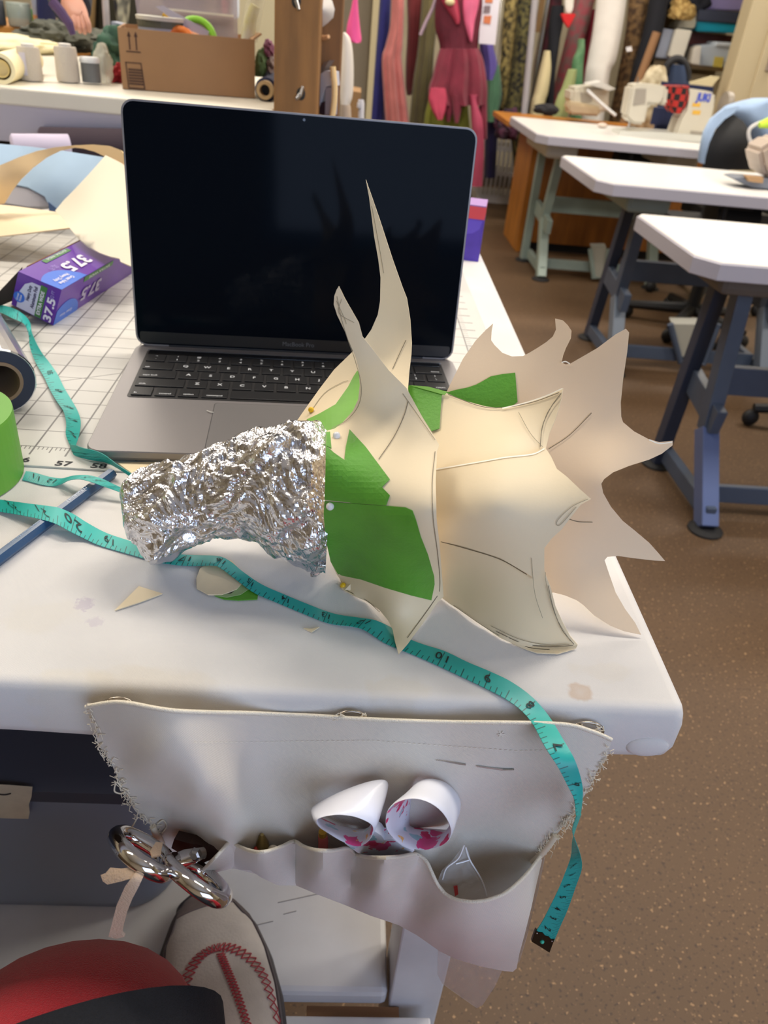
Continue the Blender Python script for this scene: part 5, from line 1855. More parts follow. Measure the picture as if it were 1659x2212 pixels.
ypoly('cutter_shelf', [(1270, 182), (1300, 176), (1330, 192), (1316, 196)], 4.62, .12, M('shelf_white', (214, 212, 206), .4), mo)
obj('thread_arm', tube([UY(1268, 195, 4.6), UY(1300, 225, 4.55), UY(1330, 250, 4.5)], .009, 8), M('white_rod', (206, 206, 206), .4), mo)
mr = thing('sewing_machine', 'partly visible sewing machine at the right end of the middle table', 'sewing machine', UZ(1650, 380, ZT))
ypoly('machine_body', [(1640, 325), (1680, 300), (1700, 300), (1700, 388), (1655, 384), (1646, 360)], 2.45, .14, M('taupe_body', (176, 160, 146), .4), mr, .014)
ypoly('bed', [(1584, 386), (1602, 384), (1700, 392), (1700, 412), (1625, 406)], 2.42, .10, M('grey_bed', (116, 122, 134), .4), mr, .003)
ypoly('needle_plate', [(1612, 380), (1650, 384), (1648, 396), (1618, 392)], 2.40, .03, M('tan_plate', (176, 140, 100), .5), mr)
tag(obj('pincushion', ball(UZ(1300, 277, ZT) + np.array([0, 0, .014]), .022, 14, (1.3, 1, .6)), M('pale_pink', (222, 206, 192), .8), None, True), 'small pale pincushion lying on the farthest white sewing table', 'pincushion')
tag(obj('presser_foot', box(UZ(1356, 280, ZT) + np.array([0, -.05, .012]), (.05, .03, .02), bev=.003), M('foot_grey', (130, 126, 118), .4)), 'grey metal attachment lying before the cream sewing machine head', 'machine part')
tag(obj('black_pouch', lump(UY(1178, 246, 4.55), (.075, .05, .03), 8, .12), M('black_cloth', (30, 28, 32), .9), None, True), 'black cloth case on the far desk left of the overlock machine', 'case')

# ---------------------------------------------------------------- wooden desk, basket, chair
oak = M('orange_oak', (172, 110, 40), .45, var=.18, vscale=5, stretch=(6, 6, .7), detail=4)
dk = thing('wooden_desk', 'orange oak office desk behind the farthest sewing table', 'desk', (2.2, 4.7, FLOOR))
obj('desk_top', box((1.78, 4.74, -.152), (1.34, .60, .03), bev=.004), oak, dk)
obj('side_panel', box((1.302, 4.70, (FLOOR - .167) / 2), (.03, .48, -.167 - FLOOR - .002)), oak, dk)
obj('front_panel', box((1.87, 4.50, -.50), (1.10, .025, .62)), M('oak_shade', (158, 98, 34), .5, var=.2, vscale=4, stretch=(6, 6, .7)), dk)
obj('plinth', box((1.87, 4.56, FLOOR + .04), (1.10, .03, .08)), rubber, dk)
obj('drawer_seam', box((1.9, 4.486, -.56), (1.0, .004, .004)), M('seam_dark', (80, 50, 22), .7), dk)
wb = M('basket_white', (206, 204, 206), .5)
bk_ = thing('laundry_basket', 'white slotted plastic laundry basket on the floor behind the desk', 'basket', (1.42, 6.2, FLOOR))
bx0, bx1, by0, by1, bz0, bz1 = 1.23, 1.58, 6.02, 6.36, FLOOR, FLOOR + .62
for z_, h_ in ((bz0 + .03, .06), (bz0 + .22, .03), (bz0 + .40, .03), (bz1 - .03, .06)):
    obj('rim', loft([rring(bx0, bx1, by0, by1, z_ - h_ / 2, .05), rring(bx0, bx1, by0, by1, z_ + h_ / 2, .05)]), wb, bk_)
for k in range(9):
    x_ = bx0 + .03 + k * (bx1 - bx0 - .06) / 8
    obj('slat', box((x_, by0 + .006, (bz0 + bz1) / 2), (.016, .01, bz1 - bz0 - .06)), wb, bk_)
for k in range(7):
    obj('slat', box((bx0 + .006, by0 + .04 + k * .045, (bz0 + bz1) / 2), (.01, .016, bz1 - bz0 - .06)), wb, bk_)
tag(obj('white_bag', lump((1.42, 6.16, bz1), (.15, .12, .11), 21, .12), M('bag_white', (212, 212, 214), .6), None, True), 'crumpled white bag on top of the laundry basket', 'bag')
tag(obj('purple_cloth', lump(UY(1092, 300, 5.30), (.085, .08, .10), 22, .25), M('plum_mix', (92, 44, 70), .9, col2=(40, 34, 44), vscale=16), None, True), 'heap of plum and dark cloth left of the oak desk top', 'cloth')
blk = M('chair_black', (22, 22, 24), .6)
jk = M('light_blue_denim', (158, 182, 214), .85, var=.08, vscale=9)
oc_ = thing('office_chair', 'black office chair between the sewing tables with a pale blue jacket', 'chair', (1.95, 3.2, FLOOR))
Dch = Depth([(1515, 355, 3.2), (1560, 245, 3.24), (1640, 355, 3.2), (1600, 300, 3.16)])
obj('backrest', sheet([(1518, 366), (1523, 330), (1535, 300), (1552, 270), (1580, 244), (1606, 262), (1620, 285), (1628, 320), (1642, 352), (1650, 368)], Dch, .03, step=20), blk, oc_, smooth=True)
obj('seat', loft([rring(1.72, 2.15, 2.98, 3.36, z, .08) for z in (-.42, -.36)]), blk, oc_)
obj('gas_post', cyl((1.93, 3.16, -.80), (1.93, 3.16, -.42), .03, 14), blk, oc_)
for k in range(5):
    a = 1.25 * k + .3
    e_ = np.array([1.93 + .30 * math.cos(a), 3.16 + .30 * math.sin(a), -.80])
    obj('base_arm', tube([(1.93, 3.16, -.77), e_], [.03, .02], 8), blk, oc_)
    obj('caster', ball(e_ + np.array([0, 0, -.036]), .034, 12, (1, .7, 1)), blk, oc_, smooth=True)
obj('back_bar', bar((1.93, 3.32, -.40), (1.93, 3.26, -.05), .05, .02), blk, oc_)
tag(obj('denim_jacket', drape([(214, 1625, 1700), (222, 1590, 1710), (236, 1560, 1715), (262, 1588, 1715), (300, 1625, 1710), (350, 1634, 1710)], 3.34, .07, 3, .08), jk, None, True), 'pale blue jacket draped over the black office chair back', 'jacket')
tag(obj('jacket_sleeve', sheet([(1512, 352), (1516, 320), (1524, 285), (1540, 255), (1565, 235), (1600, 228), (1585, 245), (1565, 258), (1545, 280), (1532, 310), (1524, 340), (1522, 354)], Depth([(1512, 352, 3.15), (1565, 240, 3.18), (1600, 230, 3.2), (1530, 300, 3.14)]), .02, step=12), jk, None, True), 'pale blue sleeve hanging along the left of the black chair back', 'jacket')
tag(obj('cord', tube([UY(x, y, 3.02) for x, y in catmull([(1662, 262), (1640, 266), (1622, 276), (1617, 290), (1622, 308), (1634, 320), (1646, 324)], 5)], .008, 8), M('cord_white', (206, 204, 204), .6)), 'white cord looping before the pale blue jacket', 'cord')
tag(obj('neon_tool', tube([UY(x, y, 2.98) for x, y in ((1640, 270), (1656, 266), (1680, 264))], [.012, .020, .024], 10), M('neon_green', (196, 232, 60), .4)), 'neon green handle at the right edge before the jacket', 'tool')
o2 = thing('chair_base', 'black five-star chair base on the floor behind the middle table', 'chair', (1.75, 3.35, FLOOR))
cb = UZ(1520, 648, FLOOR)
for k in range(5):
    a = 1.25 * k + 2.9
    e_ = cb + np.array([.30 * math.cos(a), .30 * math.sin(a), .07])
    obj('base_arm', tube([cb + np.array([0, 0, .10]), e_], [.028, .018], 8), blk, o2)
    obj('caster', ball(e_ + np.array([0, 0, -.038]), .032, 12, (1, .7, 1)), blk, o2, smooth=True)
obj('hub', cyl(cb + np.array([0, 0, .06]), cb + np.array([0, 0, .42]), .035, 14), blk, o2)
obj('seat', loft([[tuple(np.array(p) + [cb[0], cb[1], 0]) for p in rring(-.22, .22, -.2, .2, z, .08)] for z in (-.43, -.37)]), blk, o2)
o3 = thing('chair_base', 'black chair base under the nearest white sewing table', 'chair', UZ(1800, 960, FLOOR))
cb = UZ(1790, 940, FLOOR)
for k in range(5):
    a = 1.25 * k + 3.0
    e_ = cb + np.array([.30 * math.cos(a), .30 * math.sin(a), .07])
    obj('base_arm', tube([cb + np.array([0, 0, .10]), e_], [.028, .018], 8), blk, o3)
    obj('caster', ball(e_ + np.array([0, 0, -.038]), .032, 12, (1, .7, 1)), blk, o3, smooth=True)
obj('hub', cyl(cb + np.array([0, 0, .06]), cb + np.array([0, 0, .40]), .035, 14), blk, o3)

# ---------------------------------------------------------------- shelves with bins, far right
tcab = thing('tall_cabinet', 'tall beige cabinet at the right edge beyond the sewing machine', 'cabinet', (3.0, 4.9, FLOOR))
cx0 = UY(1604, 0, 5.02)[0]
beig = M('cabinet_beige', (198, 184, 150), .6)
obj('body', box((cx0 + .55, 4.94, .35), (1.1, .16, 2.44), bev=.01), beig, tcab)
obj('door', box((cx0 + .60, 4.85, .37), (.92, .02, 2.3), bev=.004), beig, tcab)
obj('door_handle', box((cx0 + .20, 4.835, .30), (.03, .02, .14), bev=.006), M('handle_taupe', (150, 136, 122), .5), tcab)
sh_ = thing('shelf_unit', 'cream shelf unit stacked with sewing bins at the far right', 'shelf', (2.55, 5.75, FLOOR))
scr = M('shelf_cream', (212, 194, 152), .6)
shx0, shx1 = UY(1412, 100, 5.6)[0], UY(1580, 0, 5.6)[0] + .2
for py_ in (136, 8):
    z_ = UY(1480, py_, 5.6)[2]
    obj('shelf_board', box(((shx0 + shx1) / 2, 5.8, z_ - .015), (shx1 - shx0, .44, .03)), scr, sh_)
z_a = UY(1480, 136, 5.6)[2]
z_b = UY(1480, 8, 5.6)[2]
obj('back_board', box(((shx0 + shx1) / 2, 6.03, (z_a + .9 + FLOOR) / 2), (shx1 - shx0, .02, z_a + .9 - FLOOR)), M('shelf_back', (150, 132, 104), .7), sh_)
obj('side_board', box((shx0 + .01, 5.8, (z_b + FLOOR) / 2), (.02, .44, z_b - FLOOR)), scr, sh_)
obj('lower_panel', box(((shx0 + shx1) / 2, 5.62, (z_a - .06 + FLOOR) / 2), (shx1 - shx0, .02, z_a - .06 - FLOOR)), M('panel_beige', (204, 188, 150), .6), sh_)


def bin_box(name, poly, Y, th, col, label, cat='box', alpha=1, lid=None):
    t = thing(name, label, cat, UY(*poly[-1], Y))
    ypoly('container', poly, Y, th, M(name + str(col), col, .4, alpha=alpha), t, .006)
    if lid:
        ypoly('lid', lid[0], Y - .012, th + .03, M(name + str(lid[1]), lid[1], .4), t, .006)
    return t


bin_box('teal_bin', [(1507, 44), (1598, 52), (1592, 72), (1504, 68)], 5.50, .3, (24, 152, 180), 'teal plastic bin with a charcoal lid on the cream shelf', lid=([(1510, 20), (1602, 26), (1597, 52), (1506, 46)], (62, 68, 86)))
bin_box('maroon_box', [(1492, 70), (1595, 78), (1590, 100), (1480, 98)], 5.62, .25, (92, 44, 42), 'dark maroon box under the teal bin')
bin_box('clear_bin', [(1512, 98), (1590, 92), (1580, 148), (1496, 140)], 5.46, .2, (196, 206, 216), 'clear pale plastic bin with a yellow label on the shelf', lid=([(1548, 90), (1582, 92), (1578, 102), (1545, 100)], (220, 228, 236)))
bin_box('white_bin', [(1500, 104), (1516, 98), (1512, 142), (1494, 138)], 5.40, .1, (226, 220, 208), 'narrow white carton left of the clear pale bin')
ypoly('yellow_label', [(1544, 122), (1564, 124), (1560, 146), (1540, 144)], 5.445, .004, M('label_yellow', (216, 196, 92), .5), [o for o in bpy.data.objects if o.name == 'clear_bin'][0])
bin_box('pale_blue_jar', [(1424, 60), (1468, 66), (1450, 128), (1414, 124)], 5.48, .14, (170, 178, 196), 'pale blue translucent tub at the left end of the shelf', 'tub')
bin_box('white_spools_box', [(1484, 22), (1512, 28), (1500, 62), (1462, 60)], 5.52, .2, (226, 220, 196), 'white carton leaning left of the teal bin')
bin_box('paper_stack', [(1462, 62), (1496, 66), (1476, 128), (1444, 122)], 5.42, .06, (226, 222, 208), 'leaning stack of white paper between blue tub and maroon box', 'paper')
tag(obj('tan_lace', lump(UY(1466, 42, 5.45), (.085, .05, .07), 31, .25), M('tan_lace', (206, 176, 110), .8, col2=(150, 116, 60), vscale=40), None, True), 'bunched tan lace on the shelf above the blue tub', 'lace')
tag(obj('dark_cloth', lump(UY(1478, 26, 5.55), (.16, .06, .10), 32, .2), M('shelf_dark', (34, 36, 46), .9), None, True), 'dark cloth bundle on the shelf behind the tan lace', 'cloth')
bin_box('purple_pack', [(1528, -12), (1612, -6), (1604, 24), (1524, 20)], 5.56, .2, (150, 140, 190), 'lilac packet with orange print on top of the teal bin lid', 'packet')
hb = thing('handbag', 'black bag with an arched handle behind the sewing machine', 'bag', UY(1462, 180, 4.7))
obj('bag_body', drape([(140, 1442, 1480), (158, 1438, 1486), (180, 1436, 1488), (ypx(1462, 4.75, -.134), 1430, 1484)], 4.75, .06, 3, .05), M('bag_navy', (50, 66, 96), .8), hb, True)
obj('bag_handle', tube([UY(x, y, 4.72) for x, y in catmull([(1438, 160), (1442, 140), (1458, 128), (1474, 132), (1484, 150), (1486, 172)], 5)], .022, 8), M('bag_black', (28, 28, 32), .7), hb, True)
tag(obj('cream_fabric', lump((UY(1420, 186, 4.55)[0], 4.6, -.136), (.10, .06, .195), 34, .12), M('cream_fab', (206, 194, 164), .85, col2=(150, 132, 100), vscale=20), None, True), 'bunched cream fabric behind the sewing machine head', 'cloth')
tag(obj('yellow_paper', flatpoly([(1490, 178), (1540, 164), (1556, 166), (1540, 184), (1520, ypx(1520, 4.9, -.134)), (1480, ypx(1480, 4.9, -.134))], 4.9, .02), M('pale_yellow', (224, 212, 170), .7)), 'pale yellow folded paper lying before the lower shelf', 'paper')

# ---------------------------------------------------------------- leaning bolts of cloth at the back wall
def bolt(label, rows, Y, depth, mat, nf=4, amp=.12, seed=0, name='fabric_bolt', cat='fabric', group=None):
    (ya, la, ra), (yb, lb, rb2) = rows[-2:]
    yf = ypx((lb + rb2) / 2, Y, FLOOR + .004)
    k = (yf - yb) / (yb - ya)
    k2 = min(k, 2.5)
    cx_ = (lb + rb2) / 2 + ((lb + rb2) - (la + ra)) / 2 * k2
    hw_ = (rb2 - lb) / 2
    if cx_ < 1125:
        cx_ = 1128 + seed * 4
        rows = rows + [((yb * .7 + yf * .3), (lb + rb2) / 2 * .45 + cx_ * .55 - hw_, (lb + rb2) / 2 * .45 + cx_ * .55 + hw_)]
    rows = rows + [(yf, cx_ - hw_, cx_ + hw_)]
    return tag(obj(name, drape(rows, Y, depth, nf, amp, 28, seed=seed), mat, None, True), label, cat, group)


def specks(name, a, b, sc):
    m = M(name, a, .8, col2=b, vscale=sc, detail=1, var=.1)
    return m


GB = 'cloth bolts leaning at the back'
bolt('gold-speckled black cloth bolt at the left of the leaning bolts', [(-25, 1092, 1130), (60, 1086, 1120), (150, 1080, 1112), (238, 1077, 1109), (275, 1100, 1128)], 5.75, .08, specks('gold_speck', (176, 156, 96), (40, 36, 28), 30), seed=1, group=GB)
bolt('olive black sequined cloth bolt beside the grey pole', [(-25, 1122, 1160), (60, 1114, 1152), (150, 1104, 1144), (245, 1092, 1130)], 5.52, .09, specks('olive_speck', (110, 104, 60), (22, 24, 24), 34), seed=2, group=GB)
tag(obj('grey_pole', tube([UY(1158, -25, 5.38), UY(1132, 248, 5.25)], .022, 10), M('pole_grey', (152, 148, 152), .5)), 'grey pole leaning between the olive and maroon bolts', 'pole')
bolt('dark maroon cloth bolt right of the grey pole', [(-25, 1185, 1215), (60, 1168, 1212), (150, 1152, 1200), (246, 1142, 1186)], 6.05, .08, specks('dark_maroon', (86, 26, 40), (40, 16, 26), 12), seed=3, group=GB)
bolt('black cloth bolt above the cream bolt', [(12, 1192, 1218), (50, 1186, 1216), (100, 1184, 1206), (170, 1180, 1198)], 5.50, .06, M('bolt_black', (26, 28, 36), .9), seed=4, group=GB)
bolt('slim cream bolt tapering upward between maroon bolts', [(110, 1176, 1188), (150, 1166, 1190), (200, 1154, 1184), (246, 1144, 1174)], 5.36, .05, M('bolt_cream', (222, 208, 164), .8), seed=5, group=GB)
bolt('faded red patterned bolt behind the green bolts', [(-25, 1248, 1290), (60, 1228, 1270), (150, 1206, 1246), (246, 1184, 1222)], 5.70, .07, specks('faded_red', (156, 70, 80), (120, 96, 92), 20), seed=6, group=GB)
bolt('crimson bolt edge between red pattern and white bolt', [(20, 1268, 1290), (90, 1262, 1280), (180, 1250, 1272)], 5.76, .06, M('bolt_crimson', (126, 30, 50), .85), seed=7, group=GB)
bolt('green bottle-like cloth bolt with a white tip', [(84, 1250, 1262), (110, 1246, 1262), (130, 1238, 1260), (185, 1234, 1258)], 5.28, .05, M('bolt_green', (60, 120, 78), .7, col2=(120, 160, 120), vscale=9), seed=8, group=GB)
bolt('pale green bolt leaning low beside the overlock machine', [(150, 1228, 1246), (190, 1214, 1240), (248, 1194, 1226)], 5.14, .05, M('bolt_pale_green', (156, 170, 116), .8), seed=9, group=GB)
bolt('large white cloth bolt behind the overlock machine', [(-25, 1292, 1356), (60, 1282, 1344), (130, 1270, 1330), (186, 1262, 1312)], 5.44, .09, M('bolt_white', (238, 234, 228), .8, var=.04, vscale=9), 3, .10, seed=10, group=GB)
bolt('brown lace bolt between white and black bolts', [(-25, 1362, 1402), (70, 1352, 1394), (150, 1338, 1376), (252, 1318, 1350)], 5.66, .08, specks('brown_lace', (150, 118, 78), (82, 62, 44), 30), seed=11, group=GB)
bolt('tall black bolt right of the brown lace bolt', [(-25, 1408, 1446), (60, 1392, 1432), (120, 1376, 1414), (178, 1362, 1388)], 5.45, .08, M('bolt_black', (26, 28, 36), .9), seed=12, group=GB)
tag(obj('cardboard_tube', tube([UY(1419, 70, 5.33), UY(1383, 168, 5.32), UY(1383, 168, 5.32) + (UY(1383, 168, 5.32) - UY(1419, 70, 5.33)) * ((UY(1383, 168, 5.32)[2] - FLOOR - .01) / (UY(1419, 70, 5.33)[2] - UY(1383, 168, 5.32)[2]))], .028, 14), M('tube_brown', (150, 112, 78), .8)), 'brown cardboard tube leaning before the black bolt', 'tube')
hg = thing('red_hanger', 'red triangular hanger with a white top among the bolts', 'hanger', UY(1228, 62, 5.35))
ypoly('red_cloth', [(1211, 29), (1246, 30), (1236, 48), (1228, 62), (1219, 50)], 5.38, .03, M('hanger_red', (204, 20, 26), .6), hg, .006)
ypoly('white_neck', [(1222, -10), (1240, -10), (1239, 18), (1234, 29), (1224, 29), (1221, 16)], 5.39, .03, M('hanger_white', (226, 222, 214), .6), hg, .006)
for x0_, x1_ in ((1160, 1170), (1176, 1188)):
    tag(obj('wood_batten', flatpoly([(x0_ + 12, -25), (x1_ + 12, -25), (x1_ - 4, 70), (x0_ - 4, 70)], 6.3, .04), M('batten', (150, 118, 78), .7)), 'pale wooden batten upright behind the %s bolts' % ('maroon' if x0_ == 1160 else 'black and maroon'), 'batten')
tag(obj('white_tag', flatpoly([(1352, 102), (1364, 100), (1366, 110), (1354, 112)], 5.38, .004), M('tag_white', (236, 234, 236), .6)), 'small white tag pinned on the brown lace bolt', 'tag')

# ---------------------------------------------------------------- costumes on the rail
GC = 'costumes hanging on the rail'
YR = 5.45
rail = thing('clothes_rail', 'steel clothes rail above the hanging costumes', 'rail', (.9, YR + .15, FLOOR))
obj('top_rail', tube([(.35, YR + .5, .95), (1.55, YR + .5, .95)], .016, 10), steel, rail)
for x_ in (.37, 1.53):
    obj('upright', tube([(x_, YR + .5, FLOOR), (x_, YR + .5, .95)], .016, 10), steel, rail)


def costume(name, label, rows, Y, depth, col, nf=5, amp=.25, seed=0, var=.12):
    t = thing(name, label, 'costume', UY((rows[-1][1] + rows[-1][2]) / 2, rows[-1][0], Y), GC)
    obj('garment', drape(rows, Y, depth, nf, amp, 48, seed=seed), M(name + '_cloth' + str(col), col, .85, var=var, vscale=9, sheen=.2), t, True)
    c_ = UY((rows[0][1] + rows[0][2]) / 2, rows[0][0], Y)
    obj('hanger_hook', tube([c_ + np.array([0, 0, -.02]), c_ + np.array([0, 0, .05]), (c_[0], YR + .5, .95)], .004, 6), steel, t)
    return t


costume('navy_costume', 'navy blue garment at the left end of the costume rail', [(-25, 822, 846), (60, 816, 842), (150, 808, 834), (275, 798, 828)], YR + .22, .06, (34, 36, 110), 3, .15, 1)
costume('violet_costume', 'narrow violet garment low between the navy and the peach dress', [(180, 822, 838), (230, 820, 840), (280, 818, 842)], YR + .36, .05, (98, 78, 150), 3, .15, 2)
costume('peach_dress', 'long dusty peach dress with soft folds', [(-25, 846, 874), (50, 843, 872), (100, 832, 870), (125, 825, 868), (180, 827, 874), (280, 834, 886)], YR, .09, (190, 112, 108), 6, .32, 3)
costume('dark_red_dress', 'dark red dress behind the peach one', [(-25, 878, 920), (60, 880, 912), (140, 876, 904), (185, 876, 896), (205, 879, 888)], YR + .44, .07, (112, 36, 40), 4, .25, 4)
costume('olive_gown', 'long olive green gown left of the burgundy dress', [(-25, 912, 952), (40, 908, 946), (110, 902, 938), (180, 892, 934), (285, 882, 926)], YR + .25, .08, (108, 100, 64), 5, .3, 5)
tag(obj('lilac_strap', tube([UY(x, y, YR - .12) for x, y in ((946, -15), (934, 20), (920, 48), (908, 76))], .011, 8), M('lilac_ribbon', (168, 146, 162), .7)), 'lilac ribbon strap hanging across the olive gown', 'ribbon')
bd = thing('burgundy_dress', 'burgundy dress with ragged hem and pink sash', 'costume', UY(990, 260, YR - .15), GC)
burg = M('burgundy', (124, 36, 58), .8, var=.18, vscale=8, sheen=.2)
Yd = YR - .15
obj('bodice', drape([(-25, 948, 1046), (15, 940, 1048), (60, 940, 1042), (90, 948, 1034), (106, 950, 1032)], Yd, .10, 5, .12, 48, seed=21), M('burgundy_dark', (98, 26, 46), .75, var=.2, vscale=14), bd, True)
obj('skirt', drape([(104, 950, 1034), (130, 942, 1044), (165, 934, 1050), (198, 925, 1053), (225, 938, 1050)], Yd, .12, 9, .28, 64, seed=22), burg, bd, True)
pnk = M('rose_pink', (196, 70, 98), .75, var=.12, vscale=9)
for rows, m, dy_, nm in (([(190, 930, 962), (215, 926, 966), (240, 934, 962), (258, 944, 956)], pnk, -.10, 'petal'), ([(200, 958, 978), (235, 960, 980), (262, 964, 972)], burg, -.06, 'petal'), ([(205, 976, 1000), (240, 978, 996), (265, 982, 990)], burg, -.10, 'petal'),
                         ([(205, 1014, 1032), (222, 1016, 1030), (260, 1018, 1042), (320, 1022, 1046), (402, 1018, 1042)], M('rose_panel', (176, 70, 98), .75, var=.12, vscale=9), -.10, 'hem_panel'), ([(200, 1036, 1053), (230, 1034, 1052), (300, 1038, 1052)], burg, -.02, 'petal')):
    obj(nm, drape(rows, Yd + dy_, .03, 3, .25, 28, seed=len(rows) + int(rows[0][1])), m, bd, True)
obj('sash', drape([(-20, 1002, 1036), (10, 1000, 1034), (45, 1002, 1026), (75, 1010, 1022), (90, 1015, 1019)], Yd - .11, .03, 3, .2, 28, seed=30), M('sash_pink', (224, 106, 146), .6, var=.15, vscale=8), bd, True)
obj('shoulder_drape', drape([(-20, 944, 985), (10, 958, 990), (40, 978, 994), (52, 984, 992)], Yd - .10, .025, 3, .2, 28, seed=31), M('rose_shoulder', (168, 52, 78), .7), bd, True)
obj('collar_pad', ball(UY(972, 4, Yd - .14), .03, 12, (1, .5, .7)), M('pad_cream', (216, 204, 160), .8), bd, True)
costume('lime_skirt', 'lime green skirt showing under the burgundy hem', [(215, 926, 1010), (245, 918, 1012), (285, 914, 1016)], Yd + .16, .06, (128, 134, 46), 8, .3, 8)
sg = thing('printed_card', 'white printed card with orange pictures hung beside the burgundy dress', 'card', UY(1058, 96, YR - .2))
ypoly('card_sheet', [(1040, -20), (1082, -20), (1070, 97), (1034, 94)], YR - .2, .006, M('card_white', (222, 220, 232), .6), sg)
ypoly('picture', [(1046, 12), (1060, 12), (1058, 28), (1044, 28)], YR - .204, .003, M('picture_grey', (124, 110, 116), .6), sg)
ypoly('picture', [(1048, -20), (1066, -20), (1064, 6), (1048, 6)], YR - .204, .003, M('picture_orange', (206, 120, 76), .6), sg)
ypoly('picture', [(1046, 34), (1062, 34), (1059, 52), (1044, 50)], YR - .204, .003, M('picture_orange', (206, 120, 76), .6), sg)
costume('periwinkle_skirt', 'periwinkle blue garment below the printed card', [(60, 1040, 1070), (98, 1036, 1066), (140, 1040, 1074), (172, 1046, 1064)], YR + .05, .06, (104, 90, 178), 4, .22, 9)
costume('mint_tunic', 'mint green garment right of the burgundy skirt', [(140, 1060, 1078), (170, 1052, 1082), (215, 1050, 1084), (262, 1052, 1070)], YR + .20, .06, (98, 146, 112), 4, .25, 10)
costume('navy_skirt', 'deep navy garment under the mint one', [(240, 1050, 1074), (300, 1048, 1074), (382, 1046, 1070)], YR + .34, .06, (34, 28, 78), 4, .2, 11)

# ================================================================ timber post and things on it
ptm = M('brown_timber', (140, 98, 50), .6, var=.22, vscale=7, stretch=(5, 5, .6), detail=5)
YP = .90
tp = thing('timber_post', 'brown timber post with bolt holes behind the laptop', 'post', (.14, YP + .05, FLOOR))
x0_, x1_, x2_ = UY(592, 100, YP)[0], UY(690, 100, YP)[0], UY(738, 100, YP + .10)[0]
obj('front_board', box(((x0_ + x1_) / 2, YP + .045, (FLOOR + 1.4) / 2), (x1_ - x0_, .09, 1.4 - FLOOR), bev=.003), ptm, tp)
obj('rear_board', box(((x1_ + x2_) / 2 - .02, YP + .14, (FLOOR + 1.4) / 2), (x2_ - x1_ + .04, .08, 1.4 - FLOOR), bev=.003), M('brown_timber_shaded', (122, 82, 40), .6, var=.2, vscale=7, stretch=(5, 5, .6), detail=5), tp)  # darker copy of the timber, its shading put into the colour
for (x, y), (sx_, sy_) in (((640, 2), (646, 22)), ((650, 203), (654, 188))):
    obj('bolt_hole', ball(UY(x, y, YP + .001), .0085, 14, (1, .25, 1.25)), M('hole_black', (20, 20, 18), .6), tp, True)
    h_ = obj('bolt_tip', tube([UY(x, y, YP - .001), UY(sx_, sy_, YP - .008)], [.004, .0025], 8), steel, tp, True)
obj('bolt_tip', tube([UY(648, 205, YP - .001), UY(640, 214, YP - .008)], [.0045, .003], 8), steel, tp, True)
YQ = YP + .10
fm = M('foam_white', (222, 214, 204), .7)
tag(obj('foam_mask', sheet([(690, -20), (706, -12), (718, 2), (723, 20), (720, 38), (708, 50), (692, 62)], Depth([(690, -20, YQ - .004), (690, 62, YQ - .004), (722, 20, YQ - .012), (700, 20, YQ - .03)]), .006, step=8), fm, None, True), 'white moulded foam piece hung at the top of the timber post', 'mask')
tag(obj('wooden_peg', tube([UY(690, 82, YQ), UY(700, 82, YQ - .02), UY(710, 79, YQ - .03)], [.005, .004, .003], 8), M('peg_tan', (206, 160, 116), .6)), 'small tan wooden peg in the side of the timber post', 'peg')
ir = thing('clothes_iron', 'white iron hanging by the timber post above the laptop', 'iron', UY(700, 240, YQ - .03))
Di = Depth([(690, 150, YQ - .01), (716, 160, YQ - .03), (690, 240, YQ - .01), (716, 240, YQ - .03)])
obj('iron_body', sheet([(686, 178), (692, 160), (704, 152), (714, 154), (716, 185), (704, 188), (696, 206), (688, 232), (685, 210)], Di, .02, step=8), M('iron_white', (196, 196, 206), .4), ir, True)
obj('iron_handle', sheet([(703, 190), (716, 188), (714, 248), (702, 248)], Di, .016, step=8), M('iron_lilac', (166, 160, 172), .5), ir, True)
obj('iron_grip', sheet([(686, 160), (700, 134), (712, 130), (702, 146), (690, 170)], Di, .012, off=-.004, step=8), M('iron_taupe', (120, 106, 98), .5), ir, True)
obj('iron_base', sheet([(686, 245), (694, 222), (702, 218), (701, 248)], Di, .016, off=-.002, step=8), M('iron_plum', (58, 40, 50), .5), ir, True)
tag(obj('wood_curve', tube([UY(x, y, YQ - .035) for x, y in catmull([(719, 144), (721, 165), (723, 190), (722, 220), (718, 252)], 4)], .0048, 10), M('pale_wood', (240, 206, 148), .5)), 'pale curved wooden strip hanging right of the white iron', 'strip')
fh = thing('foam_form', 'tall white foam form standing right of the timber post', 'form', UY(748, 270, 1.5))
obj('form_body', drape([(70, 742, 746), (82, 738, 756), (110, 737, 762), (160, 736, 764), (205, 735, 762), (226, 736, 756)], 1.5, .03, 2, .02, 28), fm, fh, True)
obj('stand_pole', tube([UY(747, 270, 1.5), [UY(747, 270, 1.5)[0], 1.5, FLOOR]], .012, 10), steel, fh)
obj('stand_foot', lathe([(.12, 0), (.12, .012), (.02, .02)], (UY(747, 270, 1.5)[0], 1.5, FLOOR), (0, 0, 1), 24), steel, fh)
obj('form_base', drape([(224, 736, 756), (235, 735, 758), (275, 734, 760)], 1.5, .03, 2, .02, 28), M('form_base', (176, 158, 140), .8), fh, True)
tag(obj('pink_cone', drape([(-20, 766, 772), (20, 758, 774), (60, 749, 778), (85, 750, 781), (92, 760, 779)], 1.7, .03, 2, .05, 28), M('hot_pink', (232, 84, 150), .55, var=.06, vscale=6), None, True), 'hot pink cone of cloth above the white foam form', 'cone')
tag(obj('brown_box', flatpoly([(756, 196), (780, 200), (742, ypx(742, 2.2, FLOOR + .002)), (718, ypx(718, 2.2, FLOOR + .002))], 2.2, .2), M('kraft', (150, 114, 72), .8)), 'brown carton edge behind the white foam form', 'carton')
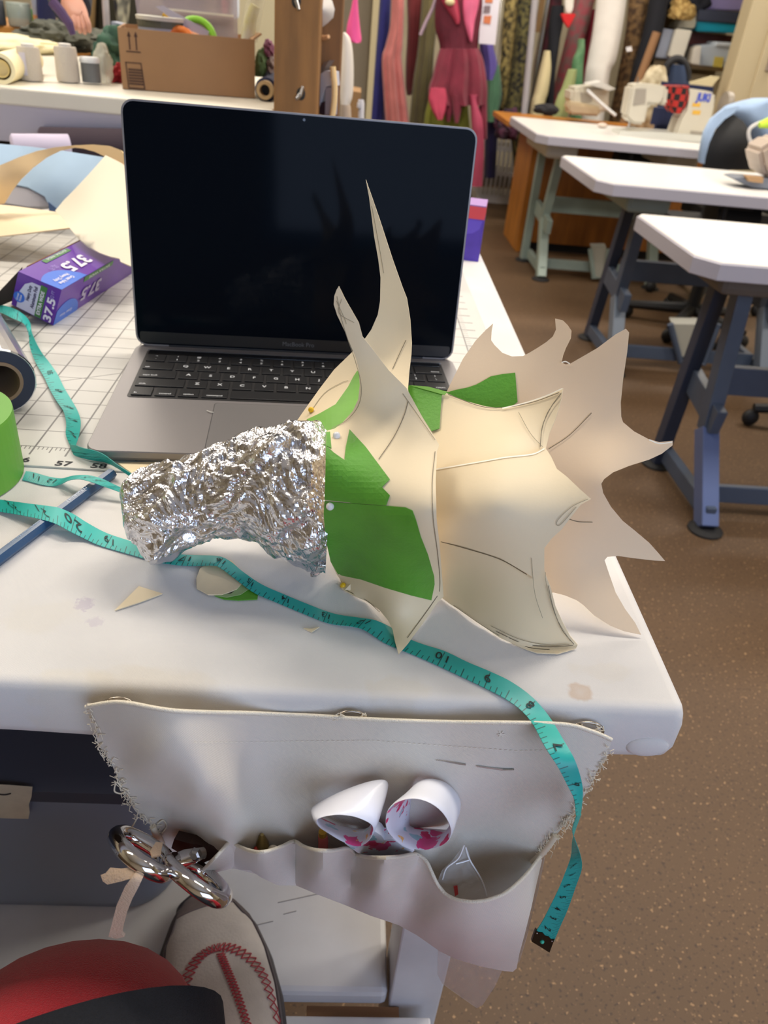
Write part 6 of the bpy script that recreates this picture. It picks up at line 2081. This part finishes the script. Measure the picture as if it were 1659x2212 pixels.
tag(obj('white_tube', drape([(222, 772, 778), (232, 771, 781), (275, 773, 786), (ypx(770, 1.95, FLOOR + .002), 740, 754)], 1.95, .02, 2, .02, 20), M('bottle_white', (206, 204, 210), .4), None, True), 'white rolled tube standing right of the brown carton edge', 'tube')

# ================================================================ raised white bench behind the laptop
ZS = 0.15
YS = 0.88
rb_ = thing('raised_bench', 'white raised bench behind the laptop holding the cardboard box', 'bench', (-.8, 1.3, FLOOR))
xe = x0_ - .001
cw = M('cream_top', (222, 216, 200), .45)
obj('bench_top', box(((xe - 1.9) / 2, YS + .42, ZS - .0125), (xe + 1.9, .84, .025), bev=.003), cw, rb_)
obj('apron', box(((xe - 1.9) / 2, YS + .02, ZS - .052), (xe + 1.9, .02, .056)), M('lilac_white', (196, 190, 200), .5), rb_)
for x_ in (xe - .05, -1.8):
    for y_ in (YS + .05, YS + .78):
        obj('leg', box((x_, y_, (FLOOR + ZS - .08) / 2), (.05, .05, ZS - .08 - FLOOR)), whitep, rb_)
obj('back_panel', box(((xe - 1.9) / 2, YS + .82, (FLOOR + ZS) / 2 - .02), (xe + 1.9, .02, ZS - FLOOR - .05)), M('shadow_brown', (60, 48, 42), .8), rb_)  # dark brown sheet standing in for the shade under the bench
obj('wood_rail', box((-.36, YS + .60, -.03), (.16, .03, .10)), M('golden_wood', (206, 160, 86), .6), rb_)


def stand(x0, x1, yt, yb, z, grow=1.0):
    """round thing seen between x0..x1, its foot's near edge at yb, its top at yt: base centre, radius, height"""
    xc = (x0 + x1) / 2
    p = UZ(xc, yb, z)
    dd = RM[2] @ (p - CAM)
    r = (x1 - x0) / 2 * dd / F * grow
    c = p + np.array([0, r * .9, 0])
    hs = np.linspace(0, .5, 400)
    q = [(RM @ (c + np.array([0, 0, h]) - CAM)) for h in hs]
    ys = np.array([H / 2 + F * a[1] / a[2] for a in q])
    return c, r, hs[int(np.argmin(abs(ys - yt)))]


thr = M('thread_grey', (208, 198, 182), .8, bump=.6, bscale=300)
for k, (x0s, x1s, yt, yb, lab) in enumerate(((38, 86, 99, 177, 'grey thread cone with a paper label, left one on the bench'), (118, 166, 98, 180, 'unlabelled grey thread cone in the middle of the bench front'))):
    c, r, h = stand(x0s, x1s, yt, yb, ZS)
    t = thing('thread_cone', lab, 'thread cone', c, 'thread on the bench')
    obj('winding', lathe([(r * .98, .002), (r, .006), (r * .97, h - .006), (r * .92, h - .002)], c, (0, 0, 1), 28), thr, t, True)
    obj('core', lathe([(r * .55, 0), (r * .55, h + .002), (r * .42, h + .003)], c, (0, 0, 1), 20), M('core_white', (222, 218, 210), .6), t)
    if k == 0:
        obj('paper_label', shell(np.array([c + np.array([(r + .0008) * math.sin(a), -(r + .0008) * math.cos(a), z]) for z in (h * .18, h * .82) for a in (-.55, -.35, -.15, .05)]), [[0, 1, 5, 4], [1, 2, 6, 5], [2, 3, 7, 6]], .0004), M('label_lilac', (212, 208, 222), .6), t)
c, r, h = stand(173, 214, 128, 183, ZS)
t = thing('button_jar', 'clear jar with dark contents and a white lid on the bench', 'jar', c)
obj('dark_contents', lathe([(r * .94, .003), (r * .94, h * .86), (.001, h * .86)], c, (0, 0, 1), 24), M('jar_dark', (58, 58, 62), .7, var=.2, vscale=60), t, True)
obj('jar_glass', lathe([(r * .97, 0), (r, .004), (r, h)], c, (0, 0, 1), 24), M('jar_clear', (226, 230, 228), .1, alpha=.18), t, True)
obj('jar_lid', lathe([(r * 1.03, h * .88), (r * 1.03, h), (r * .9, h + .004)], c, (0, 0, 1), 24), M('lid_white', (220, 222, 222), .4), t)
tag(obj('clear_bag', lump(c + np.array([.010, .040, 0]), (.018, .012, .034), 41, .25), M('bag_clear', (226, 224, 206), .3, alpha=.55), None, True), 'crumpled clear bag right behind the dark jar', 'bag')
pp = M('pattern_paper', (244, 232, 188), .7, var=.03, vscale=9)
e0_ = UY(8, 150, .99)
obj_roll = thing('paper_roll', 'cream pattern paper roll lying behind the thread cones', 'paper', e0_)
axr = (UZ(190, 96, ZS + .02) - UZ(15, 150, ZS + .02))
axr[2] = 0
axr /= np.linalg.norm(axr)
c0 = UZ(-24, 152, ZS + .022) + np.array([0, .045, 0])
obj('rolled_sheet', lathe([(.0160, 0), (.022, 0), (.022, .24), (.0160, .24)], c0, axr, 28, closed=True), pp, obj_roll, True)
obj('inner_turn', lathe([(.011, .002), (.0128, .002), (.0128, .23), (.011, .23)], c0, axr, 24, closed=True), M('paper_inner', (240, 214, 140), .7), obj_roll, True)
obj('inner_disc', cyl(c0 + axr * .006, c0 + axr * .008, .0115, 20), M('paper_fill_disc', (232, 210, 150), .8), obj_roll)  # disc added to lighten the dark hollow of the roll
tag(obj('pattern_sheet', lump(UZ(22, 112, ZS) + np.array([0, .03, 0]), (.11, .08, .020), 43, .12), pp, None, True), 'crumpled cream pattern paper heap at the far left of the bench', 'paper')
olv = M('olive_cloth', (92, 92, 80), .9, col2=(62, 66, 58), vscale=18)
for k, (x, y, sx_, sz_, lab) in enumerate(((132, 100, .10, .06, 'grey olive cloth heap left, under the reaching hand'), (176, 100, .11, .062, 'grey olive cloth heap in the middle of the pile'), (226, 104, .10, .05, 'grey olive cloth heap right, touching the cardboard box'))):
    tag(obj('cloth_heap', lump(UZ(x, 108, ZS) + np.array([0, -.12, 0]), (sx_ * .62, .10, sz_ * .62), 50 + k, .3), olv, None, True), lab, 'cloth', 'olive cloth pile')
tag(obj('green_cloth', lump(UZ(243, 162, ZS) + np.array([0, .03, 0]), (.034, .05, .046), 54, .3), M('green_cloth', (66, 104, 82), .9, col2=(40, 66, 56), vscale=25), None, True), 'bottle green cloth bundle beside the cardboard box', 'cloth')
tag(obj('red_cloth', lump(UZ(256, 178, ZS), (.018, .02, .016), 55, .3), M('red_scrap', (166, 44, 48), .9), None, True), 'small red cloth corner at the foot of the cardboard box', 'cloth')
tag(obj('violet_ribbon', tube([UY(x, y, 1.35) for x, y in ((112, 2), (132, 26), (150, 52), (158, 75))], [.010, .010, .009, .006], 8), M('violet_ribbon', (84, 62, 100), .8)), 'violet ribbon lying diagonally into the olive cloth pile', 'ribbon')

# cardboard box and what is in it
kb = M('corrugated_board', (168, 128, 88), .8, var=.04, vscale=12)
B0, B1 = UZ(265, 193, ZS), UZ(551, 214, ZS)
bd_ = (B1 - B0)
bw = np.linalg.norm(bd_)
bd_ /= bw
bp2 = np.array([-bd_[1], bd_[0], 0])
BH = UY(268, 60, B0[1])[2] - ZS
BDp = .24
cb_ = thing('cardboard_box', 'open brown cardboard box printed with up arrows on the bench', 'box', (B0 + B1) / 2 + bp2 * .12)
T_ = .004


def bxp(a, b, z):
    return B0 + bd_ * a + bp2 * b + np.array([0, 0, z])


def wall_(a0, b0, a1, b1, nm):
    obj(nm, hexa([bxp(a0, b0, 0.001), bxp(a1, b0, .001), bxp(a1, b1, .001), bxp(a0, b1, .001), bxp(a0, b0, BH), bxp(a1, b0, BH), bxp(a1, b1, BH), bxp(a0, b1, BH)]), kb, cb_)


wall_(0, 0, bw, T_, 'front_wall')
wall_(0, BDp - T_, bw, BDp, 'back_wall')
wall_(0, T_, T_, BDp - T_, 'side_wall')
wall_(bw - T_, T_, bw, BDp - T_, 'side_wall')
obj('bottom', hexa([bxp(T_, T_, .001), bxp(bw - T_, T_, .001), bxp(bw - T_, BDp - T_, .001), bxp(T_, BDp - T_, .001), bxp(T_, T_, .005), bxp(bw - T_, T_, .005), bxp(bw - T_, BDp - T_, .005), bxp(T_, BDp - T_, .005)]), kb, cb_)
obj('torn_flap', shell(np.array([bxp(bw - .004, .01, BH), bxp(bw + .014, .03, BH + .010), bxp(bw + .012, .20, BH + .008), bxp(bw - .004, .22, BH)]), [[0, 1, 2, 3]], .003), kb, cb_)
pb_ = M('box_print', (84, 58, 44), .8)
gl_ = []


def bplate(pts):
    return shell(np.array([bxp(a, -.0006, z) for a, z in pts]), [list(range(len(pts)))], .0003)


u_ = bw / 287.0
for ax0 in (22, 36):
    gl_.append(bplate([((ax0 - 1.5) * u_, BH * .66), ((ax0 + 1.5) * u_, BH * .66), ((ax0 + 1.5) * u_, BH * .90), ((ax0 - 1.5) * u_, BH * .90)]))
    gl_.append(bplate([((ax0 - 4) * u_, BH * .87), ((ax0 + 4) * u_, BH * .87), (ax0 * u_, BH * .96)]))
gl_.append(bplate([(14 * u_, BH * .62), (44 * u_, BH * .62), (44 * u_, BH * .64), (14 * u_, BH * .64)]))
obj('arrow_print', join(*gl_), pb_, cb_)
gl_ = [bplate([(14 * u_, BH * .02), (48 * u_, BH * .02), (48 * u_, BH * .045), (14 * u_, BH * .045)]), bplate([(10 * u_, BH * .44), (42 * u_, BH * .44), (42 * u_, BH * .46), (10 * u_, BH * .46)]),
       bplate([(12 * u_, BH * .03), (14.5 * u_, BH * .03), (12.5 * u_, BH * .46), (10 * u_, BH * .46)]), bplate([(45.5 * u_, BH * .03), (48 * u_, BH * .03), (43.5 * u_, BH * .46), (41 * u_, BH * .46)])]
for k in range(6):
    z = BH * (.09 + k * .047)
    gl_.append(bplate([(15 * u_, z), (45 * u_, z), (45 * u_, z + BH * .032), (15 * u_, z + BH * .032)]))
obj('panel_print', join(*gl_), pb_, cb_)
c = bxp(.075, .10, BH - .02)
bwl = thing('striped_tub', 'white tub with dark striped rim in the cardboard box', 'tub', c)
obj('tub_wall', lathe([(.036, -.05), (.044, .012), (.045, .022)], c, (0, 0, 1), 30), M('tub_blue', (176, 182, 192), .4), bwl, True)
obj('tub_band', lathe([(.0453, .022), (.0460, .034)], c, (0, 0, 1), 30), M('tub_dark', (96, 96, 78), .5), bwl)
obj('tub_rim', lathe([(.047, .033), (.048, .039), (.043, .040), (.041, .030)], c, (0, 0, 1), 30), M('tub_white', (226, 222, 206), .5), bwl, True)
for nm, col, a, z_, R_, r_, tilt, lab in (('green_tape_ring', (150, 216, 60), .128, BH - .012, .034, .006, (0, -1, .3), 'lime green ring standing up in the cardboard box'), ('orange_ring', (240, 130, 50), .098, BH - .022, .028, .007, (0, -1, .5), 'orange ring in front of the lime one in the box'),
                                          ('peach_ring', (240, 176, 130), .118, BH - .026, .026, .006, (0, -1, .6), 'peach ring lowest in front of the lime one')):
    cc = bxp(a, .05 + (.02 if nm[0] == 'g' else 0), z_)
    d_, s1_, u1_ = fr(np.array(tilt, float))
    tag(obj(nm, tube([cc + R_ * (s1_ * math.cos(q) + u1_ * math.sin(q)) for q in np.linspace(0, 2 * math.pi, 30, endpoint=False)], r_, 8, closed=True), M(nm + '_m', col, .45), None, True), lab, 'ring')
YBx = B0[1] + .12
tag(obj('yellow_strip', tube([UY(352, 32, YBx), UY(418, 74, YBx)], .006, 8), M('yellow_bar', (226, 178, 60), .5)), 'yellow strip slanting behind the rings in the box', 'strip')
tag(obj('clear_ruler', prism([UY(x, y, YBx - .03) for x, y in ((336, 14), (352, 12), (452, 68), (446, 80), (410, 72))], (0, .003, 0)), M('clear_lilac', (206, 198, 208), .25, alpha=.75)), 'clear plastic ruler slanting out of the cardboard box', 'ruler')
pk_ = thing('plastic_packet', 'clear packet with a tan card standing in the cardboard box', 'packet', UY(400, 75, YBx + .06))
ypoly('tan_card', [(352, 20), (504, 36), (506, 100), (380, 96)], YBx + .07, .006, M('tan_card', (196, 170, 138), .7), pk_)
ypoly('film', [(290, -15), (512, -5), (514, 100), (300, 60)], YBx + .06, .002, M('film_mauve', (196, 182, 184), .3, alpha=.55), pk_)
ypoly('bright_edge', [(350, 16), (504, 32), (504, 37), (350, 21)], YBx + .055, .003, M('edge_cream', (232, 222, 204), .5), pk_)
bt = thing('bagged_roll', 'white and yellow roll in a clear bag at the right of the box', 'roll', UY(535, 78, YBx))
obj('roll_body', tube([UY(534, 90, YBx), UY(542, 40, YBx), UY(552, 12, YBx)], [.012, .011, .009], 14), M('roll_white', (226, 224, 206), .6, col2=(216, 206, 130), vscale=30), bt, True)
obj('bag_film', drape([(-10, 536, 574), (20, 528, 568), (60, 522, 560), (92, 520, 556)], YBx, .02, 3, .2, 28), M('bag_clear2', (226, 222, 200), .2, alpha=.30), bt, True)
# right of the box: cardboard-cored roll and oddments
cr = thing('dark_cloth_roll', 'navy cloth roll on a cardboard core right of the box', 'roll', UZ(572, 214, ZS))
cc = UZ(572, 195, ZS + .018)
r0 = .0165
obj('cardboard_core', lathe([(.0090, -.001), (.0150, -.001), (.0150, .20), (.0090, .20)], cc, (0.05, 1, 0), 28, closed=True), M('core_tan', (196, 168, 124), .8), cr)
obj('cloth_winding', lathe([(.0152, .012), (.0195, .014), (.0195, .19), (.0152, .19)], cc, (0.05, 1, 0), 28, closed=True), M('navy_roll', (46, 50, 78), .85), cr, True)
obj('core_hole', cyl(cc + np.array([0, .02, 0]), cc + np.array([0, .024, 0]), .0092, 18), M('hole_black', (20, 20, 18), .6), cr)
for x, y, s_, col, lab, nm in ((566, 140, (.014, .02, .026), (92, 120, 76), 'moss green packet squeezed between box and timber post', 'green_packet'), (580, 106, (.010, .015, .016), (140, 84, 112), 'mauve scrap at the top of the oddments by the post', 'mauve_scrap'),
                               (584, 142, (.009, .015, .018), (130, 112, 108), 'taupe scrap between the green packet and timber post', 'taupe_scrap'), (580, 172, (.012, .015, .020), (88, 96, 112), 'grey blue scrap resting on the navy roll', 'grey_scrap')):
    p_ = UY(x, y, B1[1] + .10)
    tag(obj(nm, lump(p_ - np.array([0, 0, s_[2] * .75]), s_, 60 + x, .2), M(nm + '_m', col, .7), None, True), lab, 'oddment')

# ---------------------------------------------------------------- under the raised bench
lil = M('lilac_bolt', (206, 196, 216), .85)
t = thing('lilac_fabric_roll', 'lilac cloth roll lying under the raised bench', 'fabric', UY(60, 310, .85))
a_, b_ = UY(26, 318, .80), UY(150, 318, .84)
obj('cloth_roll', tube([a_, a_ * .97 + b_ * .03, b_], [.016, .019, .019], 22), lil, t, True)
obj('roll_end', lathe([(.006, 0), (.007, -.002), (.013, -.001)], a_, a_ - b_, 18), M('lilac_inner', (180, 172, 190), .9), t)
tag(obj('dark_fabric_roll', tube([UY(95, 312, .88), UY(420, 318, .88)], .026, 20), M('aubergine', (62, 50, 58), .9), None, True), 'dark aubergine cloth roll behind the lilac one', 'fabric')
bl = M('sky_blue_cloth', (156, 182, 206), .7, var=.10, vscale=7)
Db_ = Depth([(-20, 312, .70), (226, 340, .66), (120, 455, .60), (10, 445, .60), (100, 380, .625), (60, 330, .69), (180, 420, .60)])
t = thing('blue_cloth', 'folded sky blue cloth under the bench, seen through the card loop', 'cloth', UY(100, 450, .62))
obj('upper_fold', sheet([(-30, 308), (60, 316), (140, 326), (228, 340), (215, 362), (180, 400), (140, 440), (122, 456), (112, 452), (104, 440), (96, 424), (60, 404), (20, 396), (-30, 392)], Db_, .012, step=18), bl, t, True)
obj('lower_fold', sheet([(-30, 380), (20, 394), (60, 402), (98, 424), (108, 446), (60, 446), (10, 438), (-30, 436)], Db_, .012, off=-.004, step=16), M('grey_blue_cloth', (158, 156, 162), .8), t, True)
obj('dark_edge', sheet([(104, 436), (124, 452), (118, 462), (106, 456)], Db_, .01, off=.003, step=10), M('denim_edge', (58, 82, 120), .8), t, True)
# curled sheet of card
cs = thing('curled_card_sheet', 'large cream card sheet curling up and over left of the laptop', 'card', UY(150, 520, .5))
Dbase = Depth([(-30, 452, .565), (0, 452, .56), (110, 452, .545), (235, 482, .500), (150, 496, .470), (0, 512, .455), (-30, 518, .45)])
obj('lower_leaf', sheet([(-40, 436), (0, 442), (30, 445), (60, 449), (110, 456), (150, 462), (240, 478), (235, 484), (150, 492), (70, 502), (0, 510), (-40, 515)], Dbase, .0016, step=14), card, cs, True)
Darc = Depth([(-30, 400, .52), (0, 360, .53), (60, 330, .54), (120, 318, .54), (190, 313, .52), (258, 325, .49), (262, 345, .485), (225, 340, .50), (160, 320, .54), (60, 372, .53), (10, 436, .54), (-30, 440, .54)])
obj('curl_band', sheet([(-40, 378), (0, 357), (40, 340), (80, 326), (120, 318), (160, 314), (200, 312), (235, 315), (262, 325), (280, 350), (262, 362), (240, 350), (226, 338), (205, 328), (180, 321), (160, 319), (130, 326), (100, 340), (70, 362), (45, 388), (25, 415), (10, 440), (-40, 446)], Darc, .0016, step=12),
    M('peach_card_inner', (240, 208, 158), .6, var=.03, vscale=6), cs, True)
Dleaf = Depth([(120, 455, .440), (228, 336, .485), (262, 345, .482), (282, 574, .330), (200, 545, .350), (150, 500, .380), (200, 430, .425), (300, 400, .450)])
obj('hanging_leaf', sheet([(119, 455), (138, 432), (160, 410), (190, 378), (215, 350), (228, 335), (262, 352), (300, 380), (305, 480), (300, 560), (283, 575), (260, 565), (258, 558), (238, 554), (215, 546), (190, 533), (168, 514), (150, 492), (138, 474)], Dleaf, .0014, step=16), M('pale_card', (238, 228, 204), .65, var=.02, vscale=6), cs, True)

# ---------------------------------------------------------------- counter and person at the far left
YC = 1.95
ctn = thing('wooden_counter', 'honey coloured wooden counter at the top left', 'counter', UY(20, 90, YC))
zc = UY(40, 58, YC)[2]
xr_ = UY(112, 70, YC)[0]
obj('counter_top', box((xr_ - .6, YC + .3, zc - .035), (1.2, .6, .07), bev=.004), M('honey_wood', (196, 134, 60), .5, var=.12, vscale=6), ctn)
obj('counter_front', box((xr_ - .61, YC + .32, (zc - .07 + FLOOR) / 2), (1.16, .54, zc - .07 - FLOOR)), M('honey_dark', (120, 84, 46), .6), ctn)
for x0s, x1s, yt, yb, col, lab, nm, al in ((12, 62, 6, 58, (168, 180, 172), 'pale green glass tumbler on the honey counter', 'tumbler', .7), (62, 74, 20, 56, (44, 140, 70), 'slim green bottle right of the tumbler', 'bottle', 1), (72, 90, -10, 58, (150, 158, 176), 'pale blue printed can on the counter end', 'can', 1), (-16, 10, 0, 54, (70, 72, 78), 'dark jar left of the tumbler', 'jar', 1)):
    c, r, h = stand(x0s, x1s, yt, yb, zc)
    t = thing(nm, lab, nm, c)
    obj('vessel', lathe([(r * .9, 0), (r, .004), (r, h * .95), (r * .92, h)], c, (0, 0, 1), 24), M(nm + '_v', col, .25, alpha=al), t, True)
    obj('rim', lathe([(r * .96, h * .96), (r * .98, h * 1.02), (r * .85, h * 1.02)], c, (0, 0, 1), 24), M(nm + '_r', tuple(min(255, v + 30) for v in col), .3), t, True)
    if nm == 'can':
        obj('printed_band', lathe([(r * 1.02, h * .15), (r * 1.02, h * .38)], c, (0, 0, 1), 24), M('band_amber', (176, 132, 90), .5), t, True)
tag(obj('navy_garment', drape([(-30, 84, 122), (20, 86, 116), (60, 92, 112)], 2.0, .06, 4, .1), M('navy_coat', (36, 40, 84), .9), None, True), 'navy garment hanging behind the counter end', 'garment')
tag(obj('tan_coat', drape([(-30, 176, 206), (20, 178, 204), (70, 182, 202)], 2.3, .05, 4, .2), M('tan_coat', (150, 122, 78), .9), None, True), 'tan garment hanging right of the reaching arm', 'garment')
tag(obj('olive_coat', drape([(-30, 200, 300), (40, 200, 300), (95, 196, 300)], 2.36, .05, 6, .15), M('olive_coat', (50, 48, 34), .9), None, True), 'dark olive garment behind the white pole', 'garment')
tag(obj('white_pole', tube([UY(226, -25, 2.2), UY(232, 78, 2.2)], .010, 10), M('pole_white', (190, 186, 190), .5)), 'thin white pole standing before the dark olive garment', 'pole')
tag(obj('floral_cloth', drape([(-30, 244, 282), (20, 250, 278), (52, 256, 274)], 2.1, .04, 4, .25), specks('floral_dark', (190, 186, 160), (24, 30, 44), 26), None, True), 'black cloth with pale flowers hanging left of the box', 'cloth')
tag(obj('grey_case', flatpoly([(240, 46), (262, 52), (262, ypx(262, 1.36, ZS + .002)), (238, ypx(238, 1.36, ZS + .002))], 1.36, .05), M('grey_case', (146, 152, 168), .5)), 'small grey blue case left of the cardboard box', 'case')
for k, (x0s, x1s, col, lab) in enumerate(((352, 440, (34, 36, 56), 'dark navy garment behind the boxed packet'), (440, 478, (120, 100, 70), 'brown garment behind the boxed packet'), (478, 496, (196, 50, 60), 'narrow red garment behind the boxed packet'), (500, 516, (206, 214, 226), 'white rod behind the bagged roll'))):
    tag(obj('hung_garment', drape([(-40, x0s, x1s), (14 + k * 4, x0s, x1s), (40, x0s + 2, x1s - 2)], 2.2, .04, 4, .1), M('hung' + str(k), col, .8), None, True), lab, 'garment')
# the person's arm and hand
p2 = thing('person', 'person in a dark sleeve reaching a bare hand into the olive cloth', 'person', UY(170, 60, 1.5))
YH = 1.42


def chain(pts, rad, name, mat_):
    P = np.array([UY(x, y, Y_) for x, y, Y_ in pts])
    me = bpy.data.meshes.new(name)
    me.from_pydata((P - ORG[p2]).tolist(), [], [])
    return P


def skin_obj(name, V, E, Rr, mat_, par, sub=2):
    me = bpy.data.meshes.new(name)
    me.from_pydata([tuple(np.array(v) - ORG[par]) for v in V], E, [])
    o = bpy.data.objects.new(name, me)
    COL.objects.link(o)
    m_ = o.modifiers.new('skin', 'SKIN')
    m_.use_smooth_shade = True
    for i, r_ in enumerate(Rr):
        me.skin_vertices[0].data[i].radius = (r_, r_)
    me.skin_vertices[0].data[0].use_root = True
    o.modifiers.new('sub', 'SUBSURF').render_levels = sub
    o.modifiers['sub'].levels = sub
    dg = bpy.context.evaluated_depsgraph_get()
    em = bpy.data.meshes.new_from_object(o.evaluated_get(dg))
    bpy.data.objects.remove(o)
    em.materials.clear()
    em.materials.append(mat_)
    o = bpy.data.objects.new(name, em)
    COL.objects.link(o)
    o.parent = par
    ORG[o] = ORG[par]
    return o


skn = M('skin', (206, 150, 128), .5, var=.05, vscale=30)
V = [UY(150, -60, 1.62), UY(153, -5, 1.5), UY(158, 24, YH)]
E_ = [(0, 1), (1, 2)]
Rr = [.034, .028, .021]
for k, (mx, my, fx, fy, gx, gy) in enumerate(((161, 42, 163, 54, 163, 64), (170, 45, 173, 60, 173, 71), (179, 44, 183, 60, 183, 74), (186, 40, 192, 54, 193, 71))):
    b_i = len(V)
    V += [UY(mx - 2, my - 8, YH - .004), UY(mx, my, YH - .012), UY(fx, fy, YH - .018), UY(gx, gy, YH - .008)]
    E_ += [(2, b_i), (b_i, b_i + 1), (b_i + 1, b_i + 2), (b_i + 2, b_i + 3)]
    Rr += [.0085, .0062, .0056, .0048]
b_i = len(V)
V += [UY(152, 42, YH + .01), UY(154, 56, YH + .005)]
E_ += [(2, b_i), (b_i, b_i + 1)]
Rr += [.0062, .0052]
skin_obj('arm_and_hand', V, E_, Rr, skn, p2)
obj('sleeve', tube([UY(140, -70, 1.66), UY(148, -20, 1.53), UY(154, 14, 1.46)], [.060, .050, .040], 20), M('dark_sleeve', (48, 52, 62), .9, var=.1, vscale=30), p2, True)
